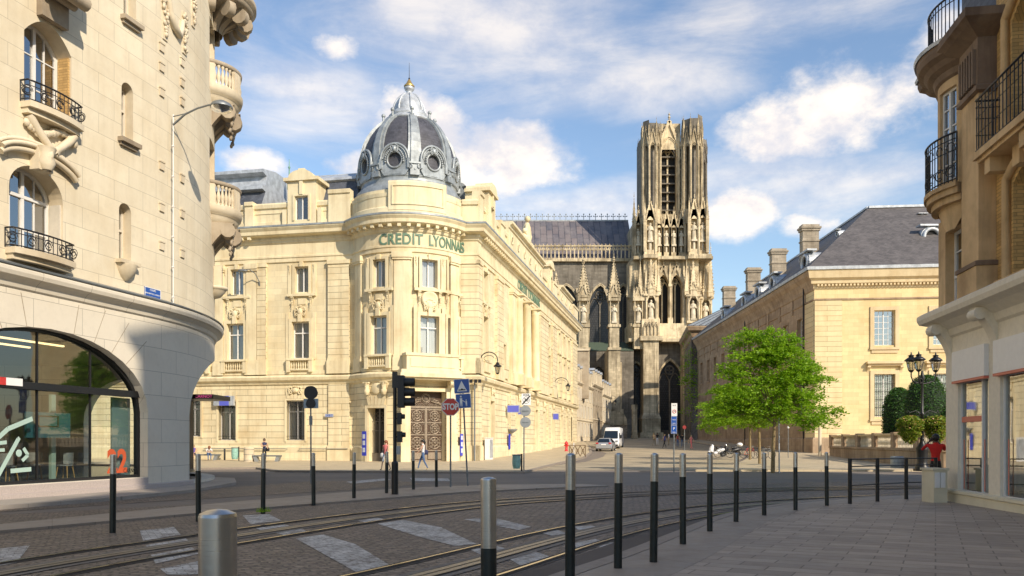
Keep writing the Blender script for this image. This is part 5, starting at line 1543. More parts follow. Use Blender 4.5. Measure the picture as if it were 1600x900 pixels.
 # inner arcade wall on the far side of the room
 mb = MB(); pin = Path([(-24, 16), (-18.2, 35.2)]); iw = [Op(4.5, 4.6, .45, 4.3, rise=1.9, depth=.4), Op(11.5, 4.6, .45, 4.3, rise=1.9, depth=.4)]
 return B, P, S, sA, F1, X, Zp, cArch
t = NT('polished_floor'); t.set('Base Color', (.17,.19,.15)).set('Roughness', .22); M['shopfloor'] = t.mat
M['frost'] = flat('frosted_film', (.22,.32,.34), .5)
t = NT('warm_tube'); t.set('Base Color', (.9,.7,.4)).set('Emission Color', (1,.75,.4,1)).set('Emission Strength', 1.6); M['warm_tube'] = t.mat
LEFT, LP, LS, lsA, LF1, LX, LZ, LcA = build_left()
# chairs and tables in the shop
def make_bar_stool():
 r = thing('cafe_chair', 'beech legged cafe chair behind the shop window', 'chair')
 mb = MB(); mb.prismz([(.24*math.cos(a*.52), .22*math.sin(a*.52)) for a in range(12)], .44, .48); mb.build('seat', M['sign_grey'], r)
 mb = MB(); mb.grid([[(.24*math.cos(R(200+140*j/10)), .22*math.sin(R(200+140*j/10))*-1, .5+z_) for j in range(11)] for z_ in (0, .16, .34)], 0); mb.build('backrest', M['sign_grey'], r)
 for sx in (-1, 1):
  for sy in (-1, 1):
   mb = MB(); mb.cyl((sx*.2, sy*.19, 0), (sx*.14, sy*.14, .45), .014, .02, 7); mb.build('leg', M['wood'], r)
 return r
def make_cafe_table():
 r = thing('cafe_table', 'white round cafe table behind the shop window', 'table')
 mb = MB(); mb.prismz([(.42*math.cos(a*.3142), .42*math.sin(a*.3142)) for a in range(20)], .95, .98); mb.build('table_top', M['white'], r)
 for sx in (-1, 1):
  for sy in (-1, 1):
   mb = MB(); mb.cyl((sx*.3, sy*.3, 0), (sx*.12, sy*.12, .95), .018, .022, 7); mb.build('leg', M['wood'], r)
 return r
ch0 = make_bar_stool(); tb0 = make_cafe_table()
def shop_pt(px, depth):
 q = LF1 @ Vector((LX(px), depth, 0)); return (q.x, q.y, .42)
cl = ['beech legged cafe chair closest to the left edge behind the shop glass', 'grey shelled cafe chair behind the mint stripes of the shop window', 'grey shelled cafe chair under the hanging screen in the shop', 'grey shelled cafe chair right of the white partition, behind the red 22', 'cafe chair at the back of the shop beside the frosted panel']
for k, (px, d, rz, lb) in enumerate(((14, 1.0, .4, 0), (50, 1.3, 2.5, 1), (100, 1.6, 1.2, 2), (165, 1.1, -1.6, 3), (178, 2.6, .6, 4))):
 o = ch0 if k == 0 else copy_tree(ch0)
 o.location = shop_pt(px, d); o.rotation_euler = (0, 0, rz); o['label'] = cl[lb]; o['group'] = 'chairs in the shop'
tl = ['white round high table on splayed wooden legs at the left of the shop window', 'white round high table deeper in the shop, left of the hanging screen']
for k, (px, d) in enumerate(((30, 1.6), (62, 2.9))):
 o = tb0 if k == 0 else copy_tree(tb0)
 o.location = shop_pt(px, d); o['label'] = tl[k]; o['group'] = 'tables in the shop'
# canopy on the far side of the corner, street-name plate, lamp, downpipe
def plate(name, label, cat, Fm, w, h, mat, txt=(), tmat=None, rim=None, thick=.02, group=None):
 o = thing(name, label, cat, Fm.translation, group=group, world_coords=True)
 mb = MB(Fm); mb.box(-w/2, w/2, -thick, -.003, -h/2, h/2); mb.build('plate', mat, o)
 if rim:
  mb = MB(Fm); t_ = .02
  for a in ((-w/2, w/2, h/2-t_, h/2), (-w/2, w/2, -h/2, -h/2+t_), (-w/2, -w/2+t_, -h/2+t_, h/2-t_), (w/2-t_, w/2, -h/2+t_, h/2-t_)): mb.box(a[0], a[1], -thick-.006, -thick-.001, a[2], a[3])
  mb.build('rim', rim, o)
 for s, size, z in txt: text_mesh(s, size, planar(Fm @ TM(0, -thick-.001, z)), tmat or M['sign_white'], o, 'lettering', .004)
 return o
t_ = LS(238); plate('street_sign', 'blue enamel street name plate with scalloped corners on the pale corner building', 'street sign', LP.frame(t_, 0, LP.zpy(t_, 460)), .78, .40, M['sign_blue'],
     (('COURS', .09, .12), ('JEAN-BAPTISTE LANGLET', .065, .0), ('MAIRE DE REIMS 1908-1919', .045, -.1)), rim=M['sign_white'])
def add_canopy():
 o = thing('shop_canopy', 'thin dark canopy with pink lettering beyond the corner pier', 'canopy', (-14.6, 36, 3), world_coords=True)
 Y = 36.0; x0 = (268-800)/F*Y; x1 = (333-800)/F*Y
 mb = MB(); mb.box(x0, x1, Y-.0, Y+2.2, zat(623, Y), zat(616, Y)); mb.build('slab', M['black'], o)
 text_mesh('CARNOT', .19, planar(TM((318-800)/F*Y, Y-.003, zat(619.5, Y))), flat('pink_letters', (.6,.08,.3), .5), o, 'lettering', .006)
 mb = MB(); mb.box(x0+.05, x0+.2, Y+.3, Y+2.0, .0, zat(623, Y)); mb.build('post', M['black'], o)
add_canopy()
def add_wall_lamp():
 t = LS(265.5); q = LP.at(t, .12); o = thing('wall_lamp', 'grey bracket street lamp on the pale corner building with a round glass head', 'street lamp', (q.x, q.y, 0), world_coords=True)
 zt = CZ+(690-195)/F*q.y; zb = CZ+(690-478)/F*q.y
 mb = MB(); mb.cyl((q.x, q.y, zb), (q.x, q.y, zt+.35), .016, seg=8)
 for i in range(6): z_ = zb+.3+i*(zt-zb)/6; mb.box(q.x-.03, q.x+.03, q.y-.04, q.y+.03, z_-.02, z_+.02)
 mb.build('conduit', M['white'], o)
 h = W(346, 164, 26.4)
 a = Vector((q.x, q.y, zt)); mid = a.lerp(h, .5)+Vector((0, 0, .22))
 pts = [a, a.lerp(mid, .5)+Vector((0, 0, .08)), mid, mid.lerp(h, .5)+Vector((0, 0, .06)), h]
 mb = MB(); mb.tube(pts, [.035, .033, .03, .03, .03], 8); mb.tube([a+Vector((0, 0, .28)), a.lerp(mid, .6)+Vector((0, 0, .06))], .018, 6); mb.build('arm', M['galv'], o)
 mb = MB(); mb.lathe([(.0, .14), (.14, .12), (.30, .03), (.36, -.05), (.36, -.10)], h, 18); mb.build('lamp_head', M['galv'], o)
 mb = MB(); mb.lathe([(.34, -.10), (.30, -.18), (.16, -.24), (0, -.26)], h, 18); mb.build('lens', M['lamp_glass'], o)
add_wall_lamp()
# ------------------------------------------------------------------ cathedral at the end of the street
def statue_mesh(mb, x, y, z, h, seed=0, m=0):
 rnd = random.Random(seed); w = h*.15
 rows = []
 for f, r in ((0, 1.05), (.15, 1.0), (.4, .9), (.58, .85), (.72, 1.05), (.80, 1.0), (.84, .45), (.87, .38)):
  rows.append([(x+w*r*(1+.12*math.sin(j*3+seed))*math.cos(j*math.pi/5), y+w*.8*r*math.sin(j*math.pi/5), z+h*f) for j in range(10)])
 mb.grid(rows, m, closed=True)
 mb.sphere((x+rnd.uniform(-.02, .02)*h, y-.01*h, z+h*.93), h*.068, 8, 6, m, (1, 1, 1.2))
 for s in (-1, 1):
  e = (x+s*w*1.05, y-w*.5, z+h*rnd.uniform(.5, .6)); mb.tube([(x+s*w*.8, y, z+h*.78), e, (x+s*w*.3, y-w*1.1, z+h*rnd.uniform(.55, .68))], [w*.28, w*.25, w*.2], 6, m)
 mb.box(x-w*1.1, x+w*1.1, y-w, y+w, z-h*.1, z, m)
def pinnacle(mb, x, y, z0, z1, w, spire=.5, m=0, n=9, gab=True):
 zs = z0+(z1-z0)*(1-spire); h = w/2
 if zs > z0: mb.box(x-h, x+h, y-h, y+h, z0, zs, m)
 mb.box(x-h*1.2, x+h*1.2, y-h*1.2, y+h*1.2, zs-.12*w, zs+.1*w, m)
 a = [(x-h, y-h, zs), (x+h, y-h, zs), (x+h, y+h, zs), (x-h, y+h, zs)]; top = (x, y, z1-.1*(z1-zs))
 for i in range(4): mb.face([a[i], a[(i+1) % 4], top], m)
 for i in range(4):
  for k in range(n):
   f = (k+.5)/n; p = Vector(a[i]).lerp(Vector(top), f); r = w*.13*(1-.5*f)
   d = Vector((p.x-x, p.y-y, 0)); d = d.normalized()*r*.8 if d.length > 1e-4 else d
   mb.sphere((p.x+d.x, p.y+d.y, p.z), r, 5, 3, m)
 mb.sphere((x, y, z1-.05*(z1-zs)), w*.13, 6, 4, m); mb.sphere((x, y, z1-.1*(z1-zs)), w*.19, 6, 3, m, (1, 1, .5)); mb.cyl((x, y, z1-.1*(z1-zs)), (x, y, z1+.06*(z1-zs)), w*.04, seg=4, m=m)
 if gab:
  for sx, sy in ((0, -1), (1, 0), (-1, 0)):
   if sx == 0: gable(mb, x-h, x+h, zs-.2*w, zs+1.1*w, y-h*1.05, .1*w, m, cro=False)
def gable(mb, x0, x1, z0, z1, y, t, m=0, cro=True, fill=True):
 c = (x0+x1)/2; d = t*1.6
 if fill: mb.face([(x0+t, y+t*.6, z0), (x1-t, y+t*.6, z0), (c, y+t*.6, z1-t)], m)
 mb.beam((x0, y, z0), (c, y, z1), t, d, m); mb.beam((x1, y, z0), (c, y, z1), t, d, m)
 if cro:
  n = max(3, int((z1-z0)/.75))
  for s, xx in ((-1, x0), (1, x1)):
   for k in range(n):
    f = (k+.6)/n; mb.sphere((xx+(c-xx)*f+s*t*.7, y, z0+(z1-z0)*f+t*.5), t*.62, 5, 3, m)
  mb.cyl((c, y, z1-t), (c, y, z1+t*4), t*.3, seg=5, m=m); mb.sphere((c, y, z1+t*2.2), t*.9, 6, 4, m, (1, 1, .6)); mb.sphere((c, y, z1+t*4), t*.5, 5, 3, m)
def tracery(mb, cx, z0, z1, w, y, t, m=0, lights=2):
 """mullions, sub-arches and a rose in the head of a pointed opening"""
 h = w/2; sp = z1-w*.87
 for i in range(1, lights): x = cx-h+w*i/lights; mb.box(x-t/2, x+t/2, y-t/2, y+t/2, z0, sp+w*.06, m)
 lw = w/lights
 for i in range(lights):
  c = cx-h+lw*(i+.5)
  for s in (-1, 1):
   pts = []
   for k in range(6):
    a = k/5; xx = s*lw/2*(1-a); zz = sp-lw*.1+lw*.8*math.sqrt(max(0, 4-(1+(1-a))**2))/math.sqrt(3) if False else sp-lw*.1+lw*.75*math.sin(a*math.pi/2)
    pts.append((c+xx, y, zz))
   mb.tube(pts, t*.45, 4, m)
 mb.torus((cx, y, z1-w*.40), w*.20, t*.45, 14, m, 'y', sub=4)
 for k in range(4):
  a = math.pi/4+k*math.pi/2; mb.torus((cx+w*.10*math.cos(a), y, z1-w*.40+w*.10*math.sin(a)), w*.09, t*.3, 8, m, 'y', sub=3)
def build_cathedral():
 Y0 = 165.0; s = Y0/F
 X = lambda px, Y=Y0: (px-800)/F*Y
 Z = lambda py, Y=Y0: CZ+(690-py)/F*Y
 B = thing('cathedral', 'gothic cathedral with tall stone tower, crocketed pinnacles and grey lead roof', 'cathedral', (X(1050), Y0, 2.3), world_coords=True)
 def gwall(name, p0, p1, z0, z1, ops, mat, back=None, dep=1.0, sy=None):
  p = Path([p0, p1]); mb = MB(); wall(mb, p, 0, p.L, z0, z1, ops); o = mb.build(name, mat, B); return p, o
 pt = lambda t, w, zb, zt, d=1.0: Op(t, w, zb, zt, rise=w*.87, depth=d, kind='pt')
 g0 = 2.0
 # ============ tower, lower stage
 YT = Y0; xL, xR = X(984), X(1120)
 p = Path([(xL, YT+2.5), (X(1084), YT+2.5)])
 ops = [pt(X(985+7)-xL-0+0.0, 4.4, Z(672), Z(566), 1.2), pt(X(1051)-xL, 4.7, Z(672), Z(562), 1.2)]
 ops[0].t = X(988)-xL+1.2
 mb = MB(); wall(mb, p, 0, p.L, g0-1, Z(532), ops); mb.build('tower_base', M['cath_dark'], B)
 def glaz(cx, w, zb, zt, y, lights=2, mt='stained', name='window', t=.28, mm='cath_dark'):
  mb = MB(); tracery(mb, cx, zb, zt, w, y-.15, t, 0, lights); wo = mb.build(name, M[mm], B)
  mb = MB(); o = pt(0, w, zb, zt); mb.face([(cx+a, y, b) for a, b in o.outline(0, 16)]); mb.build('pane', M[mt], wo); return wo
 for o, lt in zip(ops, (2, 2)): glaz(xL+o.t, o.w, o.zb, o.zt, YT+3.5, lt)
 for o in ops:
  for k, (dw, dy) in enumerate(((.35, 0), (.75, -.25))):
   mb = MB(); mm = []
   ol = Op(0, o.w+dw, o.zb, o.zt+dw*.6, rise=(o.w+dw)*.87, kind='pt').outline(0, 16)[1:]
   mb.tube([(xL+o.t+a, YT+2.45+dy*.2, b) for a, b in ol+[ (-(o.w+dw)/2, o.zb)]], .14, 5); mb.build('arch_moulding', M['cath'], B)
 # great central buttress
 mb = MB(); a, b = X(1001), X(1029)
 mb.box(a, b, YT-2.2, YT+2.6, g0-1, Z(655)); mb.box(a-.5, b+.5, YT-2.7, YT+2.6, g0-1, Z(676)); mb.box(a+.3, b-.3, YT-1.8, YT+2.6, Z(655), Z(531))
 mb.hexa([(a-.1, YT-2.3, Z(655)), (b+.1, YT-2.3, Z(655)), (b+.1, YT+2.5, Z(655)), (a-.1, YT+2.5, Z(655)), (a+.3, YT-1.8, Z(646)), (b-.3, YT-1.8, Z(646)), (b-.3, YT+2.5, Z(646)), (a+.3, YT+2.5, Z(646))])
 mb.box(a-.7, b+.7, YT-3.0, YT-2.7, g0-1, Z(682)); mb.build('buttress', M['cath'], B)
 mb = MB(); mb.box(X(1067), X(1085), YT-1.8, YT+2.6, g0-1, Z(532)); mb.build('buttress', M['cath'], B)
 mb = MB(); mb.box(X(951), X(969), YT-2.5, YT+3, g0-1, Z(568)); mb.box(X(949), X(971), YT-3.2, YT+3, g0-1, Z(640)); mb.build('buttress', M['cath'], B)
 # cornice under the belfry stage
 mb = MB(); mb.box(xL-.3, X(1120), YT-.4, YT+3, Z(534), Z(529)); mb.box(X(998), X(1033), YT-2.3, YT+1, Z(534), Z(527)); mb.build('ledge', M['cath'], B)
 # blind arcade on the buttress and small wall above the ledge
 mb = MB(); mb.box(xL, X(1120), YT+.2, YT+14, Z(531), Z(505)); mb.box(X(1001), X(1029), YT-1.6, YT+.2, Z(531), Z(500))
 mb.build('parapet_wall', M['cath_pale'], B)
 mb = MB()
 for i in range(5):
  x = X(1004)+i*(X(1026)-X(1004))/4; mb.box(x-.12, x+.12, YT-1.9, YT-1.6, Z(528), Z(512))
  if i < 4: gable(mb, x+.1, x+(X(1026)-X(1004))/4-.1, Z(512), Z(505), YT-1.8, .14, cro=False)
 mb.build('blind_arcade', M['cath'], B)
 # ============ belfry stage (double opening) z 505..405
 zb, zt = Z(505), Z(404)
 p = Path([(X(1026), YT+1.2), (X(1072), YT+1.2)]); hw = (X(1046.5)-X(1027.5))
 o1 = pt(X(1038)-X(1026), hw*.97, Z(504), Z(428), 1.6); o2 = pt(X(1058.5)-X(1026), hw*.97, Z(504), Z(428), 1.6)
 mb = MB(); wall(mb, p, 0, p.L, zb, zt, [o1, o2]); mb.build('belfry_wall', M['cath'], B)
 for o in (o1, o2):
  glaz(X(1026)+o.t, o.w, o.zb, o.zt, YT+2.8, 2, 'dark', 'belfry_opening', .3, 'cath_pale')  # pane here is a near-black sheet in place of interior shade
  mb = MB(); gable(mb, X(1026)+o.t-o.w*.55, X(1026)+o.t+o.w*.55, Z(440), Z(414), YT+.9, .3, fill=False); mb.build('gable', M['cath'], B)
  for dw in (.3, .8):
   ol = Op(0, o.w+dw, o.zb, o.zt+dw*.6, rise=(o.w+dw)*.87, kind='pt').outline(0, 16)[1:]
   mb = MB(); mb.tube([(X(1026)+o.t+a, YT+1.15, b) for a, b in ol+[(-(o.w+dw)/2, o.zb)]], .13, 5); mb.build('arch_moulding', M['cath_pale'], B)
 for px in (1027, 1048.3, 1070):
  mb = MB(); mb.cyl((X(px), YT+.8, zb), (X(px), YT+.8, Z(430)), .22, seg=7); mb.cyl((X(px)+.35, YT+.9, zb), (X(px)+.35, YT+.9, Z(445)), .12, seg=6); mb.box(X(px)-.4, X(px)+.4, YT+.4, YT+1.2, Z(447), Z(443)); mb.box(X(px)-.5, X(px)+.5, YT+.3, YT+1.2, zb, zb+1.2)
  pinnacle(mb, X(px), YT+.8, Z(443), Z(404), .55, .7, n=6, gab=False); mb.build('colonnette', M['cath_pale'], B)
 # dark back and side masses
 mb = MB(); mb.box(X(990), X(1026), YT+3, YT+15, zb, zt); mb.box(X(1072), X(1112), YT+3, YT+15, zb, zt); mb.box(X(990), X(1112), YT+13, YT+15, zb, zt); mb.build('tower_core', M['cath'], B)
 mb = MB(); mb.box(X(1026), X(1072), YT+3.0, YT+3.2, zb, zt); mb.build('recess', M['dark'], B)
 # corner buttresses of the belfry: shaft + canopy niche + spires
 def corner(px0, px1, yy, niche, seed, pale):
  x0, x1 = X(px0), X(px1); w = x1-x0; c = (x0+x1)/2; rnd = random.Random(seed)
  mt = M['cath_pale'] if pale else M['cath']
  zn0, zn1 = Z(500), Z(466)
  mb = MB(); 
  if niche:
   mb.box(x0, x1, yy+1.2, yy+4.5, zb, Z(405)); mb.box(x0, x1, yy, yy+1.2, zb, zn0)
   mb.box(x0, x0+w*.2, yy, yy+1.2, zn0, zn1); mb.box(x1-w*.2, x1, yy, yy+1.2, zn0, zn1); mb.box(x0, x1, yy, yy+1.2, zn1, Z(462))
   for sx in (x0+w*.1, x1-w*.1): mb.cyl((sx, yy-.1, zn0), (sx, yy-.1, zn1), .13, seg=6)
  else: mb.box(x0, x1, yy, yy+4.5, zb, Z(405))
  mb.box(x0-.3, x1+.3, yy-.3, yy+1.5, Z(464), Z(461)); mb.build('belfry_buttress', mt, B)
  if niche:
   mb = MB(); statue_mesh(mb, c, yy+.4, zn0+.3, (zn1-zn0)*.82, seed); mb.build('statue', M['statue'], B)
   mb = MB(); mb.box(x0+w*.2, x1-w*.2, yy+1.0, yy+1.19, zn0, zn1); mb.build('recess', M['cath_dark'], B)
   mb = MB(); gable(mb, x0+w*.12, x1-w*.12, zn1-.8, zn1+1.4, yy-.15, .2, cro=False, fill=False); mb.build('gable', mt, B)
  for k, (dx, ww, zt_) in enumerate(((0, w*.5, Z(398+rnd.randint(-6, 6))), (-w*.38, w*.26, Z(412+rnd.randint(-4, 6))), (w*.38, w*.26, Z(412+rnd.randint(-6, 6))))):
   mb = MB(); pinnacle(mb, c+dx, yy+.35, Z(462), zt_, ww, .86, n=11); mb.build('pinnacle', mt, B)
 corner(985, 1000, YT+1.2, False, 1, False); corner(1006, 1026, YT-1.2, True, 2, True); corner(1073, 1093, YT-.4, True, 3, True); corner(1097, 1117, YT+2.2, True, 4, True)
 for px, yy, z0, z1, ww in ((1000, YT-.4, Z(462), Z(404), 1.0), (1028, YT-.9, Z(462), Z(405), .8), (1072, YT-.3, Z(462), Z(400), .8), (1118, YT+4, Z(462), Z(376), 1.1), (1112, YT+1.4, Z(462), Z(392), .9), (984, YT+2, Z(462), Z(425), .8)):
  mb = MB(); pinnacle(mb, X(px), yy, z0, z1, ww, .9, n=12, gab=False); mb.build('pinnacle', M['cath_pale'], B)
 # ============ statue gallery z 404..330
 zg0, zg1 = Z(401), Z(330)
 mb = MB(); mb.box(X(990), X(1114), YT-.1, YT+14, Z(405), Z(400)); mb.box(X(1004), X(1027), YT-1.3, YT+1, Z(404.9), Z(399)); mb.box(X(1074), X(1111), YT-.8, YT+1, Z(404.9), Z(398)); mb.build('ledge', M['cath'], B)
 def niche_bay(px0, px1, yy, seed, pale=True, z0=Z(394), z1=Z(345), zap=Z(322)):
  x0, x1 = X(px0), X(px1); w = x1-x0; c = (x0+x1)/2; mt = M['cath_pale'] if pale else M['cath']
  pth = Path([(x0, yy), (x1, yy)]); mb = MB(); o = pt(w/2, w*.66, z0, z1, .9); wall(mb, pth, 0, w, zg0, z1+1.3, [o])
  mb.face([(x0+w*.15, yy+.9, z0), (x1-w*.15, yy+.9, z0), (x1-w*.15, yy+.9, z1), (x0+w*.15, yy+.9, z1)])
  mb.build('gallery_bay', mt, B)
  mb = MB(); gable(mb, x0+.05, x1-.05, z1-w*.35, zap, yy-.12, .2); mb.build('gable', mt, B)
  mb = MB(); mb.cyl((c, yy+.35, z0), (c, yy+.35, z0+(z1-z0)*.22), w*.16, seg=7); statue_mesh(mb, c, yy+.3, z0+(z1-z0)*.28, (z1-z0)*.52, seed); mb.build('statue', M['statue'], B)
  for sx in (x0, x1): mb = MB(); mb.box(sx-.16, sx+.16, yy-.2, yy+.3, zg0, z1); pinnacle(mb, sx, yy, z1, zap+.2, .34, .8, n=4, gab=False); mb.build('pinnacle', mt, B)
 for i, (a, b) in enumerate(((1026, 1037.5), (1037.5, 1049), (1049, 1060.5), (1060.5, 1073))): niche_bay(a, b, YT+1.2, 10+i, i < 2, Z(392), Z(349), Z(326))
 niche_bay(1006.5, 1023, YT-1.0, 20, True, Z(392), Z(340), Z(316)); niche_bay(994, 1004, YT+1.4, 21, False, Z(392), Z(345), Z(324))
 niche_bay(1076, 1091, YT-.7, 22, True, Z(390), Z(338), Z(312)); niche_bay(1092.5, 1105, YT+.4, 23, True, Z(390), Z(335), Z(306))
 mb = MB(); mb.box(X(994), X(1024), YT+2.2, YT+13, zg0, Z(340)); mb.box(X(1075), X(1106), YT+2.2, YT+13, zg0, Z(340)); mb.box(X(1006.6), X(1022.9), YT+.0, YT+2.3, zg0, Z(341)); mb.box(X(1076.1), X(1090.9), YT+.3, YT+2.3, zg0, Z(341)); mb.box(X(1092.6), X(1104.9), YT+1.4, YT+2.3, zg0, Z(341)); mb.build('tower_core', M['cath'], B)
 mb = MB(); mb.box(X(1024.1), X(1074.9), YT+2.6, YT+3, zg0, Z(345)); mb.build('recess', M['cath_dark'], B)
 for px, yy, zt_, ww in ((993, YT+2, Z(298), .7), (1108, YT+2, Z(305), .7), (1105, YT-.1, Z(300), .6), (1006, YT-1, Z(310), .5), (1024, YT-.9, Z(312), .5), (1075, YT-.8, Z(308), .5), (1098, YT+3, Z(310), .6)):
  mb = MB(); pinnacle(mb, X(px), yy, Z(395), zt_, ww, .45, n=5, gab=False); mb.build('pinnacle', M['cath'], B)
 # ============ open top stage z 340..182
 zo0 = Z(348)
 def octagon(cx, cy, r, rot=22.5): 
  q = [(cx+r*math.cos(R(rot+45*k-180)), cy+r*math.sin(R(rot+45*k-180))) for k in range(8)]; return q+[q[0]]
 def turret(pxc, yy, wpx, ztop, mt, seed):
  r = wpx/2*s/math.cos(R(22.5)); cx = X(pxc, yy); pth = Path(octagon(cx, yy, r)); side = pth.L/8; mb = MB()
  ops = [pt(side*(k+.5), side*.62, Z(325), Z(222), .5) for k in range(8)]
  wall(mb, pth, 0, pth.L, zo0, Z(206), ops); t = mb.build('turret', mt, B)
  # parapet: uneven top faces
  mb = MB(); rnd = random.Random(seed)
  for k in range(8):
   zt_ = ztop-rnd.uniform(0, .9); wall(mb, pth, side*k+.02, side*(k+1)-.02, Z(206), zt_, [], rev=False)
  sweep(mb, pth, 0, pth.L, [(0, Z(207)), (.14, Z(206)), (0, Z(205))], caps=False)
  mb.build('turret_parapet', M['cath_dark'], t)
  for k in range(8):
   q = pth.at(side*(k+.5), .1); f = pth.frame(side*(k+.5), .12)
   if q.y < yy+.5:
    mb = MB(f); gable(mb, -side*.46, side*.46, Z(226), Z(200), 0, .14, fill=False); tracery(mb, 0, Z(325), Z(222), side*.6, .25, .12, 0, 1); mb.build('gable', mt, t)
   v = pth.p[k]; mb = MB(); mb.cyl((v.x, v.y, zo0), (v.x, v.y, Z(212)), .17, seg=6); pinnacle(mb, v.x, v.y, Z(212), ztop+rnd.uniform(-.5, .5), .4, .6, n=4, gab=False); mb.build('shaft', mt, t)
  mb = MB(); mb.cyl((cx, yy, zo0), (cx, yy, Z(215)), r*.38, seg=8); mb.build('dark_core', M['cath_dark'], t)  # dark core added so the inside of the turret reads as shaded
 turret(1017.5, YT+1.9, 28, Z(186), M['cath'], 1); turret(1081.5, YT+1.9, 29, Z(178), M['cath'], 2)
 turret(1090, YT+11.5, 27, Z(186), M['cath_dark'], 3); turret(1010, YT+11.5, 27, Z(188), M['cath_dark'], 4)
 x0, x1 = X(1031), X(1068); pth = Path([(x0, YT+3.0), (x1, YT+3.0)]); w = x1-x0; o = pt(X(1049.5)-x0, 3.1, Z(328), Z(212), 1.2)
 mb = MB(); wall(mb, pth, 0, w, zo0, Z(200), [o]); mb.box(x0, x1, YT+3.0, YT+3.9, Z(200), Z(184)); mb.build('tower_wall', M['cath'], B)
 for k, dw in enumerate((.3, .75, 1.25)):
  ol = Op(0, o.w+dw, o.zb, o.zt+dw*.7, rise=(o.w+dw)*.87, kind='pt').outline(0, 16)[1:]
  mb = MB(); mb.tube([(x0+o.t+a, YT+2.95-.12*k, b) for a, b in ol+[(-(o.w+dw)/2, o.zb)]], .15, 5); mb.build('arch_moulding', M['cath_pale'], B)
 glaz(x0+o.t, o.w, o.zb, o.zt, YT+4.6, 2, 'dark', 'belfry_opening', .36, 'cath_pale')
 mb = MB(); 
 for i in range(7): z_ = Z(320)+i*(Z(235)-Z(320))/6; mb.box(x0+o.t-o.w/2, x0+o.t+o.w/2, YT+3.8, YT+4.4, z_-.12, z_+.12)
 mb.build('louvre', M['cath_dark'], B)
 mb = MB(); gable(mb, x0+.1, x1-.1, Z(226), Z(181), YT+2.6, .34); mb.build('gable', M['cath_pale'], B)
 mb = MB(); c = (x0+x1)/2; mb.cyl((c, YT+2.6, Z(183)), (c, YT+2.6, Z(168)), .09, seg=5)
 for z_ in (Z(178), Z(174.5), Z(171)): mb.sphere((c, YT+2.6, z_), .28, 6, 4, 0, (1, 1, .45))
 mb.build('finial', M['cath'], B)
 for px in (1028.5, 1034, 1064.5, 1069.5):
  mb = MB(); mb.cyl((X(px), YT+2.4, zo0), (X(px), YT+2.4, Z(215)), .2, seg=6); 
  for k in range(16): mb.sphere((X(px)+.25, YT+2.3, zo0+1+k*1.2), .13, 5, 3)
  pinnacle(mb, X(px), YT+2.4, Z(215), Z(188), .45, .7, n=5, gab=False); mb.build('shaft', M['cath_pale'], B)
 mb = MB(); mb.box(X(1008), X(1014), YT+4, YT+11, zo0, Z(200)); mb.box(X(1086), X(1092), YT+4, YT+11, zo0, Z(192)); mb.box(X(1012), X(1088), YT+12, YT+13, zo0, Z(188)); mb.box(X(995), X(1105), YT+3, YT+13, Z(350), Z(345)); mb.build('rear_wall', M['cath_dark'], B)
 # ============ nave
 YN = 172.0; zn = Z(408, YN); xa, xb = X(700, YN), X(992, YN)
 p = Path([(xa, YN), (xb, YN)]); ops = [pt(X(px, YN)-xa, 4.6, Z(536, YN), Z(447, YN), 1.0) for px in (938, 885, 832, 974)]
 ops[3].w = 3.0
 mb = MB(); wall(mb, p, 0, p.L, g0-1, zn, ops); mb.build('nave_wall', M['cath_dark'], B)
 for o in ops: glaz(xa+o.t, o.w, o.zb, o.zt, YN+1.0, 2, 'stained', 'window', .3, 'cath_dark')
 for o in ops:
  for dw in (.35, .9):
   ol = Op(0, o.w+dw, o.zb, o.zt+dw*.6, rise=(o.w+dw)*.87, kind='pt').outline(0, 16)[1:]
   mb = MB(); mb.tube([(xa+o.t+a, YN-.05, b) for a, b in ol+[(-(o.w+dw)/2, o.zb)]], .16, 5); mb.build('arch_moulding', M['cath'], B)
 mb = MB(); mb.box(xa, xb, YN-.8, YN+.0, zn-.2, zn+.45); mb.box(xa, xb, YN-.6, YN-.1, zn+3.0, zn+3.3)
 x = xa+.4
 while x < xb:
  mb.box(x-.13, x+.13, YN-.5, YN-.2, zn+.45, zn+2.5); gable(mb, x-.42, x+.42, zn+2.2, zn+3.0, YN-.35, .14, cro=False, fill=False)
  mb.sphere((x, YN-.35, zn+3.5), .16, 5, 3); x += .84
 mb.build('roof_balustrade', M['cath'], B)
 ze, zr = zn+.5, Z(345, 182)
 mb = MB(); mb.face([(xa, YN+.3, ze), (xb, YN+.3, ze), (xb, 182, zr), (xa, 182, zr)], 0, [(0, 0), (xb-xa, 0), (xb-xa, 15), (0, 15)])
 mb.face([(xa, 192, ze), (xa, 182, zr), (xb, 182, zr), (xb, 192, ze)]); mb.build('roof', M['lead'], B)
 mb = MB(); mb.box(xa, xb, 181.9, 182.1, zr-.1, zr+.2); x = xa+.5
 while x < xb:
  mb.cyl((x, 182, zr), (x, 182, zr+1.5), .07, seg=4); mb.beam((x-.42, 182, zr+.95), (x+.42, 182, zr+.95), .1); mb.sphere((x, 182, zr+1.5), .18, 5, 3)
  for q in (-1, 1): mb.sphere((x+q*.42, 182, zr+1.05), .15, 5, 3)
  x += 1.35
 mb.build('ridge_cresting', M['zinc'], B)
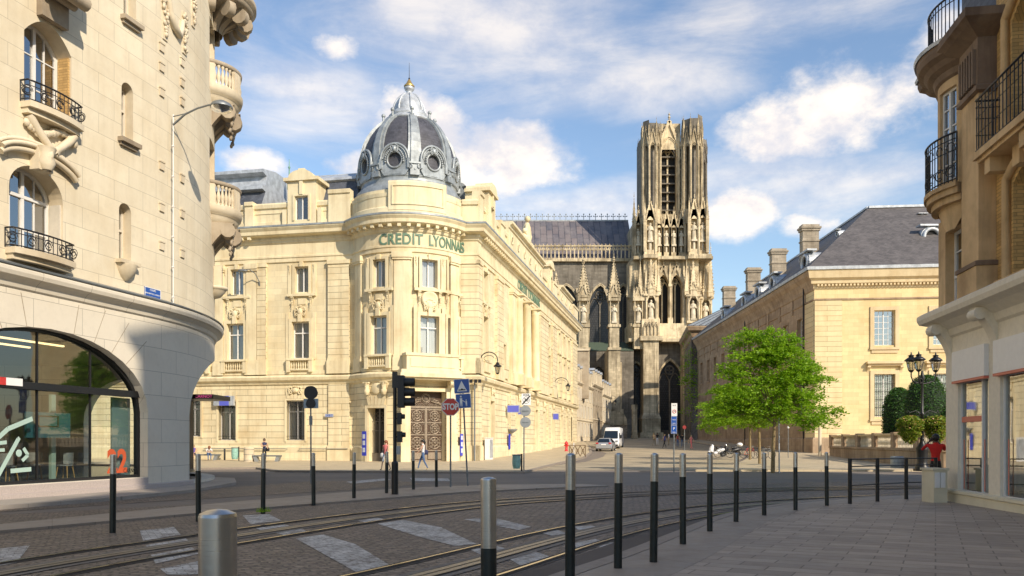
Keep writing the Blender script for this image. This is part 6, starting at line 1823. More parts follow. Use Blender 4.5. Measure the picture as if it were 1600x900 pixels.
 # flying-buttress piers with canopied spires
 for px, Yb, top in ((912, 157, 402), (960, 157, 398), (869, 162, 425), (998, 164, 440)):
  x = X(px, Yb); w = 1.9; Zb = lambda py: Z(py, Yb)
  mb = MB()
  if px > 900 and px < 990: mb.box(x-1.15, x+1.15, Yb, Yb+9, g0-1, Zb(545)); mb.box(x-1.3, x+1.3, Yb-.25, Yb+2, Zb(547), Zb(543))
  mb.box(x-w/2, x+w/2, Yb, Yb+2.2, Zb(545), Zb(505)); mb.box(x-w*.65, x+w*.65, Yb-.2, Yb+2.4, Zb(511), Zb(507))
  mb.box(x-w/2, x+w/2, Yb+.9, Yb+2.2, Zb(507), Zb(468)); mb.box(x-w*.62, x+w*.62, Yb-.2, Yb+2.4, Zb(470), Zb(466))
  for sx in (-1, 1): mb.cyl((x+sx*w*.42, Yb+.1, Zb(507)), (x+sx*w*.42, Yb+.1, Zb(470)), .14, seg=6)
  mb.build('buttress_pier', M['cath'], B)
  mb = MB(); statue_mesh(mb, x, Yb+.3, Zb(502), Zb(476)-Zb(502), px); mb.build('statue', M['statue'], B)
  mb = MB(); pinnacle(mb, x, Yb+1.0, Zb(466), Zb(top), w*1.05, .95, n=12)
  for sx in (-1, 1): pinnacle(mb, x+sx*w*.5, Yb+.1, Zb(466), Zb(444), .5, .9, n=5, gab=False)
  mb.build('pinnacle', M['cath'], B)
  mb = MB()
  for k in range(10):
   f0, f1 = k/10, (k+1)/10
   y0, y1 = Yb+2.2+(YN-Yb-2.2)*f0, Yb+2.2+(YN-Yb-2.2)*f1
   zt = lambda f: Zb(480)+(Z(440)-Zb(480))*f; zl = lambda f: Zb(512)+(Z(447)-Zb(512))*math.sin(f*math.pi/2)
   mb.hexa([(x-.4, y0, zl(f0)), (x+.4, y0, zl(f0)), (x+.4, y1, zl(f1)), (x-.4, y1, zl(f1)), (x-.4, y0, zt(f0)), (x+.4, y0, zt(f0)), (x+.4, y1, zt(f1)), (x-.4, y1, zt(f1))])
  mb.build('flying_buttress', M['cath'], B)
 # aisle wall between the piers, copper green lean-to roof
 p = Path([(X(860, 164), 164), (X(990, 164), 164)]); ops = [pt(X(984, 164)-X(860, 164), 4.3, Z(672, 164), Z(572, 164), 1.0), pt(X(935, 164)-X(860, 164), 4.3, Z(672, 164), Z(572, 164), 1.0)]
 mb = MB(); wall(mb, p, 0, p.L, g0-1, Z(548, 164), ops[:0]+[ops[1]]); mb.build('aisle_wall', M['cath_dark'], B)
 glaz(X(860, 164)+ops[1].t, 4.3, ops[1].zb, ops[1].zt, 165.0)
 mb = MB(); mb.face([(X(860, 164), 163.8, Z(548, 164)), (X(990, 164), 163.8, Z(548, 164)), (X(990, 164), 171.8, Z(535, 172)), (X(860, 164), 171.8, Z(535, 172))]); mb.build('aisle_roof', flat('mossy_lead', (.07,.10,.07), .8, var=.3), B)
 return B
build_cathedral()
def build_lapidary():
 Y = 150.0; X = lambda px: (px-800)/F*Y; Z = lambda py: CZ+(690-py)/F*Y
 o = thing('stone_annex', 'low rough stone annex with rounded roof at the foot of the cathedral', 'building', (X(966), Y, gz(Y)), world_coords=True)
 mb = MB(); mb.box(X(945), X(980), Y, Y+7, gz(Y)-1, Z(664)); mb.build('wall', stone('rubble', (.42,.33,.24), .5, .25, .03, .5, .25, sa=.7), o)
 mb = MB(); rows = []
 for i in range(9):
  a = math.pi*i/8; rows.append([(X(962)-math.cos(a)*(X(980)-X(944))/2, Y-.3+q*1.2, Z(664)+math.sin(a)**.8*(Z(642)-Z(664))*(1-.06*(q % 2))) for q in range(7)])
 mb.grid(rows, 0, smooth=False); mb.face([r[0] for r in rows]); mb.build('roof', M['cath'], o)
 o = thing('stone_pillar', 'slim weathered stone pillar left of the central cathedral buttress', 'pillar', (X(989), Y-2, gz(Y)), world_coords=True)
 mb = MB(); mb.box(X(986), X(993), Y-2, Y-1, gz(Y)-.5, Z(640)); mb.box(X(985.5), X(993.5), Y-2.1, Y-.9, Z(640), Z(633)); mb.box(X(985), X(994), Y-2.2, Y-.8, gz(Y)-.5, Z(680)); mb.build('shaft', M['cath'], o)
build_lapidary()
# ------------------------------------------------------------------ houses between the bank and the cathedral
def build_row_houses():
 p0 = Vector((9.25, 113.6)); px_end = 951
 spec = [('cream three storey house with tall shutters and a curved mansard dormer, next to the bank', 900.5, 926, 'left_plain', .0), ('narrow grey stone house with slate mansard dormers in the street beyond the bank', 926, 941, 'left_dirty', .4), ('pale end house with slim windows, nearest the cathedral on the left of the street', 941, 955, 'left_plain', .8)]
 dirv = Vector((.245, .97)).normalized(); P = Path([p0, p0+dirv*60])
 for k, (lab, a, b, mt, dz) in enumerate(spec):
  t0 = P.spx(a) if k else .05; t1 = P.spx(b); w = t1-t0
  q = P.at(t0)
  B = thing('row_house', lab, 'house', (q.x, q.y, gz(q.y)), world_coords=True, group='row houses beyond the bank')
  ze = CZ+(690-[597, 600, 612][k])/F*P.at(t0).y
  if k == 2: ze = CZ+(690-616)/F*P.at(t0).y
  mid = P.at((t0+t1)/2); g = gz(q.y)
  n = max(2, round(w/3.2)); ops = []
  for i in range(n):
   for (f0, f1) in ((.10, .34), (.42, .64), (.72, .92)): ops.append(Op(t0+w*(i+.5)/n, 1.25, g+(ze-g)*f0, g+(ze-g)*f1, depth=.3))
  mb = MB(); wall(mb, P, t0, t1, g-1, ze, ops); back = 9
  for t in (t0, t1): mb.face([P.at(t, 0, g-1), P.at(t, -back, g-1), P.at(t, -back, ze), P.at(t, 0, ze)])
  mb.build('wall', M[mt], B)
  mb = MB(); sweep(mb, P, t0, t1, [(0, ze-.3), (.1, ze-.25), (.3, ze), (.3, ze+.12), (0, ze+.2)]); sweep(mb, P, t0, t1, [(0, g+(ze-g)*.37), (.12, g+(ze-g)*.375), (.12, g+(ze-g)*.39), (0, g+(ze-g)*.395)]); mb.build('cornice', M['left_plain'], B)
  for o in ops:
   w_ = window_unit(B, P, o, curtain=None, fw=.09, trans=(o.zb+(o.zt-o.zb)*.7,), gm=M['glass_dark'])
   if k != 1:
    mb = MB(P.frame(o.t))
    for sx in (-1, 1): mb.box(sx*(o.w/2+.02), sx*(o.w/2+.55), -.07, -.01, o.zb, o.zt)
    mb.build('shutter', M['cream_frame'], w_)
  hr = 3.6 if k < 2 else 2.6
  mb = MB(); prof = [(-.1, ze+.15), (-1.0, ze+hr*.75), (-4.5, ze+hr), (-9, ze+hr*.7)]
  for j in range(3):
   mb.face([P.at(t0, *prof[j]), P.at(t1, *prof[j]), P.at(t1, *prof[j+1]), P.at(t0, *prof[j+1])], 0, [(0, prof[j][1]), (w, prof[j][1]), (w, prof[j+1][1]), (0, prof[j+1][1])])
  for t in (t0+.02, t1-.02): mb.face([P.at(t, *c) for c in prof]+[P.at(t, -9, ze), P.at(t, -.1, ze)])
  mb.build('roof', M['slate'], B)
  for i in range(n):
   t = t0+w*(i+.5)/n; Fm = P.frame(t); mb = MB(Fm)
   mb.box(-.75, -.45, -.05, 1.4, ze+.15, ze+2.3); mb.box(.45, .75, -.05, 1.4, ze+.15, ze+2.3); mb.box(-.45, .45, -.05, 1.4, ze+.15, ze+.5); mb.box(-.45, .45, -.05, 1.4, ze+2.0, ze+2.3)
   d = mb.build('dormer', M['left_plain'], B)
   mb = MB(Fm); mb.prism([(.9*math.cos(math.pi*j/8), ze+2.3+.42*math.sin(math.pi*j/8)) for j in range(9)], -.15, 1.6); mb.build('dormer_roof', M['zinc_light'], d)
   window_unit(d, P, Op(0, .9, ze+.5, ze+2.0), curtain=None, fw=.08, rec=.1, gm=M['glass_dark'], M_=Fm)
 o = thing('chimney', 'brick and stone chimney stack rising between the bank and the row houses', 'chimney', (9, 120, 9), world_coords=True)
 Y = 118.0; X = lambda px: (px-800)/F*Y; Z = lambda py: CZ+(690-py)/F*Y
 mb = MB(); mb.box(X(901), X(920), Y, Y+1.5, 8, Z(548)); mb.build('stack', M['left_dirty'], o); mb = MB(); mb.box(X(900), X(921), Y-.2, Y+1.7, Z(548), Z(545)); mb.build('cap', M['left_plain'], o)
build_row_houses()
# ------------------------------------------------------------------ palace on the right
def build_palace():
 B = thing('palace_building', 'honey coloured two storey stone palace with steep slate roof and four tall chimneys', 'building', (29.6, 78, 0), world_coords=True)
 P = Path([(30.5, 130.8), (29.6, 78.0), (78, 73.2)]); sc = P.cum[1]
 f = lambda px: P.spx(px, sc+.01, P.L)
 zf, z1 = 16.55, 18.5
 ops = []; fr = []
 for px in (1382, 1474, 1560):
  t = f(px); fr.append(Op(t, 1.95, 10.95, 14.35, depth=.5)); fr.append(Op(t, 1.95, 4.0, 8.15, depth=.5))
 si = []
 n = 11
 for i in range(n):
  t = 3.0+(sc-7.0)*i/(n-1); si.append(Op(t, 1.6, 11.0, 14.2, depth=.45)); si.append(Op(t, 1.6, 3.9, 7.9, depth=.45))
 mb = MB()
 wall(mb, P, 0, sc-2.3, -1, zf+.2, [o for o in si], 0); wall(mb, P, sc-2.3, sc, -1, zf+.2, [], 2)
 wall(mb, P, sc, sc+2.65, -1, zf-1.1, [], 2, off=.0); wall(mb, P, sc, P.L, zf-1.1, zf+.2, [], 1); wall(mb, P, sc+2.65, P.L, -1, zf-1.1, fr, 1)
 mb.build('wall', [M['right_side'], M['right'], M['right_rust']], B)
 mb = MB(); sweep(mb, P, sc+.02, sc+2.6, [(0, 2.0), (.12, 2.0), (.12, zf-1.2), (0, zf-1.15)]); sweep(mb, P, sc-2.3, sc-.02, [(0, 2.0), (.10, 2.0), (.10, zf-1.2), (0, zf-1.15)]); mb.build('quoins', M['right_rust'], B)
 mb = MB(); sweep(mb, P, sc-.0, P.L, [(0, zf-1.15), (.1, zf-1.12), (.1, zf-.98), (0, zf-.95)]); sweep(mb, P, 0, sc, [(0, zf-1.15), (.1, zf-1.12), (.1, zf-.98), (0, zf-.95)], caps=False)
 sweep(mb, P, 0, P.L, [(0, -1), (.22, -1), (.22, 1.85), (.12, 2.0), (0, 2.0)]); mb.build('string_course', M['right_side'], B)
 mb = MB(); sweep(mb, P, sc, P.L, [(0, 16.5), (.08, 16.55), (.12, 16.7), (.16, 16.95), (.42, 17.0), (.45, 17.3), (.72, 17.5), (.80, 17.9), (.86, 18.2), (.86, 18.25), (0, 18.3)])
 t = sc+.3
 while t < P.L-.3:
  mb.M = P.frame(t); mb.box(-.09, .09, -.36, -.1, 16.76, 16.96); t += .34
 mb.build('cornice', M['right_plain'], B)
 mb = MB(); sweep(mb, P, 0, sc, [(0, 16.4), (.10, 16.5), (.18, 16.9), (.40, 17.4), (.70, 17.8), (.86, 18.2), (0, 18.25)]); mb.build('cove_cornice', M['right_side'], B)
 mb = MB(); sweep(mb, P, 0, P.L, [(.70, 18.26), (.98, 18.26), (1.0, 18.55), (.9, 18.58), (.2, 18.5)]); mb.build('gutter', M['zinc_light'], B)
 for k, o in enumerate(fr+si):
  w = window_unit(B, P, o, mull=(.5,), fm=M['white_frame'], gm=M['glass_dark'], curtain=None, fw=.08, rec=.35, thin=.04,
      bars=[('v', .25), ('v', .75)]+[('h', o.zb+(o.zt-o.zb)*q/6) for q in range(1, 6)])
  mb = MB(P.frame(o.t)); h = o.w/2
  if o in fr:
   mb.box(-h-.38, -h-.003, -.12, 0, o.zb-.2, o.zt+.36); mb.box(h+.003, h+.38, -.12, 0, o.zb-.2, o.zt+.36); mb.box(-h-.002, h+.002, -.12, 0, o.zt+.003, o.zt+.36)
   mb.box(-h-.42, h+.42, -.2, 0, o.zb-.42, o.zb-.201); mb.box(-h-.25, h+.25, -.1, 0, o.zb-.75, o.zb-.421)
   if o.zb < 6:
    mb.box(-h-.75, h+.75, -.5, 0, o.zt+1.0, o.zt+1.22); mb.box(-h-.6, h+.6, -.3, 0, o.zt+.8, o.zt+1.0)
    for s in (-1, 1): console(mb, s*(h+.55), 0, -.4, o.zt+.1, o.zt+.8, .26)
  else: mb.box(-h-.2, -h-.003, -.06, 0, o.zb-.1, o.zt+.2); mb.box(h+.003, h+.2, -.06, 0, o.zb-.1, o.zt+.2); mb.box(-h-.002, h+.002, -.06, 0, o.zt+.003, o.zt+.2); mb.box(-h-.3, h+.3, -.16, 0, o.zb-.3, o.zb-.101)
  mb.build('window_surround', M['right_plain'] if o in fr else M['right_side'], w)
  if o.zb < 6 and o in fr:
   mb = MB(P.frame(o.t))
   for i in range(11): mb.cyl((-h+.12+(o.w-.24)*i/10, .06, o.zb), (-h+.12+(o.w-.24)*i/10, .06, o.zt), .016, seg=5)
   for q in range(6): z = o.zb+.15+q*(o.zt-o.zb-.3)/5; mb.box(-h, h, .045, .075, z-.015, z+.015)
   mb.build('window_grille', M['iron'], w)
 # vertical pilaster strips on the side
 for i in range(12):
  t = .6+(sc-7.0)*i/11
  if t < sc-2.5: mb = MB(P.frame(t)); mb.box(-.3, .3, -.10, 0, 14.9, 16.4); mb.build('frieze_block', M['right_side'], B)
 for t in (sc-2.45, sc-24):
  mb = MB(P.frame(t)); mb.cyl((0, -.2, -.5), (0, -.2, 17.8), .08, seg=8); mb.build('downpipe', M['iron'], B)
 # roof
 ze, zr = 18.5, 27.3
 E0 = (28.7, 77.1); E1 = (29.6, 131.5); E2 = (78, 72.3); H = (39.2, 87.6); H1 = (40.1, 131.5); H2 = (78, 83.8)
 mb = MB(); L_ = math.hypot(9.8, 9)
 mb.face([(*E1, ze), (*E0, ze), (*H, zr), (*H1, zr)], 0, [(0, 0), (54.4, 0), (44, L_*1.1), (0, L_*1.1)])
 mb.face([(*E0, ze), (*E2, ze), (*H2, zr), (*H, zr)], 0, [(0, 0), (49, 0), (49, L_*1.1), (10, L_*1.1)])
 mb.face([(*H1, zr), (*H, zr), (50, 98, ze), (50, 131.5, ze)]); mb.face([(*H, zr), (*H2, zr), (78, 95, ze), (50, 98, ze)]); mb.face([(*E1, ze), (*H1, zr), (50, 131.5, ze)])
 mb.face([(E1[0], 131.5, 0), (50, 131.5, 0), (50, 131.5, ze), (E1[0], 131.5, ze)])
 mb.build('roof', M['slate_warm'], B)
 mb = MB(); mb.beam((*H, zr+.05), (*H2, zr+.05), .5, .25); mb.beam((*H, zr+.05), (*H1, zr+.05), .4, .2); mb.build('ridge', M['zinc_light'], B)
 zroof = lambda d: ze+(zr-ze)*d/10.5
 for px in (1267, 1217.5, 1178.5, 1140.3):
  k = (px-800)/F; Y = 31.77/(k-.017); X = k*Y; c = MB(); x0, x1 = X-.9, X+.9
  c.box(x0, x1, Y, Y+1.0, 19, 25.1); c.box(x0-.08, x1+.08, Y-.08, Y+1.08, 23.9, 24.05); c.box(x0-.12, x1+.12, Y-.12, Y+1.12, 25.1, 25.35); c.box(x0-.22, x1+.22, Y-.22, Y+1.22, 25.35, 25.55); c.box(x0-.05, x1+.05, Y-.05, Y+1.05, 25.55, 25.8)
  ch = c.build('chimney', M['chim'], B)
  c = MB(); c.face([(x0-.1, Y-.25, 20.6), (x1+.8, Y-.25, 22.9), (x1+.8, Y-.02, 23.2), (x0-.1, Y-.02, 20.9)]); c.box(x0-.15, x1+.15, Y-.15, Y+1.15, 20.8, 21.1); c.build('flashing', M['zinc_light'], ch)
 def lucarne(px, d, zc, r, facing, Y=None):
  if facing == 'side':
   k = (px-800)/F; Y = (28.7+d-1.33)/(k-.017); X = k*Y; Fm = Matrix(((0, 1, 0, X), (-1, 0, 0, Y), (0, 0, 1, zc), (0, 0, 0, 1)))
  else:
   Yf = 77.1+d; Fm = TM((px-800)/F*Yf, Yf, zc)
  mb = MB(Fm); mb.torus((0, 0, 0), r, r*.25, 18, 0, 'y'); 
  prof = [((r*1.35)*math.cos(math.pi*i/10), (r*1.35)*math.sin(math.pi*i/10)) for i in range(11)]
  pts = prof+[(-r*1.35, -r*1.1), (r*1.35, -r*1.1)]
  n = len(pts)
  for i in range(n):
   j = (i+1) % n; mb.face([(pts[i][0], .05, pts[i][1]), (pts[j][0], .05, pts[j][1]), (pts[j][0], 2.2*r+.5, pts[j][1]), (pts[i][0], 2.2*r+.5, pts[i][1])])
  ring = [(r*math.cos(2*math.pi*i/20), r*math.sin(2*math.pi*i/20)) for i in range(20)]
  oc = []
  for i in range(20):
   a = 2*math.pi*i/20; c_, s_ = math.cos(a), math.sin(a); kk = 1.35 if s_ >= 0 else min(1.35/max(abs(c_), .01), 1.1/max(abs(s_), .01)); oc.append((r*kk*c_, r*kk*s_))
  for i in range(20):
   j = (i+1) % 20; mb.face([(ring[i][0], .05, ring[i][1]), (oc[i][0], .05, oc[i][1]), (oc[j][0], .05, oc[j][1]), (ring[j][0], .05, ring[j][1])])
  mb.box(-r*1.6, r*1.6, -.25, .9*r, r*1.30, r*1.5)
  o = mb.build('roof_dormer', M['zinc_light'], B); mb = MB(Fm); mb.face([(x, .12, z) for x, z in ring]); mb.build('pane', M['dark'], o)
 for px in (1258, 1207, 1184, 1163, 1131): lucarne(px, 1.3, 19.9, .8, 'side')
 for px, d, z in ((1308, 5.6, 23.6), (1250, 4.6, 22.8), (1203, 4.2, 22.6), (1167, 4.0, 22.4)): lucarne(px, d, z, .27, 'side')
 lucarne(1441, 8.3, 25.6, .32, 'front'); lucarne(1456, 4.0, 22.5, .8, 'front')
M['chim'] = stone('chimney_stone', (.40,.34,.26), .9, .3, .01, .5, .15, (.4,.36,.3), .7, streak=.4)
build_palace()
def build_pavilion():
 B = thing('end_pavilion', 'dark stone pavilion with a standing-seam zinc roof beyond the palace', 'building', (30.2, 133, 1.7), world_coords=True)
 P = Path([(33.0, 152.5), (30.2, 133.0), (40, 132.8)]); sc = P.cum[1]
 ops = [Op(2.5+i*4.1, 1.5, z0, z1, depth=.4) for i in range(5) for z0, z1 in ((13.0, 17.3), (8.0, 11.2), (3.2, 6.6)) if 2.5+i*4.1 < sc-1]
 mb = MB(); wall(mb, P, 0, P.L, 0, 20, ops); mb.face([(33, 152.5, 0), (45, 152.5, 0), (45, 152.5, 20), (33, 152.5, 20)]); mb.build('wall', M['dark_stone'], B)
 for o in ops: window_unit(B, P, o, curtain=None, fw=.1, gm=M['glass_dark'], fm=M['cream_frame'])
 mb = MB(); sweep(mb, P, 0, P.L, [(0, 18.9), (.2, 19.1), (.3, 19.8), (.8, 20.1), (1.0, 20.6), (1.0, 20.8), (0, 20.9)]); sweep(mb, P, 0, P.L, [(0, 11.9), (.2, 12), (.2, 12.3), (0, 12.4)]); mb.build('cornice', M['right_side'], B)
 mb = MB(); a = P.at(0, 1.0, 20.85); b = P.at(sc, 1.0, 20.85); c = P.at(P.L, 1.0, 20.85); r1 = (36.5, 138, 24.6); r2 = (38, 150, 24.6)
 mb.face([a, b, r1, r2]); mb.face([b, c, (44, 138, 24.6), r1]); mb.face([a, r2, (46, 154, 20.8)]); ro = mb.build('roof', M['zinc'], B)
 mb = MB()
 for i in range(12):
  f = i/11; mb.beam(Vector(b).lerp(Vector(c), f), Vector(r1).lerp(Vector((44, 138, 24.6)), f), .10); mb.beam(Vector(a).lerp(Vector(b), f), Vector(r2).lerp(Vector(r1), f), .10)
 mb.build('seams', M['slate'], ro)
build_pavilion()
def build_garden_wall():
 P = Path([(28.3, 71.0), (23.3, 43.0), (40, 36)]); o = thing('garden_balustrade', 'weathered stone garden wall topped with a pale baluster railing beside the palace', 'balustrade', (28, 71, 0), world_coords=True)
 mb = MB(); sweep(mb, P, 0, P.L, [(-.5, -.5), (0, -.5), (0, 1.0), (.08, 1.05), (.08, 1.2), (-.5, 1.2)]); mb.build('base_wall', M['right_side'], o)
 mb = MB(); sweep(mb, P, 0, P.L, [(-.42, 2.0), (-.02, 2.0), (.02, 2.04), (.02, 2.14), (-.46, 2.16)]); mb.build('handrail', M['right_plain'], o)
 t = .3; k = 0
 while t < P.L-.3:
  mb = MB(P.frame(t)); mb.box(-.35, .35, -.04, .5, 1.2, 2.22); mb.build('post', M['right_side'], o)
  if t+4.6 < P.L:
   mb = MB()
   for i in range(13): q = P.at(t+.55+3.6*i/12, -.22); baluster(mb, q.x, q.y, 1.2, .8, 0, 6, 1.5)
   mb.build('balusters', M['statue'], o)
  t += 4.7; k += 1
build_garden_wall()
# ------------------------------------------------------------------ near building on the right
def build_near():
 B = thing('bow_window_building', 'weathered ochre building with bow window and iron balconies above a pale painted shopfront', 'building', (10.4, 19, .1), world_coords=True)
 d = Vector((-.158, -.987)).normalized(); n = Vector((d.y, -d.x)); O = Vector((10.68, 19.6))
 pt = lambda s, o=0: tuple(O+d*s+n*o)
 P = Path([(34, 21.5), pt(0), pt(16)]); s0 = P.cum[1]
 # ground floor
 gi = []
 spans = [(.74, 2.42), (2.98, 4.9), (5.6, 7.5), (8.5, 11.5)]
 for a, b in spans: gi.append(Op(s0+(a+b)/2, b-a, .42, 3.02, depth=.16))
 mb = MB(); wall(mb, P, 0, P.L, .40, 4.25, gi); mb.build('shop_wall', M['near_paint'], B)
 mb = MB(); sweep(mb, P, s0-.0, P.L, [(0, -.3), (.06, -.3), (.06, .36), (.10, .38), (.10, .44), (0, .46)]); sweep(mb, P, 0, s0, [(0, -.3), (.06, -.3), (.06, .38), (0, .42)]); mb.build('plinth', M['near_plinth'], B)
 for i, o in enumerate(gi):
  w = window_unit(B, P, o, mull=(.76,) if i == 0 else (.9,), fm=M['white_frame'], gm=M['shop_glass2'], curtain='full', fw=.05, rec=.06, room=1.8)
  Fm = P.frame(o.t); h = o.w/2
  mb = MB(Fm); mb.box(-h-.10, h+.02, -.10, -.0, 3.03, 3.72); mb.build('fascia_panel', M['white'], w)
  mb = MB(Fm); mb.box(-h-.10, h+.02, -.105, -.002, 2.97, 3.026); mb.build('fascia_strip', M['coral'], w)
  mb = MB(Fm @ TM(0, .05, 0))
  for x in (-h*.72, h*.62): mb.box(x-.02, x+.02, 0, .004, .5, 1.65)
  mb.box(-h+.1, h*.5, 0, .004, 2.05, 2.18) if i == 0 else None
  mb.build('window_vinyl', M['coral'], w)
 # band above the shop with consoles
 mb = MB(); sweep(mb, P, 0, P.L, [(0, 4.1), (.06, 4.15), (.10, 4.3), (.30, 4.45), (.50, 4.52), (.54, 4.62), (.54, 4.72), (.44, 4.78), (0, 4.80)]); mb.build('string_course', M['near_paint'], B)
 for s_ in (.22, 2.72):
  mb = MB(P.frame(s0+s_)); console(mb, 0, 0, -.46, 3.55, 4.44, .34); mb.build('console', M['near_paint'], B)
 # upper walls
 z0, z1 = 4.78, 10.6
 U = Path([(34, 21.3), pt(-.15, .12), pt(1.86, .12), pt(1.9, .12)])
 UB = [pt(-.05, .1)]
 for k in range(13):
  a = k/12; s_ = .12+1.7*a; UB.append(pt(s_, .12+.34*math.sin(math.pi*min(1, max(0, a)))**.8))
 bow = Path([(34, 21.3)]+UB+[pt(1.89, .12)])
 ul = U.cum[1]
 lowo = Op(ul+.15+.95, 1.3, 4.9, 6.65, depth=.3)
 mb = MB(); wall(mb, U, 0, U.cum[2], z0, 7.0, [lowo]); 
 bl = bow.cum[2]; bo = Op(bow.spx(1479, bl+.9, bow.L-.1), .62, 7.62, 9.75, depth=.2)
 wall(mb, bow, 0, bow.L, 7.0, z1, [bo]); mb.build('wall', M['near'], B)
 window_unit(B, U, lowo, mull=(.5,), fm=M['white_frame'], gm=M['glass_dark'], curtain=None, fw=.07, rec=.2, trans=(5.55,), bars=(('h', 6.15),))
 window_unit(B, bow, bo, mull=(.5,), fm=M['white_frame'], gm=M['glass_dark'], curtain=None, fw=.06, rec=.1, bars=[('h', 7.62+2.13*q/5) for q in range(1, 5)])
 # corbelled underside of the bow
 mb = MB(); cen = bow.at(bl+1.15, -.1)
 rows = []
 for k in range(6):
  f = k/5; rows.append([Vector((p.x*(1)+0, p.y, 0)).lerp(Vector((cen.x, cen.y, 0)), .75*(1-f)**1.3)+Vector((0, 0, 6.5+.62*f)) for p in [Vector((q[0], q[1], 0)) for q in UB]])
 mb.grid(rows, 0); mb.build('corbel', M['near'], B)
 # round balcony
 def offs(o): return [(bow.at(t, o).x, bow.at(t, o).y) for t in [bl+.05+i*(bow.L-bl-.25)/14 for i in range(15)]]
 mb = MB(); outer = offs(.30); inner = offs(-.2); mb.prismz(outer+inner[::-1], 7.34, 7.44); mb.prismz(offs(.24)+inner[::-1], 7.20, 7.339); mb.prismz(offs(.14)+inner[::-1], 7.05, 7.199); sl = mb.build('balcony_slab', M['near'], B)
 mb = MB(); railing(mb, Matrix.Identity(4), offs(.26), 7.45, 8.55, 18); 
 for q in range(2): mb.tube([(x, y, 7.8+q*.35) for x, y in offs(.26)], .010, 4)
 mb.build('balcony_railing', M['iron'], sl)
 # cornice of the bow, two layers
 mb = MB(); sweep(mb, bow, 0, bow.L, [(0, 9.95), (.06, 10.0), (.10, 10.12), (.22, 10.2), (.30, 10.3), (.42, 10.38), (.46, 10.5), (.46, 10.62), (0, 10.7)]); mb.build('cornice', M['near_dark'], B)
 mb = MB(); sweep(mb, bow, 0, bow.L, [(.42, 10.63), (.50, 10.6), (.52, 10.68), (.0, 10.8)], caps=False); mb.build('flashing', M['zinc_light'], B)
 mb = MB(); railing(mb, Matrix.Identity(4), offs(.2), 10.8, 11.7, 16, 'plain'); mb.build('roof_railing', M['iron'], B)
 # pilaster with fluted block
 mb = MB(); a, b = pt(2.25, .0), pt(3.2, .0)
 pil = Path([pt(1.9, -.3), pt(1.9, .35), pt(2.8, .35), pt(2.8, -.3)])
 wall(mb, pil, 0, pil.L, z0, 9.1, []); wall(mb, pil, 0, pil.L, z0, 5.35, [], off=.07); mb.build('pilaster', M['near'], B)
 mb = MB(); sweep(mb, pil, 0, pil.L, [(0, 5.3), (.1, 5.33), (.1, 5.42), (0, 5.45)]); sweep(mb, pil, 0, pil.L, [(0, 9.0), (.08, 9.04), (.08, 9.14), (.02, 9.18)]); wall(mb, pil, 0, pil.L, 9.1, 10.2, [], off=.03)
 for k in range(6):
  mb.M = pil.frame(pil.cum[1]+.12+k*.14); mb.box(-.035, .035, -.10, -.02, 9.2, 9.95)
 mb.M = Matrix.Identity(4); mb.build('fluted_block', M['near_dark'], B)
 mb = MB(); sweep(mb, pil, 0, pil.L, [(0, 10.15), (.3, 10.35), (.42, 10.45), (.42, 10.62), (0, 10.7)]); mb.build('cornice', M['near_dark'], B)
 # recessed brick bays
 R_ = Path([pt(2.8, 0), pt(16, 0)])
 bo2 = [Op(1.35, 1.15, 4.9, 7.05, depth=.5, rise=.25, kind='seg'), Op(1.35, 1.25, 7.75, 10.4, depth=.5, rise=.3, kind='seg'), Op(4.5, 1.2, 4.9, 7.05, depth=.5, rise=.25, kind='seg'), Op(4.5, 1.25, 7.75, 10.4, depth=.5, rise=.3, kind='seg')]
 mb = MB(); wall(mb, R_, 0, R_.L, z0, 14, bo2); mb.build('brick_wall', M['near_brick'], B)
 for o in bo2:
  w = window_unit(B, R_, o, mull=(.5,), fm=M['white_frame'], gm=M['glass_dark'], curtain='sides', fw=.09, rec=.22, trans=(o.zb+.9,), bars=(('h', o.zb+1.6),))
  Fm = R_.frame(o.t); h = o.w/2
  mb = MB(Fm); ol = Op(0, o.w+.35, o.zb, o.zt+.2, rise=o.rise*1.25, kind='seg').outline(0, 10)[1:]
  mb.tube([(x, -.05, z) for x, z in ol+[(-(o.w+.35)/2, o.zb)]], .10, 6); mb.box(-.15, .15, -.2, 0, o.zt-.05, o.zt+.4); mb.build('window_surround', M['near'], w)
  if o.zb > 7:
   mb = MB(Fm); mb.box(-1.15, 1.15, -.55, 0, 7.48, 7.62); mb.box(-1.08, 1.08, -.48, 0, 7.40, 7.479)
   for s in (-.75, .75): mb.box(s-.12, s+.12, -.42, 0, 7.1, 7.399)
   bs = mb.build('balcony_slab', M['near'], w)
   mb = MB(); railing(mb, Fm, [(-1.1, 0), (-1.1, -.5), (1.1, -.5), (1.1, 0)], 7.62, 8.72, 20, 'plain')
   for q in (8.0, 8.35): mb.tube([(-1.1, 0, q), (-1.1, -.5, q), (1.1, -.5, q), (1.1, 0, q)], .01, 4)
   mb.build('balcony_railing', M['iron'], bs)
  else:
   mb = MB(Fm); mb.box(-h-.3, h+.3, -.25, 0, o.zb-.12, o.zb-.01); mb.build('window_sill', M['near'], w)
 # roof mass (set back), unseen but it throws the street's shade
 mb = MB(); q = [pt(-.1, -.4), pt(13, -.4), (34, 6), (34, 20.5)]
 mb.prismz(q, 10.6, 15.0); q2 = [pt(.0, -1.1), pt(12, -1.1), (33, 7), (33, 20.0)]; mb.prismz(q2, 15.0, 18.2); mb.build('mansard_roof', M['slate'], B)
 mb = MB(); mb.prismz([(34, 21.4), pt(0, -2.6), pt(13, -2.6), (34, 6)], .0, 10.6); mb.build('rear_walls', M['near'], B)
M['near_dark'] = stone('sooty_ochre_stone', (.24,.165,.11), 0, 0, stain=(.4,.34,.3), sa=.8, streak=.6)
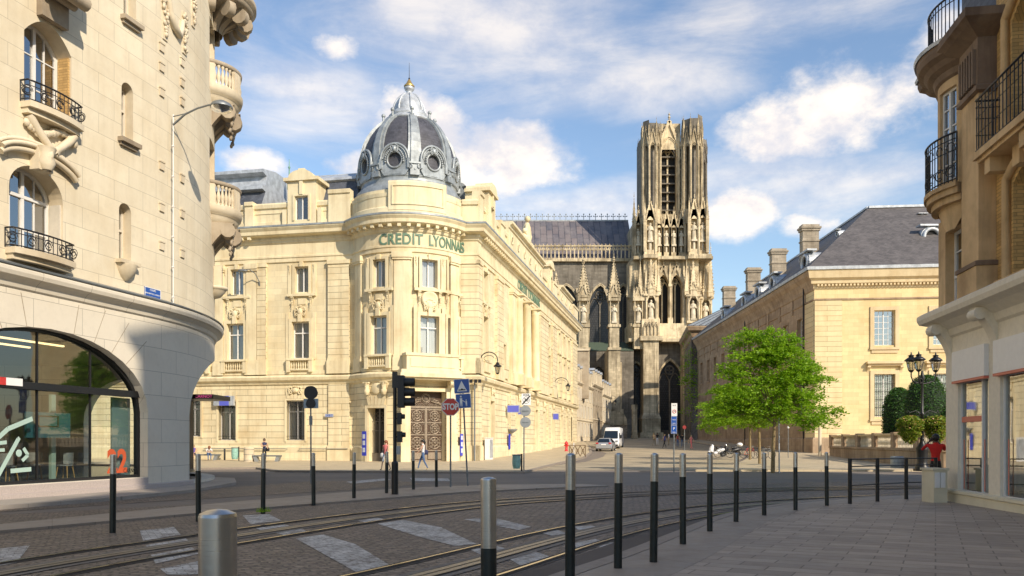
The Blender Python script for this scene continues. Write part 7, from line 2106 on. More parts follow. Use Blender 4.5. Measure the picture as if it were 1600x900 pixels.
M['shop_glass2'] = glassy('dark_shop_glass', (.6,.7,.68), .35)
build_near()
# unseen blocks added behind the camera to shade the junction, mirrored in the glass
def block(lab, x0, x1, y0, y1, h, mt='left', rows=6):
 B = thing('shade_block', lab, 'building', (x0, y0, 0), world_coords=True)
 P = Path([(x1, y1), (x0, y1), (x0, y0), (x1, y0)])
 ops = []
 for k in range(3):
  a, b = P.cum[k], P.cum[k+1]; n = max(1, int((b-a)/3))
  for i in range(n):
   for r in range(rows): z = 1.0+r*(h-2)/rows; ops.append(Op(a+(b-a)*(i+.5)/n, 1.3, z+.6, z+2.7, depth=.3))
 mb = MB(); wall(mb, P, 0, P.L, -.5, h, ops); mb.build('wall', M[mt], B)
 mb = MB(); mb.face([(x0, y0, h), (x1, y0, h), (x1, y1, h), (x0, y1, h)]); mb.face([(x1, y0, 0), (x1, y1, 0), (x1, y1, h), (x1, y0, h)]); sweep(mb, P, 0, P.L, [(0, h-.5), (.3, h-.2), (.4, h), (0, h+.05)]); mb.build('roof', M['slate'], B)
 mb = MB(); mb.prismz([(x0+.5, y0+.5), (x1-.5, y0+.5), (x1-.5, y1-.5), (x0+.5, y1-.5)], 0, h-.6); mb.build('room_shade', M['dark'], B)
block('unseen tall stone block added behind the photographer to shade the junction', 12.0, 32, -5.2, 5.6, 30, 'left', 8)
block('unseen stone block added further behind the photographer to shade the near ground', 12.0, 32, -34, -6.4, 24.5, 'right', 6)
# ------------------------------------------------------------------ trees, topiary, baskets
def leaf_quad(mb, p, sz, rnd, m=0, droop=.3):
 a = rnd.uniform(0, 2*math.pi); t = rnd.uniform(-.5, .9)
 d = Vector((math.cos(a), math.sin(a), -droop*t)).normalized(); u = Vector((rnd.gauss(0, 1), rnd.gauss(0, 1), rnd.gauss(0, 1)+.8)).normalized()
 w = d.cross(u)
 if w.length < .1: w = d.cross(Vector((0, 0, 1)))
 w = w.normalized()*sz*.32; d = d*sz
 p = Vector(p)
 mb.face([p, p+d*.5+w, p+d, p+d*.5-w], m, [(0, 0), (1, 0), (1, 1), (0, 1)])
def make_tree(name, label, base, h, clumps, trunk_r, lean, seed, leaves, sz, group=None):
 rnd = random.Random(seed); T = thing(name, label, 'tree', base, group=group)
 tr = MB(); top = Vector((lean[0], lean[1], h*.75)); pts = [Vector((0, 0, -.1)), Vector((lean[0]*.1, 0, h*.2)), Vector((lean[0]*.45, lean[1]*.4, h*.42)), top]
 tr.tube(pts, [trunk_r*1.25, trunk_r, trunk_r*.85, trunk_r*.25], 9)
 cl = []
 for c in clumps:
  cv = Vector(c[:3]); f = rnd.uniform(.35, .75); s = pts[0].lerp(top, f); s = pts[1].lerp(pts[3], f*.8)
  mid = s.lerp(cv, .5)+Vector((rnd.uniform(-.1, .1), rnd.uniform(-.1, .1), .18))
  tr.tube([s, mid, cv], [trunk_r*.4, trunk_r*.25, trunk_r*.08], 6)
  for k in range(4):
   e = cv+Vector((rnd.uniform(-1, 1)*c[3], rnd.uniform(-1, 1)*c[3], rnd.uniform(-.5, .6)*c[3])); tr.tube([mid.lerp(cv, .6), cv.lerp(e, .5)+Vector((0, 0, .1)), e], [trunk_r*.14, trunk_r*.09, trunk_r*.04], 4)
   cl.append((e, c[3]*.55))
  cl.append((cv, c[3]))
 tr.build('trunk', M['bark'], T)
 mb = MB(); tot = sum(r**2 for _, r in cl)
 for c, r in cl:
  n = int(leaves*r*r/tot); sprays = max(3, n//26)
  for q in range(sprays):
   v = Vector((rnd.gauss(0, 1), rnd.gauss(0, 1), rnd.gauss(0, .62))); v = v/max(v.length, .01)*r*rnd.random()**.45
   v.z *= .72; o = c+v; dr = Vector((v.x, v.y, 0)); dr = dr.normalized() if dr.length > .01 else Vector((1, 0, 0)); L_ = rnd.uniform(.3, .65)
   for k in range(26):
    f = rnd.random(); pp = o+dr*L_*f+Vector((rnd.gauss(0, .07), rnd.gauss(0, .07), -.32*L_*f*f+rnd.gauss(0, .05))); leaf_quad(mb, pp, sz*rnd.uniform(.7, 1.3), rnd)
 mb.build('crown', M['leaf'], T); return T
tb = G(1207.5, 739)
k = tb.y/F
C1 = [(a*.78+.05, b, c*1.06+.12, d*1.0) for a, b, c, d in [(-.2, 0, 3.1, 1.1), (1.2, .2, 3.3, 1.15), (2.0, -.2, 2.6, .85), (1.6, .6, 4.4, 1.1), (.6, 0, 4.8, 1.15), (-.6, .2, 5.4, 1.0), (-1.2, -.2, 6.3, .75), (.4, .2, 6.2, .8), (-1.6, .2, 4.4, 1.0), (-2.4, 0, 3.6, .9), (-3.1, .3, 3.2, .65), (-2.6, .2, 4.9, .6), (1.2, 0, 5.7, .7), (2.3, .3, 3.6, .7), (-1.4, .5, 2.9, .9), (2.6, 0, 2.3, .5), (-3.4, .1, 2.5, .5), (-1.9, -.2, 5.6, .5), (.2, .1, 5.5, 1.0), (1.9, .2, 5.0, .7), (-2.4, 0, 6.1, .42), (3.6, 0, 2.9, .42), (-1.9, .1, 6.6, .4), (3.2, 0, 4.4, .35), (1.0, 0, 6.4, .4)]]
make_tree('street_tree', 'young street tree with bright green feathery crown, nearest of three before the palace', tb, 6.9, C1, .09, (.25, 0), 3, 46000, .12, 'trees in front of the palace')
t2 = G(1187, 727); make_tree('street_tree', 'young tree with pale slim trunk just left behind the nearest street tree', t2, 6.6, [(-.3, 0, 3.2, 1.3), (1, 0, 3.6, 1.1), (-1.6, 0, 3.6, 1.2), (-2.2, 0, 3.0, 1.0), (-1.2, .3, 4.6, 1.1), (.2, 0, 4.8, 1.1), (-2.6, 0, 3.9, .8)], .085, (-.1, 0), 5, 24000, .125, 'trees in front of the palace')
t3 = G(1172, 720); make_tree('street_tree', 'farthest and most hidden of the three young trees, by the bicycles', t3, 6.8, [(-.5, 0, 3.4, 1.3), (.9, 0, 3.8, 1.2), (-2, 0, 3.8, 1.3), (-2.4, 0, 3.2, 1.1), (-1, .3, 5, 1.2), (-3.0, 0, 4.4, .8)], .085, (0, 0), 6, 18000, .13, 'trees in front of the palace')
def topiary(label, c, r, h, seed):
 T = thing('topiary_bush', label, 'topiary', c, group='clipped yews behind the balustrade'); rnd = random.Random(seed)
 prof = [(r*.97, 0), (r, h*.3), (r, h*.62), (r*.93, h*.76), (r*.78, h*.87), (r*.5, h*.96), (r*.2, h), (.01, h)]
 mb = MB(); mb.lathe([(a*.97, b*.985) for a, b in prof], (0, 0, 0), 28); mb.build('inner_growth', M['hedge_core'], T)
 mb = MB()
 L_ = [0]
 for p, q in zip(prof, prof[1:]): L_.append(L_[-1]+math.hypot(p[0]-q[0], p[1]-q[1]))
 for i in range(9500):
  t = rnd.random()*L_[-1]; j = next(j for j in range(len(L_)-1) if t <= L_[j+1]+1e-6); f = (t-L_[j])/max(L_[j+1]-L_[j], 1e-6)
  rr = prof[j][0]+(prof[j+1][0]-prof[j][0])*f; z = prof[j][1]+(prof[j+1][1]-prof[j][1])*f; a = rnd.uniform(0, 2*math.pi); o = rnd.uniform(-.05, .05)
  leaf_quad(mb, ((rr+o)*math.cos(a), (rr+o)*math.sin(a), z+o), .13, rnd, 0, .2)
 mb.build('foliage', M['leaf_dark'], T)
c = GY(1447, 57); topiary('large clipped dark green dome of yew behind the three-lantern lamp post', c, 31*57/F, 1.6+102*57/F, 1)
c = GY(1404, 61); topiary('smaller clipped dark green bush left of the large dome', c, 22.5*61/F, 1.6+82*61/F, 2)
c = GY(1490, 56); topiary('clipped bush mostly hidden behind the shop corner', c, 1.2, 4.2, 5)
# creeper on the cathedral-end wall
c = W(1076, 600, 131); T = thing('wall_shrub', 'green shrub growing out of the dark wall beside the cathedral', 'shrub', c); rnd = random.Random(9); mb = MB()
for q in range(60):
 o = Vector((rnd.gauss(0, .9), rnd.gauss(0, .4), rnd.gauss(0, 3.6)))
 for _ in range(20): leaf_quad(mb, o+Vector((rnd.gauss(0, .3), rnd.gauss(0, .3), rnd.gauss(0, .3))), .3, rnd)
mb.build('foliage', M['leaf'], T); mb = MB()
for q in range(5): mb.tube([(.4, .8, -3+q*1.5), (0, .2, -2.6+q*1.5), (-.5, 0, -2+q*1.6)], [.05, .04, .02], 5)
mb.build('stem', M['bark'], T)
# weed tuft at a bollard
# ------------------------------------------------------------------ bollards
def make_bollard(h, r, label, group, big=False):
 T = thing('bollard', label, 'bollard', group=group)
 hs = h*.745 if not big else h*.60
 mb = MB(); mb.lathe([(r, -.15), (r, hs-.004)], (0, 0, 0), 28); mb.lathe([(r, hs-.004), (r-.004, hs)], (0, 0, 0), 28); mb.build('post', M['bollard_black'], T)
 k = .99
 mb = MB(); mb.lathe([(r*k, hs), (r*k, h-.016)], (0, 0, 0), 28); mb.lathe([(r*k, h-.016), (r*k*.95, h-.006)], (0, 0, 0), 28); mb.lathe([(r*k*.95, h-.006), (r*.55, h+.004), (0.001, h+.008)], (0, 0, 0), 28); mb.build('steel_sleeve', M['steel'], T)
 return T
gl = 'bollards along the left kerb'; gr = 'bollards along the right kerb'
LB = [(176, 833), (310, 815), (411, 803), (490, 790), (553, 781), (604, 773), (646, 767), (682, 763)]
lbl = ['black bollard with steel top standing before the red 22 of the shopfront', 'black bollard with steel top left of the nearest thick bollard, before the corner pier', 'black bollard with a weed tuft at its foot on the left island', 'black bollard beside the pole of the black-covered sign',
 'black bollard midway between covered sign and traffic light', 'black bollard immediately left of the traffic light', 'black bollard right of the traffic light, before the bronze door', 'farthest bollard of the left row, left of the stop sign pole']
p0 = make_bollard(1.25, .05, lbl[0], gl)
for i, (px, py) in enumerate(LB):
 c = G(px, py); c.z = gz(c.y)+.045
 if i == 0: p0.location = c
 else: copy_tree(p0, loc=c, rz=i*.7, label=lbl[i])
RB = [(965.5, None, 11.0/5*0+8.28), (1021, 878), (1067, 850), (1109, 830), (1150, 815), (1194, 805), (1243, 797), (1292, 790)]
rl = ['black and steel bollard cut by the lower edge, right of the slim cut one', 'first right-row bollard with its whole foot on the pavement in view', 'second whole bollard of the right row', 'third whole bollard of the right row', 'fourth whole bollard of the right row, below the bicycles', 'fifth whole bollard of the right row, beside the near tree trunk', 'bollard next to last before the black railing', 'last bollard of the right row, just left of the black railing']
p1 = make_bollard(1.19, .043, rl[0], gr)
for i, q in enumerate(RB):
 px, py = q[0], q[1]
 if py is None:
  c = GY(px, q[2]); c.z = gz(c.y)+.126
 else:
  c = G(px, py, .126)
 if i == 0: p1.location = c
 else: copy_tree(p1, loc=c, rz=i*.5, label=rl[i])
c = GY(890.5, 6.75); c.z = .18+.126
copy_tree(p1, loc=c, label='slim black and steel bollard cut by the lower edge, right of the thick one')
BB = make_bollard(1.22, .056, 'thick bollard in the bottom centre with a long steel top', 'thick bollards in front', True)
c = GY(764, 5.56); c.z = CZ+(690-744)/F*5.56-1.232; BB.location = c
bb2 = copy_tree(BB, label='nearest thick steel bollard at the bottom left, cut by the frame')
Y = .112/58*F; c = GY(341.5, Y); c.z = CZ+(690-793)/F*Y-1.232; bb2.location = c
_r = random.Random(12)
for o in COL.objects:
 if o.name.startswith('bollard'): o.rotation_euler[0] = _r.gauss(0, .008); o.rotation_euler[1] = _r.gauss(0, .008)
# black railing after the bollards
def rail_fence():
 pts = [G(1328, 787, .126), G(1371, 783.5, .126), G(1416, 780, .126), G(1462, 778, .126)]
 T = thing('pedestrian_railing', 'black tubular pedestrian railing on the right kerb behind the red-shirted man', 'railing', pts[0], world_coords=True)
 for p in pts: mb = MB(); mb.cyl(p-Vector((0, 0, .1)), p+Vector((0, 0, 1.05)), .045, seg=12); mb.build('post', M['black'], T)
 for z in (.42, .86, 1.03):
  for a, b in zip(pts, pts[1:]): mb = MB(); mb.cyl(a+Vector((0, 0, z)), b+Vector((0, 0, z)), .016, seg=6); mb.build('rail', M['black'], T)
rail_fence()
c = G(411, 803); T = thing('grass_tuft', 'small weed tuft at the foot of a left-row bollard', 'weeds', c); mb = MB(); rnd = random.Random(1)
for i in range(90):
 a = rnd.uniform(0, 6.28); r_ = rnd.uniform(0, .16); h_ = rnd.uniform(.04, .13); x, y = r_*math.cos(a), r_*math.sin(a); mb.face([(x-.006, y, .045), (x+.006, y, .045), (x+rnd.uniform(-.05, .05), y+rnd.uniform(-.05, .05), h_+.045)])
mb.build('blades', M['leaf'], T)
# ------------------------------------------------------------------ traffic light and signs
def traffic_light():
 b = G(617, 775); b.z += .045; Y = b.y; T = thing('traffic_light', 'black traffic light seen from behind with hooded lamps, before the bank', 'traffic light', b, world_coords=True)
 Z = lambda py: zat(py, Y); X = lambda px: (px-800)/F*Y
 mb = MB(); mb.cyl((b.x, Y, b.z-.1), (b.x, Y, Z(724)), .10, seg=16); mb.lathe([(.10, Z(724)), (.09, Z(722)), (.055, Z(720.5))], (b.x, Y, 0), 16); mb.build('base_sleeve', M['black'], T)
 mb = MB(); mb.cyl((b.x, Y, Z(724)), (b.x, Y, Z(582)), .055, seg=12); mb.box(b.x-.075, b.x+.075, Y-.05, Y+.05, Z(606), Z(581)); mb.build('pole', M['black'], T)
 xh = X(623); 
 mb = MB(); mb.box(xh-.02, xh+.17, Y-.17, Y+.17, Z(637), Z(587))
 for z in (Z(590), Z(633)): mb.box(b.x, xh, Y-.03, Y+.03, z-.02, z+.02)
 h = mb.build('signal_head', M['black_plastic'], T)
 for i, py in enumerate((597, 612.5, 628)):
  mb = MB(TM(xh+.17, Y, Z(py)) @ Matrix.Rotation(R(90), 4, 'Y')); mb.lathe([(.125, 0), (.12, .02), (.118, .26)], (0, 0, 0), 18, a0=100, a1=440-20+0) if False else mb.lathe([(.125, 0), (.118, .30)], (0, 0, 0), 16); mb.build('hood', M['black_plastic'], h)
 for (py0, py1, w) in ((645, 663, .12), (674, 691, .14)):
  mb = MB(); mb.box(xh-.04, xh-.04+w, Y-.10, Y+.10, Z(py1), Z(py0)); mb.box(b.x, xh, Y-.025, Y+.025, (Z(py0)+Z(py1))/2-.02, (Z(py0)+Z(py1))/2+.02); h2 = mb.build('pedestrian_signal', M['black_plastic'], T)
  mb = MB(TM(xh-.04+w, Y, (Z(py0)+Z(py1))/2+.06) @ Matrix.Rotation(R(90), 4, 'Y')); mb.lathe([(.075, 0), (.07, .10)], (0, 0, 0), 12); mb.build('hood', M['black_plastic'], h2)
 mb = MB(); mb.box(b.x+.05, b.x+.17, Y-.06, Y+.06, Z(710), Z(697)); mb.build('button_box', M['sign_grey'], T)
traffic_light()
def octa(r): return [(r*math.cos(R(22.5+45*k)), r*math.sin(R(22.5+45*k))) for k in range(8)]
def sign_plate(T, Mx, poly, mat, back=None, thick=.015, name='sign_plate'):
 mb = MB(Mx); mb.prism(poly, -thick, 0); return mb.build(name, mat, T)
def pole(T, a, b, r=.03, mat='galv'):
 mb = MB(); mb.cyl(a, b, r, seg=10); return mb.build('pole', M[mat], T)
def rect(w, h): return [(-w/2, -h/2), (w/2, -h/2), (w/2, h/2), (-w/2, h/2)]
def rrect(w, h, r, n=5):
 pts = []
 for cx, cy, a0 in ((w/2-r, h/2-r, 0), (-w/2+r, h/2-r, 90), (-w/2+r, -h/2+r, 180), (w/2-r, -h/2+r, 270)):
  for i in range(n+1): a = R(a0+90*i/n); pts.append((cx+r*math.cos(a), cy+r*math.sin(a)))
 return pts
def stop_sign():
 b = G(704, 763); b.z += .04; Y = b.y; T = thing('stop_sign', 'red octagonal stop sign with white letters on a tall grey pole', 'stop sign', b, world_coords=True)
 pole(T, b, (b.x, Y, zat(625, Y))); Mx = TM(b.x, Y-.04, zat(636, Y)) @ Matrix.Rotation(R(6), 4, 'Z'); s = Y/F
 sign_plate(T, Mx, octa(14.6*s), M['sign_white']); mb = MB(Mx @ TM(0, -.017, 0)); mb.prism(octa(13.4*s), -.002, 0); mb.build('sign_face', M['sign_red'], T)
 text_mesh('STOP', 13.5*s, planar(Mx @ TM(0, -.0205, 0)), M['sign_white'], T, 'lettering', .003, bold=.012, squash=.74)
 mb = MB(); mb.box(b.x-.05, b.x+.05, Y-.035, Y+.035, zat(640, Y), zat(638, Y)); mb.build('clamp', M['galv'], T)
stop_sign()
def blue_signs():
 b = G(731, 761); b.z += .03; Y = b.y; s = Y/F; T = thing('warning_signs', 'two square blue signs on a leaning grey pole, speed hump above and walkers below', 'traffic sign', b, world_coords=True)
 top = W(722.5, 600, Y); pole(T, b, top)
 tilt = Matrix.Rotation(R(-3.5), 4, 'Y')
 for px, py, w, kind in ((721.5, 603.5, 24.5, 0), (724, 626.5, 24, 1)):
  Mx = TM(*W(px, py, Y-.05)) @ tilt
  sign_plate(T, Mx, rrect(w*s, 22.5*s, 1.2*s), M['sign_white']); mb = MB(Mx @ TM(0, -.017, 0)); mb.prism(rrect(w*s*.92, 21*s, 1*s), -.002, 0); mb.build('sign_face', M['sign_blue'], T)
  mb = MB(Mx @ TM(0, -.020, 0))
  if kind == 0:
   mb.prism([(-8*s, -8*s), (8*s, -8*s), (0, 8.5*s)], -.002, 0); mb.build('triangle', M['sign_white'], T)
   mb = MB(Mx @ TM(0, -.0225, 0)); mb.prism([(-5.5*s, -6.6*s), (5.5*s, -6.6*s), (5.5*s, -5*s), (2*s, -5*s), (.8*s, -3.6*s), (-.8*s, -3.6*s), (-2*s, -5*s), (-5.5*s, -5*s)], -.002, 0); mb.build('hump_pictogram', M['black'], T)
  else:
   for cx, k in ((-3.5, 1.0), (4.5, .62)):
    z0 = -8.5*s
    mb.prism([(cx*s+1.5*s*k*math.cos(a*.785), z0+15.5*s*k+1.5*s*k*math.sin(a*.785)) for a in range(8)], -.002, 0)
    mb.prism([(cx*s-1.9*k*s, z0+13*k*s), (cx*s-1.9*k*s, z0+7*k*s), (cx*s-1.2*k*s, z0), (cx*s-.3*k*s, z0), (cx*s, z0+6*k*s), (cx*s+.6*k*s, z0), (cx*s+1.5*k*s, z0), (cx*s+1.9*k*s, z0+7*k*s), (cx*s+1.9*k*s, z0+13*k*s)], -.002, 0)
   mb.prism([(-1.5*s, .5*s), (2.8*s, -2.6*s), (3.2*s, -2*s), (-1.2*s, 1.4*s)], -.0022, 0)
   mb.build('walkers_pictogram', M['sign_white'], T)
blue_signs()
def covered_sign():
 b = G(486, 757); b.z += .03; Y = b.y; s = Y/F; T = thing('covered_sign', 'round road sign and plate wrapped in black plastic on a thin pole by the bank', 'traffic sign', b, world_coords=True)
 pole(T, b, W(485.5, 625, Y)+Vector((0, 0, 0)), .028)
 Mx = TM(*W(486, 613.5, Y-.05)); mb = MB(Mx); rnd = random.Random(2)
 pts = [((10.6+rnd.uniform(-.4, .4))*s*math.cos(R(k*18)), (10.6+rnd.uniform(-.4, .4))*s*math.sin(R(k*18))) for k in range(20)]; mb.prism(pts, -.06, 0); mb.build('black_cover', M['black_plastic'], T)
 Mx = TM(*W(486, 630.5, Y-.05)); sign_plate(T, Mx, rect(23*s, 15*s), flat('pale_plate', (.28,.36,.42), .5)); mb = MB(Mx @ TM(0, -.02, 0)); pts = [((7.3+rnd.uniform(-.9, .6))*s*math.cos(R(k*24)), (7.8+rnd.uniform(-.6, .6))*s*math.sin(R(k*24))) for k in range(15)]; mb.prism(pts, -.05, 0); mb.build('black_cover', M['black_plastic'], T)
 mb = MB(); mb.box(b.x-.05, b.x+.05, Y-.08, Y+.02, zat(664, Y), zat(650, Y)); mb.build('bracket', M['galv'], T)
covered_sign()
def zone_sign():
 b = G(818.5, 738); b.z += .1; Y = b.y; s = Y/F; T = thing('zone_end_sign', 'square end-of-30-zone sign over two grey round sign backs on a thin pole', 'traffic sign', b, world_coords=True)
 pole(T, b, W(819, 616, Y), .035)
 Mx = TM(*W(822, 624, Y-.06)) @ Matrix.Rotation(R(12), 4, 'Z'); sign_plate(T, Mx, rect(14.5*s, 18*s), M['sign_white'])
 text_mesh('ZONE', 3.6*s, planar(Mx @ TM(0, -.017, 6.6*s)), M['black'], T, 'lettering', .003, bold=.004)
 text_mesh('30', 7*s, planar(Mx @ TM(0, -.017, -1.2*s)), M['black'], T, 'lettering', .003, bold=.006)
 mb = MB(Mx @ TM(0, -.018, -1.2*s)); mb.torus((0, 0, 0), 5.2*s, .35*s, 20, 0, 'y', sub=4); mb.prism([(-6.6*s, -7*s), (-5*s, -7*s), (6.6*s, 5.6*s), (6.6*s, 7*s), (5.2*s, 7*s), (-6.6*s, -5.6*s)], -.006, -.003); mb.build('bar_pictogram', M['black'], T)
 for py in (642, 660):
  Mx = TM(*W(821, py, Y-.05)) @ Matrix.Rotation(R(90), 4, 'X'); mb = MB(Mx); mb.lathe([(0, .0), (8.2*s, 0), (8.4*s, .012), (8.2*s, .025), (0, .03)], (0, 0, 0), 24, smooth=False); mb.build('round_sign_back', M['sign_grey'], T)
  mb = MB(); c = W(821, py, Y-.09); mb.box(c.x-5*s, c.x+5*s, c.y-.01, c.y+.01, c.z-.5*s, c.z+.5*s); mb.build('stiffener', M['galv'], T)
zone_sign()
def info_sign():
 b = G(1053, 738); Y = b.y; s = Y/F; T = thing('parking_info_sign', 'tall white and blue parking and tow-away sign on a thin pole before the cathedral street', 'traffic sign', b, world_coords=True)
 pole(T, b, W(1053, 630, Y), .035); Mx = TM(*W(1053.5, 640, Y-.06))
 sign_plate(T, Mx, rect(9*s, 20*s), M['sign_white']); mb = MB(Mx @ TM(0, -.018, -3*s)); mb.torus((0, 0, 0), 2.6*s, .5*s, 16, 0, 'y', sub=4); mb.build('red_ring', M['sign_red'], T)
 text_mesh('BUS', 3*s, planar(Mx @ TM(0, -.017, 6.5*s)), M['black'], T, 'lettering', .003); text_mesh('30', 3*s, planar(Mx @ TM(0, -.017, -3*s)), M['black'], T, 'lettering', .003)
 for py, tx in ((657, 'TAXI'), (671, 'P')):
  Mx = TM(*W(1053, py, Y-.06)); sign_plate(T, Mx, rect(9*s, 13.2*s), M['sign_white']); mb = MB(Mx @ TM(0, -.017, 0)); mb.prism(rect(8.4*s, 12.6*s), -.002, 0); mb.build('sign_face', M['sign_blue'], T)
  text_mesh(tx, (2.6 if len(tx) > 1 else 6)*s, planar(Mx @ TM(0, -.0205, 1*s)), M['sign_white'], T, 'lettering', .003)
  mb = MB(Mx @ TM(0, -.021, 0)); mb.box(-2.5*s, 2.5*s, -.002, 0, -4.6*s, -4.0*s); mb.build('arrow_bar', M['sign_white'], T)
info_sign()
def noentry():
 b = GY(1069.5, 88); Y = b.y; s = Y/F; T = thing('no_entry_sign', 'small dark red round sign on a pole among the distant visitors', 'traffic sign', b, world_coords=True)
 pole(T, b, W(1069.5, 664, Y), .04); Mx = TM(*W(1069.5, 667.5, Y-.06)) @ Matrix.Rotation(R(90), 4, 'X'); mb = MB(Mx); mb.lathe([(0, 0), (3.1*s, 0), (3.1*s, .03)], (0, 0, 0), 20, smooth=False); mb.build('sign_plate', M['dark_red'], T)
noentry()
# tall thin pole behind the trees
b = GY(1231.5, 66); T = thing('thin_pole', 'thin galvanised pole with a small white cap against the palace side wall', 'pole', b, world_coords=True); pole(T, b, W(1231.5, 668, 66), .03); mb = MB(); mb.sphere(W(1231.5, 668, 66), .1, 8, 5); mb.build('cap', M['white'], T)
b = G(1217.5, 739); T = thing('white_pole', 'white thin pole beside the nearest street tree trunk', 'pole', b, world_coords=True); pole(T, b, W(1217, 653, b.y), .035, 'zinc_light')
b = GY(1281, 70); T = thing('white_post', 'pale slim post at the palace corner by the garden wall', 'post', b, world_coords=True); pole(T, b, W(1281, 668, 70), .14, 'left_plain')
# ------------------------------------------------------------------ lamps
def lantern(mb_f, mb_g, c, k=1.0):
 mb_f.lathe([(.04, -.12), (.10, -.08), (.15, 0)], c, 8); mb_f.lathe([(.25*1, .44), (.30, .46), (.33, .50), (.22, .60), (.12, .66), (.12, .72), (.17, .73), (.04, .80), (.02, .92)], c, 12)
 mb_g.lathe([(.14, .0), (.24, .44)], c, 8, smooth=False)
 for i in range(4): a = R(45+90*i); mb_f.cyl((c[0]+.14*math.cos(a), c[1]+.14*math.sin(a), c[2]), (c[0]+.24*math.cos(a), c[1]+.24*math.sin(a), c[2]+.45), .014, seg=5)
def ornate_lamp():
 b = G(1441, 736, .1); Y = b.y; T = thing('ornate_lamp_post', 'black cast-iron lamp post with three lanterns and two hanging flower baskets', 'street lamp', b, world_coords=True)
 x, y, z = b
 Z = lambda py: zat(py, Y); s = Y/F
 mb = MB(); mb.prismz([(x+.42*math.cos(R(22.5+45*k)), y+.42*math.sin(R(22.5+45*k))) for k in range(8)], z, z+.12)
 mb.lathe([(.33, .12), (.34, .2), (.27, .3), (.25, .5), (.27, .9), (.29, 1.05), (.31, 1.15), (.22, 1.3), (.13, 1.45), (.10, 1.6), (.12, 1.65), (.08, 1.7)], (x, y, z), 16); mb.build('base', M['black'], T)
 mb = MB(); mb.lathe([(.075, 1.68), (.07, 2.8), (.10, 2.85), (.10, 2.95), (.06, 3.0), (.055, 4.5), (.09, 4.6), (.13, 4.75), (.08, 4.9), (.05, 5.1)], (x, y, z), 14); mb.build('shaft', M['black'], T)
 zt = Z(597)
 for px, py in ((1423.7, 573), (1435.5, 572), (1462, 573)):
  e = W(px, py+6, Y-(.0 if px != 1435.5 else .35)); mb = MB()
  mb.tube([(x, y, zt-.1), (x+(e.x-x)*.4, y+(e.y-y)*.4, zt-.05), (x+(e.x-x)*.85, y+(e.y-y)*.85, zt+.05), (e.x, e.y, e.z-.3), (e.x, e.y, e.z)], .032, 7); mb.torus((x+(e.x-x)*.5, y+(e.y-y)*.5, zt+.05), .12, .018, 12, 0, 'y'); mb.build('arm', M['black'], T)
  f = MB(); g = MB(); lantern(f, g, (e.x, e.y, e.z+.02)); fo = f.build('lantern', M['black'], T); g.build('glass', M['lamp_glass'], fo)
 for sx, px in ((-1, 1421.5), (1, 1462.5)):
  mb = MB(); e = W(px, 645, Y); zz = e.z; mb.tube([(x, y, zz-.15), (x+(e.x-x)*.5, y, zz+.12), (e.x, e.y, zz)], .022, 6); mb.torus((x+(e.x-x)*.35, y, zz-.05), .1, .014, 10, 0, 'y'); mb.tube([(e.x, e.y, zz), (e.x+sx*.1, e.y, zz+.12), (e.x+sx*.14, e.y, zz+.02)], .018, 5); mb.cyl((e.x, e.y, zz), (e.x, e.y, zz-.3), .008, seg=4); mb.build('basket_arm', M['black'], T)
  c = Vector((e.x, e.y, zz-.75)); B_ = thing('flower_basket', 'hanging flower basket with yellow blooms on the %s arm of the ornate lamp post' % ('left' if sx < 0 else 'right'), 'flower basket', c, group='hanging flower baskets')
  rnd = random.Random(5+sx); l = MB(); fl = MB()
  for i in range(2600):
   v = Vector((rnd.gauss(0, 1), rnd.gauss(0, 1), rnd.gauss(0, 1))).normalized()*rnd.uniform(.75, 1.02); q = Vector((v.x*.62, v.y*.62, v.z*.5+.1 if v.z > 0 else v.z*.9+.1)); kx = 1-.35*max(0, -v.z); q.x *= kx; q.y *= kx
   leaf_quad(l, q, .13, rnd, 0, .8)
   if rnd.random() < .22: leaf_quad(fl, q*1.04, .10, rnd)
  l.build('foliage', M['leaf_basket'], B_); fl.build('flowers', M['petal'], B_); mb = MB(); mb.lathe([(.05, -.3), (.3, -.1), (.38, .1)], (0, 0, 0), 12); mb.build('bowl', M['hedge_core'], B_)
ornate_lamp()
def bracket_lamp(label, px, py_arm, py_l, s0, out=1.2):
 t = Ss(px); Fm = BP.frame(t); q = BP.at(t); za = zat(py_arm, q.y); zl = zat(py_l, q.y)
 T = thing('bracket_lantern', label, 'street lamp', q, group='bracket lanterns on the bank', world_coords=True)
 mb = MB(Fm); pts = [(0, -.1, za-1.6), (0, -.15, za-.5)]+[(0, -.15-out*.5*(1-math.cos(a)), za-.5+.62*math.sin(a)) for a in [math.pi*k/10 for k in range(1, 11)]]; pts.append((0, -.15-out, zl+.9))
 mb.tube(pts, .04, 7); mb.tube([(0, -.15-out*.5*(1+.6*math.cos(a*.6)), za-.35+.22*math.sin(a*.6)) for a in range(9)], .022, 5); mb.box(-.12, .12, -.16, 0, za-1.9, za-1.3); mb.build('bracket', M['iron'], T)
 f = MB(Fm); g = MB(Fm); lantern(f, g, (0, -.15-out, zl)); fo = f.build('lantern', M['iron'], T); g.build('glass', M['lamp_glass'], fo)
bracket_lamp('black bracket lantern on the bank beside the tower, nearer of the two', 747.5, 553, 583, 0, 1.35); bracket_lamp('black bracket lantern near the far end of the bank side', 864.5, 592, 610, 0, 1.6)
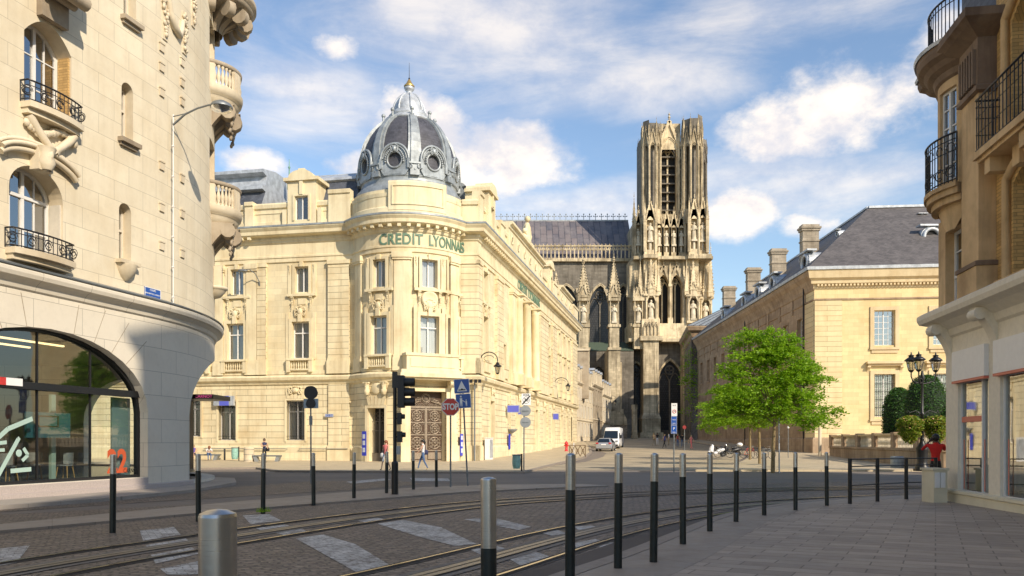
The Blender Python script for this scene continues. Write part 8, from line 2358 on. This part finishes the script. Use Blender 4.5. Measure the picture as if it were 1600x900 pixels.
def modern_bracket():
 t = Sl(407.5); q = BP.at(t, .25); T = thing('wall_street_lamp', 'curved grey wall lamp on the bank front between two pilasters', 'street lamp', q, world_coords=True); a = W(405, 440, q.y); e = W(379, 423, q.y-1.2)
 mb = MB(); mb.tube([a, a.lerp(e, .25)+Vector((0, 0, .42)), a.lerp(e, .6)+Vector((0, 0, .42)), e], .035, 6); mb.tube([a+Vector((0, .1, -.3)), a], .06, 6); mb.build('arm', M['galv'], T); mb = MB(); mb.sphere(e, .3, 12, 6, 0, (1.3, .6, .35)); mb.build('lamp_head', M['galv'], T)
modern_bracket()
def cath_lamp():
 e = W(961, 632, 145); T = thing('bracket_lantern', 'small black bracket lantern on the last row house', 'street lamp', e, world_coords=True)
 f = MB(); g = MB(); lantern(f, g, (e.x, e.y, e.z)); fo = f.build('lantern', M['iron'], T); g.build('glass', M['lamp_glass'], fo); mb = MB(); mb.tube([(e.x-.9, e.y, e.z+.3), (e.x-.6, e.y, e.z+1.6), (e.x, e.y, e.z+1.5), (e.x, e.y, e.z+.9)], .05, 6); mb.build('bracket', M['iron'], T)
cath_lamp()
# ------------------------------------------------------------------ fittings on the bank
def bank_plate(name, label, cat, px, py0, py1, w, mat, t=None, txt=(), tm=None, out=.16, side=False, rim=None, group=None):
 t = t if t is not None else (Ss(px) if side else (Sl(px) if px < 552 else St(px)))
 q = BP.at(t); z0, z1 = zat(py1, q.y), zat(py0, q.y)
 return plate(name, label, cat, BP.frame(t, out, (z0+z1)/2), w, z1-z0, M[mat], txt, tm, rim, .04, group)
bank_plate('poster_panel', 'tall blue poster panel left of the small iron gate', 'poster', 574, 674, 712, .42, 'sign_blue_deep', out=.30)
bank_plate('poster_panel', 'tall blue poster panel right of the bronze door', 'poster', 724, 678, 712, .42, 'sign_blue_deep', out=.3, t=bsB-.3)
bank_plate('poster_panel', 'narrow blue poster panel on the side wall of the bank', 'poster', 793, 678, 702, .6, 'sign_blue_deep', side=True)
for nm, px, ys, t_, out in (('a', 574, (682, 692, 703), None, .345), ('b', 724, (684, 694, 704), bsB-.3, .345)):
 for i, y in enumerate(ys):
  t = t_ if t_ is not None else St(px); q = BP.at(t); mb = MB(BP.frame(t, out, zat(y, q.y))); mb.box(-.13, .13, -.006, 0, -.16, .16)
  par = [o for o in bpy.data.objects if o.name.startswith('poster_panel')][0 if nm == 'a' else 1]; o = mb.build('paper_notice', M['paper'], par)
bank_plate('street_sign', 'small blue street name plate on the bank front wall', 'street sign', 516, 647, 651.5, .66, 'sign_blue', txt=(('RUE DE VESLE', .10, 0),), rim=M['sign_white'], out=.17)
def box_sign(label, px, py0, py1, w, side, blur):
 t = Ss(px) if side else Sl(px); q = BP.at(t); z0, z1 = zat(py1, q.y), zat(py0, q.y)
 T = thing('bank_sign', label, 'sign', BP.frame(t, .3, z0).translation, world_coords=True, group='illuminated bank signs'); Fm = BP.frame(t, .15 if not side else .0, (z0+z1)/2)
 mb = MB(Fm)
 if side: mb.box(-.12, .12, -w-.15, -.15, -(z1-z0)/2, (z1-z0)/2); mb.box(-.03, .03, -.15, 0, -.04, .04)
 else: mb.box(-w/2, w/2, -.2, 0, -(z1-z0)/2, (z1-z0)/2)
 mb.build('case', M['zinc_light'], T); mb = MB(Fm)
 if side: mb.box(-.135, -.121, -w-.1, -.2, -(z1-z0)/2+.06, (z1-z0)/2-.06)
 else: mb.box(-.35, .45, -.215, -.201, -(z1-z0)/2, (z1-z0)/2)
 mb.build('sign_face', M['sign_soft'], T)
M['sign_soft'] = flat('violet_blue_panel', (.10,.12,.55), .5)
box_sign('wide grey and blue bank sign over the left ground-floor window', 353, 619, 634, 1.7, False, 1); box_sign('violet-blue projecting sign above the bank side windows, nearest the corner', 790, 633, 645, 1.1, True, 1)
box_sign('blue and white projecting sign over the side door of the bank', 807, 637, 648, .7, True, 1); box_sign('small dark blue projecting sign at the far side door', 862, 646, 656, .7, True, 1)
def cabinet():
 t = Ss(757)-.2; q = BP.at(t); T = thing('utility_cabinet', 'tall pale utility cabinet against the bank side wall', 'cabinet', BP.at(t, .4, gz(q.y)), world_coords=True)
 z1 = zat(684, q.y); z0 = gz(q.y)+.1; mb = MB(BP.frame(t)); mb.box(-.55, .55, -.6, -.22, z0, z1-.05); mb.box(-.6, .6, -.64, -.2, z1-.05, z1); mb.build('cabinet_body', M['white'], T); mb = MB(BP.frame(t)); mb.box(-.5, -.01, -.61, -.601, z0+.15, z1-.15); mb.box(.01, .5, -.61, -.601, z0+.15, z1-.15); mb.build('door', M['zinc_light'], T)
cabinet()
def drainpipe():
 t = bsC-.12; Fm = BP.frame(t); q = BP.at(t); T = thing('drainpipe', 'dark drainpipe and floodlight bracket at the edge of the bank tower', 'drainpipe', q, world_coords=True); mb = MB(Fm); mb.cyl((0, -.42, .1), (0, -.42, 6.0), .06, seg=8); mb.build('pipe', M['galv'], T)
 for dx in (-.25, .1, .4): mb = MB(Fm); mb.box(dx-.1, dx+.1, -.75, -.5, 6.0, 6.25); mb.build('floodlight', M['iron'], T)
drainpipe()
def atm():
 t = Ss(795); q = BP.at(t); T = thing('dish_uplighter', 'half-bowl wall uplighter above the blue side poster', 'wall light', q, world_coords=True); mb = MB(BP.frame(t) @ TM(0, -.3, zat(672, q.y))); mb.lathe([(.05, -.3), (.35, -.1), (.5, .05), (.5, .1)], (0, 0, 0), 16); mb.build('bowl', M['sign_grey'], T)
atm()
# ------------------------------------------------------------------ street furniture
def bench(label, px0, px1, py, Y=None):
 a = G(px0, py, .1); b = G(px1, py, .1); L_ = (b-a).length; c = (a+b)/2; T = thing('bench', label, 'bench', c, math.atan2(b.y-a.y, b.x-a.x), group='stone benches before the bank')
 mb = MB(); mb.box(-L_/2, L_/2, -.28, .28, .36, .46); mb.build('seat', M['galv'], T)
 for s in (-1, 1): mb = MB(); mb.hexa([(s*L_*.36-.12, -.25, 0), (s*L_*.36+.12, -.25, 0), (s*L_*.36+.12, .25, 0), (s*L_*.36-.12, .25, 0), (s*L_*.42-.14, -.25, .36), (s*L_*.42+.14, -.25, .36), (s*L_*.42+.14, .25, .36), (s*L_*.42-.14, .25, .36)]); mb.build('leg', M['sign_grey'], T)
 return T
bench('grey bench with two seated people near the corner pier', 290, 344, 719); bench('grey bench with a bag, beside the standing woman', 396, 439, 721)
def bin_(label, px, py, py1, w, mat='bin_green', post=True):
 b = G(px, py, .1); h = zat(py1, b.y)-b.z; T = thing('litter_bin', label, 'litter bin', b, group='litter bins'); r = w/2
 if post: mb = MB(); mb.cyl((r+.05, 0, 0), (r+.05, 0, h), .04, seg=8); mb.build('post', M['black'], T)
 mb = MB(); mb.lathe([(r*.8, .12), (r, .3), (r*1.05, h*.55), (r*.95, h*.9)], (0, 0, 0), 12); mb.build('bag', M[mat], T); mb = MB(); mb.torus((0, 0, h*.93), r, .03, 16, 0, 'z'); mb.build('hoop', M['galv'], T); return T
bin_('pale green litter bag bin between the two benches', 367, 720, 698, .5); bin_('turquoise litter bag bin beside the zone sign pole', 807, 736, 709, .42)
def cyl_bin(label, px, py, py1, r, mat):
 b = G(px, py, .1); h = zat(py1, b.y)-b.z; T = thing('planter_bin', label, 'litter bin', b); mb = MB(); mb.lathe([(r, 0), (r, h*.9), (r*.92, h), (r*.8, h), (r*.8, h*.8), (0, h*.8)], (0, 0, 0), 18); mb.build('drum', M[mat], T); mb = MB()
 for z in (.1, h*.5, h*.85): mb.torus((0, 0, z), r, .015, 18, 0, 'z')
 mb.build('band', M['galv'], T)
cyl_bin('stone litter bin at the left end of the second bench', 389, 721, 699, .36, 'left_plain'); cyl_bin('ribbed metal bin below the garden wall', 1402, 731, 713, .36, 'zinc')
for px, lb in ((351, 'short black post between the first bench and the green bin'), (459, 'short black post under the grilled bank window')):
 b = G(px, 719, .1); T = thing('short_post', lb, 'post', b); mb = MB(); mb.lathe([(.07, 0), (.07, .85), (.05, .9), (0, .9)], (0, 0, 0), 10); mb.build('shaft', M['black'], T)
def handrail():
 T = thing('wall_handrail', 'thin horizontal metal rail along the foot of the bank front', 'rail', BP.at(Sl(430), .3, 1.2), world_coords=True)
 for a, b in ((322, 450), (470, 545)):
  mb = MB(); ta, tb_ = Sl(a), Sl(b); mb.cyl(BP.at(ta, .3, 1.05), BP.at(tb_, .3, 1.05), .03, seg=6)
  for i in range(5): t = ta+(tb_-ta)*i/4; mb.cyl(BP.at(t, .1, 1.05), BP.at(t, .3, 1.05), .02, seg=5)
  mb.build('rail', M['galv'], T)
handrail()
def hydrant():
 b = G(885, 705, .1); T = thing('fire_hydrant', 'bright red fire hydrant at the sunlit foot of the far bank wall', 'fire hydrant', b); mb = MB(); mb.lathe([(.2, 0), (.2, .08), (.14, .1), (.13, .7), (.2, .74), (.2, .82), (.15, .95), (.06, 1.02), (.04, 1.1)], (0, 0, 0), 14); mb.build('barrel', M['hydrant'], T)
 for s in (-1, 1): mb = MB(); mb.cyl((s*.1, 0, .6), (s*.26, 0, .6), .07, seg=8); mb.build('outlet', M['hydrant'], T)
hydrant()
def barrier():
 b = G(902.5, 715, .1); Y = b.y; h = zat(696, Y)-b.z; T = thing('street_barrier', 'short rust-brown crossed iron barrier on the pavement edge', 'barrier', b, R(55)); mb = MB(); w = 1.3
 mb.tube([(-w, 0, 0), (-w, 0, h), (w, 0, h), (w, 0, 0)], .035, 6); mb.build('frame', M['rust'], T)
 for i in range(3):
  x = -w+2*w*(i+.5)/3; mb = MB(); q = w/3
  mb.beam((x-q, 0, .1), (x+q, 0, h), .04); mb.beam((x+q, 0, .1), (x-q, 0, h), .04); mb.torus((x, 0, h/2), .2, .02, 12, 0, 'y'); mb.build('cross', M['rust'], T)
M['rust'] = flat('rusty_brown_iron', (.16,.10,.05), .7, .3, var=.3)
barrier()
b = G(896.5, 715, .1); T = thing('marker_post', 'thin white marker post beside the rusty barrier', 'post', b); mb = MB(); mb.cyl((0, 0, 0), (0, 0, 1.25), .035, seg=8); mb.build('shaft', M['white'], T)
def planter():
 Y = 1.465*F/(787-690); s = Y/F; x0, x1 = (1459-800)*s, (1487-800)*s; z0 = gz(Y)+.1; z1 = zat(733, Y)
 T = thing('stone_meter_box', 'pale stone utility box at the shop corner with two hatches', 'utility box', ((x0+x1)/2, Y, z0), world_coords=True); mb = MB(); mb.box(x0+.0, x1-.10, Y, Y+.55, z0, z1-.03); mb.box(x0-.03, x1-.07, Y-.03, Y+.58, z1-.03, z1+.02); mb.build('box_body', M['near_plinth'], T)
 for i in range(2): mb = MB(); mb.box(x0+.02+i*.13, x0+.13+i*.13, Y-.03, Y-.002, z0+.38, z1-.08); mb.build('hatch', M['white'], T)
planter()
# ------------------------------------------------------------------ people
def person(label, loc, rz, cols, h=1.7, pose=None, hair='short', group=None, seat=0):
 """faces -Y; pose overrides joints in fractions of height; cols: skin, top, bottom, hair, shoes, sleeve(0..2), leg(0..2)"""
 J = dict(pel=(0, 0, .53), wst=(0, 0, .61), chs=(0, 0, .74), nck=(0, 0, .835), hd=(0, -.008, .90), tp=(0, 0, .955))
 for s, k in ((-1, 'r'), (1, 'l')):
  J.update({'sh'+k: (s*.105, 0, .80), 'el'+k: (s*.135, .01, .63), 'wr'+k: (s*.14, -.03, .48), 'hp'+k: (s*.05, 0, .50), 'kn'+k: (s*.055, -.01, .28), 'an'+k: (s*.055, .01, .045), 'to'+k: (s*.06, -.075, .02)})
 J.update(pose or {})
 names = list(J); V = [Vector(J[n])*h for n in names]; ix = {n: i for i, n in enumerate(names)}
 E = [('pel', 'wst', 'top'), ('wst', 'chs', 'top'), ('chs', 'nck', 'top'), ('nck', 'hd', 'skin'), ('hd', 'tp', 'skin')]
 for k in 'rl': E += [('chs', 'sh'+k, 'top'), ('sh'+k, 'el'+k, 'arm'), ('el'+k, 'wr'+k, 'fore'), ('pel', 'hp'+k, 'bottom'), ('hp'+k, 'kn'+k, 'bottom'), ('kn'+k, 'an'+k, 'shin'), ('an'+k, 'to'+k, 'shoe')]
 rad = dict(pel=.068, wst=.062, chs=.076, nck=.032, hd=.052, tp=.04, sh=.036, el=.024, wr=.016, hp=.052, kn=.032, an=.020, to=.018)
 me = bpy.data.meshes.new('p'); me.from_pydata([tuple(v) for v in V], [(ix[a], ix[b]) for a, b, _ in E], [])
 o = bpy.data.objects.new('p', me); COL.objects.link(o); m = o.modifiers.new('s', 'SKIN')
 sv = me.skin_vertices[0].data
 for n, i in ix.items():
  r = rad.get(n, rad.get(n[:2], .03))*h; sv[i].radius = (r, r*.8); sv[i].use_root = n == 'pel'
 u = o.modifiers.new('u', 'SUBSURF'); u.levels = 1
 dg = bpy.context.evaluated_depsgraph_get(); em = bpy.data.meshes.new_from_object(o.evaluated_get(dg)); COL.objects.unlink(o); bpy.data.objects.remove(o)
 sk, top, bot, hr, sho, slv, leg = cols
 mats = [M[sk], M[top], M[bot], M[sho]]
 mi = dict(top=1, skin=0, arm=1 if slv else 0, fore=1 if slv > 1 else 0, bottom=2, shin=2 if leg > 1 else 0, shoe=3)
 mb = MB(); off = len(mb.v)
 for v in em.vertices: mb.addv(v.co)
 seg = [(V[ix[a]], V[ix[b]], mi[l]) for a, b, l in E]
 for p in em.polygons:
  c = p.center; best = min(seg, key=lambda s: (c-(s[0]+(s[1]-s[0])*max(0, min(1, (c-s[0]).dot(s[1]-s[0])/max((s[1]-s[0]).length_squared, 1e-9))))).length)
  mb.fi(list(p.vertices), best[2], [(0, 0)]*len(p.vertices), True)
 hd = V[ix['hd']]
 mb.sphere(hd+Vector((0, -.055, -.005))*h, .011*h, 6, 4, 0)
 for s in (-1, 1): mb.sphere(hd+Vector((s*.045, 0, 0))*h, .012*h, 6, 4, 0, (.5, 1, 1.4)); mb.sphere(hd+Vector((s*.018, -.046, .012))*h, .006*h, 6, 4, 3)
 mb.sphere(hd+Vector((0, -.045, -.028))*h, .009*h, 6, 3, 3, (1.5, .4, .4))
 for k in 'rl':      # hands with five fingers
  w = V[ix['wr'+k]]; e = V[ix['el'+k]]; d = (w-e).normalized(); sd = d.cross(Vector((0, 1, 0)))
  sd = sd.normalized() if sd.length > .1 else Vector((1, 0, 0)); f = d.cross(sd)
  mb.tube([w-d*.01*h, w+d*.025*h, w+d*.048*h], [.014*h, .02*h, .018*h], 6, 0)
  for q in range(4):
   a = w+d*.045*h+sd*(q-1.5)*.0085*h; L_ = (.036, .042, .038, .03)[q]*h; mb.tube([a, a+d*L_*.5, a+d*L_*.85-f*L_*.3], [.0052*h, .0048*h, .0035*h], 5, 0)
  a = w+d*.015*h+sd*.016*h; mb.tube([a, a+sd*.014*h+d*.02*h, a+sd*.013*h+d*.036*h], [.006*h, .0055*h, .004*h], 5, 0)
 T = thing('person', label, 'person', (loc[0], loc[1], loc[2]+seat), rz, group)
 mb.build('body', mats, T)
 hm = MB(); c = hd+Vector((0, .012, .02))*h
 hm.sphere(c, .062*h, 12, 8, 0, (.92, 1.0, .95))
 if hair == 'long': hm.tube([hd+Vector((0, .035, .03))*h, hd+Vector((0, .055, -.03))*h, hd+Vector((0, .06, -.10))*h], [.045*h, .045*h, .022*h], 8)
 if hair == 'bun': hm.sphere(hd+Vector((0, .03, .07))*h, .028*h, 8, 6)
 hm.build('hair', M[hr], T); return T
def bag(T, c, sz, mat, h=1.7, name='handbag'):
 mb = MB(); x, y, z = c; mb.lathe([(sz*.7, -sz), (sz, -sz*.6), (sz*.9, sz*.5), (sz*.5, sz*.7)], c, 10, cap=True); mb.tube([(x-sz*.6, y, z+sz*.5), (x, y, z+sz*2.4), (x+sz*.6, y, z+sz*.5)], .012, 5); return mb.build(name, M[mat], T)
WALK = dict(anl=(.06, .16, .06), knl=(.055, .04, .28), tol=(.06, .10, .01), anr=(-.05, -.17, .04), knr=(-.055, -.10, .29), tor=(-.05, -.24, .025), ell=(.135, -.07, .64), wrl=(.12, -.15, .56), elr=(-.135, .08, .64), wrr=(-.14, .09, .49))
SIT = {}
for s, k in ((-1, 'r'), (1, 'l')): SIT.update({'hp'+k: (s*.05, -.03, .52), 'kn'+k: (s*.06, -.25, .53), 'an'+k: (s*.055, -.26, .29), 'to'+k: (s*.06, -.34, .265), 'el'+k: (s*.13, -.05, .65), 'wr'+k: (s*.05, -.18, .585)})
BEND = dict(SIT, wst=(0, -.03, .60), chs=(0, -.10, .71), nck=(0, -.17, .775), hd=(0, -.225, .815), tp=(0, -.25, .865), shl=(.10, -.14, .74), shr=(-.10, -.14, .74), ell=(.12, -.18, .63), elr=(-.12, -.18, .63), wrl=(.03, -.26, .62), wrr=(-.03, -.26, .62))
g = lambda px, py, dz=.1: G(px, py, dz)
person('woman in a violet top sitting on the left bench', GY(303, 60.6, .1), .1, ('skin_light', 'violet', 'navy', 'hair_grey', 'black', 0, 0), 1.62, SIT, 'short', seat=-.38)
person('red-haired person in a white top and jeans bent forward on the left bench', GY(326, 60.4, .1), .5, ('skin_light', 'cloth_white', 'jeans', 'hair_red', 'black', 1, 2), 1.7, BEND, 'long', seat=-.40)
T = person('woman in dark clothes standing by the second bench with a shoulder bag', g(413, 723), .6, ('skin_light', 'navy', 'cloth_black', 'hair_brown', 'black', 0, 2), 1.72, dict(wrr=(-.04, -.12, .68), elr=(-.14, -.03, .66), wrl=(.10, -.10, .60)), 'bun'); bag(T, (.22, 0, .95), .15, 'cloth_black')
T = person('red-haired woman in a pink top and white skirt walking by the small iron gate', g(603, 735), -.5, ('skin_light', 'pink', 'cloth_white', 'hair_red', 'black', 0, 0), 1.62, WALK, 'long'); bag(T, (-.25, .1, .8), .16, 'cloth_white')
T = person('woman in a white top and blue jeans striding left before the bronze door', g(661, 734), R(-90), ('skin_light', 'cloth_white', 'jeans', 'hair_dark', 'rust_shoe', 0, 2) if 'rust_shoe' in M else ('skin_light', 'cloth_white', 'jeans', 'hair_dark', 'sand', 0, 2), 1.66, dict(WALK, elr=(-.14, .0, .66), wrr=(-.1, -.13, .66)), 'long'); bag(T, (-.15, .12, .95), .15, 'navy')
person('man in a red shirt and black trousers taking a photo at the right kerb', g(1462, 778), R(165), ('skin_dark', 'shirt_red', 'cloth_black', 'hair_dark', 'black', 1, 2), 1.74, dict(elr=(-.15, -.10, .72), wrr=(-.06, -.16, .87), ell=(.17, -.09, .73), wrl=(.05, -.17, .86), shr=(-.112, -.01, .81), shl=(.112, -.01, .81)), 'short')
c = g(1462, 778); q = Matrix.Rotation(R(165), 3, 'Z') @ Vector((-.02, -.32, 1.56)); T = thing('camera', 'small black camera held up by the man in the red shirt', 'camera', c+q, R(165)); mb = MB(); mb.box(-.065, .065, -.03, .03, -.04, .04); mb.build('camera_body', M['black_plastic'], T); mb = MB(); mb.cyl((0, -.03, 0), (0, -.09, 0), .03, seg=12); mb.build('lens', M['black'], T)
far = [(1022, 'grey-haired distant visitor in sand clothes, leftmost of the far group', 'sand', 'khaki', 102, WALK), (1027, 'distant visitor in black with pale skirt, second from left', 'cloth_black', 'cloth_white', 104, {}), (1038.5, 'distant visitor in royal blue walking towards the cathedral', 'royal', 'cloth_black', 96, WALK), (1045, 'distant visitor in a white top beside the one in blue', 'cloth_white', 'khaki', 104, {}),
 (1059, 'distant visitor in a dark red top just right of the parking sign', 'dark_red', 'jeans', 98, {}), (1066, 'distant visitor in black by the no-entry sign', 'cloth_black', 'jeans', 98, WALK), (1080, 'distant woman in a pink dress near the dark pavilion', 'pink', 'pink', 92, WALK)]
for i, (px, lb, tp, bt, Y, ps) in enumerate(far):
 person(lb, GY(px, Y, .02), 2.6+i*.7, ('skin_light', tp, bt, 'hair_dark' if i % 2 else 'hair_grey', 'black', i % 2, 2), 1.7, ps, 'short', 'visitors near the cathedral')
# ------------------------------------------------------------------ vehicles
def wheel(T, x, y, r, w, rim='chrome'):
 mb = MB(TM(x, y, r) @ Matrix.Rotation(R(90), 4, 'Y')); mb.lathe([(r*.62, -w/2), (r*.95, -w/2), (r, -w*.3), (r, w*.3), (r*.95, w/2), (r*.62, w/2)], (0, 0, 0), 22); wo = mb.build('wheel', M['rubber'], T)
 mb = MB(TM(x, y, r) @ Matrix.Rotation(R(90), 4, 'Y')); s = 1 if x > 0 else -1; mb.lathe([(0, s*w*.42), (r*.2, s*w*.45), (r*.6, s*w*.38), (r*.63, s*w*.5)], (0, 0, 0), 16)
 for k in range(5): a = k*1.2566; mb.beam((0, 0, s*w*.46), (r*.6*math.cos(a), r*.6*math.sin(a), s*w*.46), .07)
 mb.build('rim', M[rim], wo)
def loft(rings, mat, T, name):
 """rings: (y, z0, z_belt, z_roof, half belt, half roof)"""
 mb = MB(); rows = []
 for y, z0, zb, zr, hb, hr in rings:
  rows.append([(-hb*.94, y, z0), (-hb, y, z0+.22), (-hb*.985, y, zb), (-hr, y, max(zr-.07, zb)), (-hr*.85, y, max(zr, zb)), (hr*.85, y, max(zr, zb)), (hr, y, max(zr-.07, zb)), (hb*.985, y, zb), (hb, y, z0+.22), (hb*.94, y, z0)])
 mb.grid(rows, 0, closed=True, smooth=True); mb.face(rows[0]); mb.face(rows[-1][::-1]); return mb.build(name, M[mat], T)
def car():
 b = GY(943, 86); T = thing('parked_car', 'silver hatchback seen from behind, parked in front of the white van', 'car', b, R(-14))
 rr = [(0, .42, .82, .82, .78, .76), (.06, .28, .95, .95, .86, .8), (.35, .24, .98, 1.25, .89, .66), (.75, .24, .97, 1.43, .9, .62), (1.5, .22, .96, 1.47, .9, .62), (2.3, .22, .94, 1.42, .9, .6), (3.0, .22, .92, 1.0, .89, .72), (3.9, .24, .78, .82, .86, .7), (4.25, .34, .6, .62, .74, .6)]
 loft(rr, 'car_silver', T, 'car_body')
 mb = MB(); mb.face([(-.66, .05, 1.02), (.66, .05, 1.02), (.55, .45, 1.37), (-.55, .45, 1.37)]); mb.build('rear_window', M['car_glass'], T)
 for s in (-1, 1):
  mb = MB(); mb.face([(s*.905, .6, 1.0), (s*.905, 2.9, .97), (s*.66, 2.2, 1.38), (s*.665, .85, 1.38)]); mb.build('side_window', M['car_glass'], T)
  mb = MB(); mb.box(s*.56, s*.84, -.03, .1, .82, .97); mb.build('tail_light', M['lamp_red'], T); mb = MB(); mb.sphere((s*.98, 2.5, 1.0), .11, 8, 5, 0, (.8, .6, .7)); mb.build('mirror', M['car_silver'], T)
  for y in (.75, 3.4): wheel(T, s*.82, y, .31, .2)
 mb = MB(); mb.box(-.26, .26, -.025, .02, .7, .81); mb.build('number_plate', M['white'], T); mb = MB(); mb.box(-.8, .8, -.05, .1, .36, .6); mb.build('bumper', M['car_silver'], T)
def van():
 b = GY(953.5, 94); T = thing('parked_van', 'white high-roofed van facing the camera behind the silver car', 'van', b, R(-14))
 rr = [(0, .4, .85, .85, .85, .72), (.08, .3, 1.0, 1.0, .95, .8), (.5, .28, 1.15, 1.22, 1.0, .88), (.9, .28, 1.2, 1.75, 1.0, .86), (1.35, .28, 1.2, 2.25, 1.0, .84), (1.9, .28, 1.2, 2.55, 1.0, .86), (3, .28, 1.2, 2.6, 1.0, .88), (5.6, .28, 1.2, 2.55, 1.0, .88), (5.7, .35, 1.2, 2.45, .96, .84)]
 loft(rr, 'car_white', T, 'van_body')
 mb = MB(); mb.face([(-.86, .42, 1.24), (.86, .42, 1.24), (.78, 1.12, 2.14), (-.78, 1.12, 2.14)]); mb.build('windscreen', M['car_glass'], T)
 for s in (-1, 1):
  mb = MB(); mb.face([(s*1.012, .9, 1.22), (s*1.012, 1.9, 1.22), (s*.93, 1.85, 1.9), (s*.93, 1.3, 1.9)]); mb.build('side_window', M['car_glass'], T)
  mb = MB(); mb.box(s*.62, s*.9, -.02, .12, .82, 1.0); mb.build('headlight', M['chrome'], T); mb = MB(); mb.box(s*1.04, s*1.24, .85, .95, 1.25, 1.65); mb.build('mirror', M['black_plastic'], T)
  for y in (.95, 4.6): wheel(T, s*.9, y, .34, .22)
 mb = MB(); mb.box(-.5, .5, -.03, .03, .62, .8); mb.build('grille', M['black_plastic'], T); mb = MB(); mb.box(-.9, .9, -.06, .1, .32, .52); mb.build('bumper', M['black_plastic'], T)
car(); van()
def bicycle(label, c, rz, frame='black', lean=0):
 T = thing('bicycle', label, 'bicycle', c, rz, 'bicycles parked by the trees'); T.rotation_euler = (lean, 0, rz); r = .34
 for x in (-.52, .52):
  mb = MB(); mb.torus((x, 0, r), r, .018, 24, 0, 'y', sub=5); w = mb.build('wheel', M['rubber'], T); mb = MB()
  for k in range(9): a = k*math.pi/9; mb.beam((x-r*math.cos(a), 0, r-r*math.sin(a)), (x+r*math.cos(a), 0, r+r*math.sin(a)), .006)
  mb.build('spokes', M['chrome'], w)
 mb = MB(); A, B_, C_, D, E_ = (-.52, 0, r), (-.1, 0, .3), (-.22, 0, .8), (.36, 0, .82), (.52, 0, r)
 for a, b in ((A, B_), (B_, C_), (C_, A), (B_, (.38, 0, .72)), (C_, D), (D, E_)): mb.cyl(a, b, .016, seg=6)
 mb.build('frame', M[frame], T); mb = MB(); mb.sphere((-.25, 0, .9), .12, 8, 5, 0, (1.2, .6, .3)); mb.build('saddle', M['black'], T)
 mb = MB(); mb.tube([(.36, 0, .82), (.34, 0, .98)], .014, 5); mb.tube([(.25, -.28, 1.0), (.36, -.12, 1.0), (.36, .12, 1.0), (.25, .28, 1.0)], .014, 5); mb.build('handlebar', M['chrome'], T)
 mb = MB(); mb.torus((-.1, 0, .3), .09, .012, 12, 0, 'y', sub=4); mb.cyl((-.1, -.1, .2), (-.1, .1, .4), .01, seg=5); mb.build('pedals', M['chrome'], T)
def scooter(label, c, rz, mat, box):
 T = thing('motor_scooter', label, 'scooter', c, rz, 'scooters parked by the trees')
 for x in (-.62, .62): mb = MB(); mb.torus((x, 0, .24), .2, .06, 18, 0, 'y'); mb.cyl((x, -.04, .24), (x, .04, .24), .12, seg=10); mb.build('wheel', M['rubber'], T)
 mb = MB(); mb.tube([(.52, 0, .42), (.46, 0, .7), (.34, 0, 1.0)], [.19, .2, .1], 10); mb.tube([(.3, 0, .3), (-.1, 0, .3)], [.13, .14], 8); mb.tube([(-.1, 0, .45), (-.45, 0, .55), (-.8, 0, .62)], [.16, .2, .1], 10); mb.sphere((.62, 0, .42), .15, 8, 6, 0, (1.4, .7, .6)); mb.build('fairing', M[mat], T)
 mb = MB(); mb.tube([(-.05, 0, .74), (-.7, 0, .78)], [.11, .1], 8); mb.build('saddle', M['black'], T); mb = MB(); mb.tube([(.28, -.3, 1.06), (.34, 0, 1.02), (.28, .3, 1.06)], .02, 6); mb.build('handlebar', M['black'], T)
 mb = MB(); mb.sphere((.44, 0, .98), .09, 8, 6); mb.build('headlight', M['chrome'], T)
 if box: mb = MB(); mb.sphere((-.8, 0, 1.0), .26, 12, 8, 0, (1, 1, .7)); mb.build('top_box', M['white'], T)
gy = lambda px, Y: GY(px, Y, .10)
scooter('white motor scooter at the left end of the parked two-wheelers', gy(1119, 68.5), R(200), 'car_white', False); scooter('dark motor scooter with a round white top box behind the bicycles', gy(1142, 69.5), R(185), 'black', True)
bicycle('bicycle between the white scooter and the dark one', gy(1131, 66.5), R(10)); bicycle('bicycle with its wheel under the white top box', gy(1151, 66), R(-12), 'black'); bicycle('bicycle with a red frame left of the second tree trunk', gy(1171, 64.5), R(20), 'red')
bicycle('black bicycle behind the second tree trunk', gy(1183, 64), R(160), 'black'); bicycle('grey bicycle between the second and the nearest tree trunk', gy(1197, 63.5), R(15), 'galv')
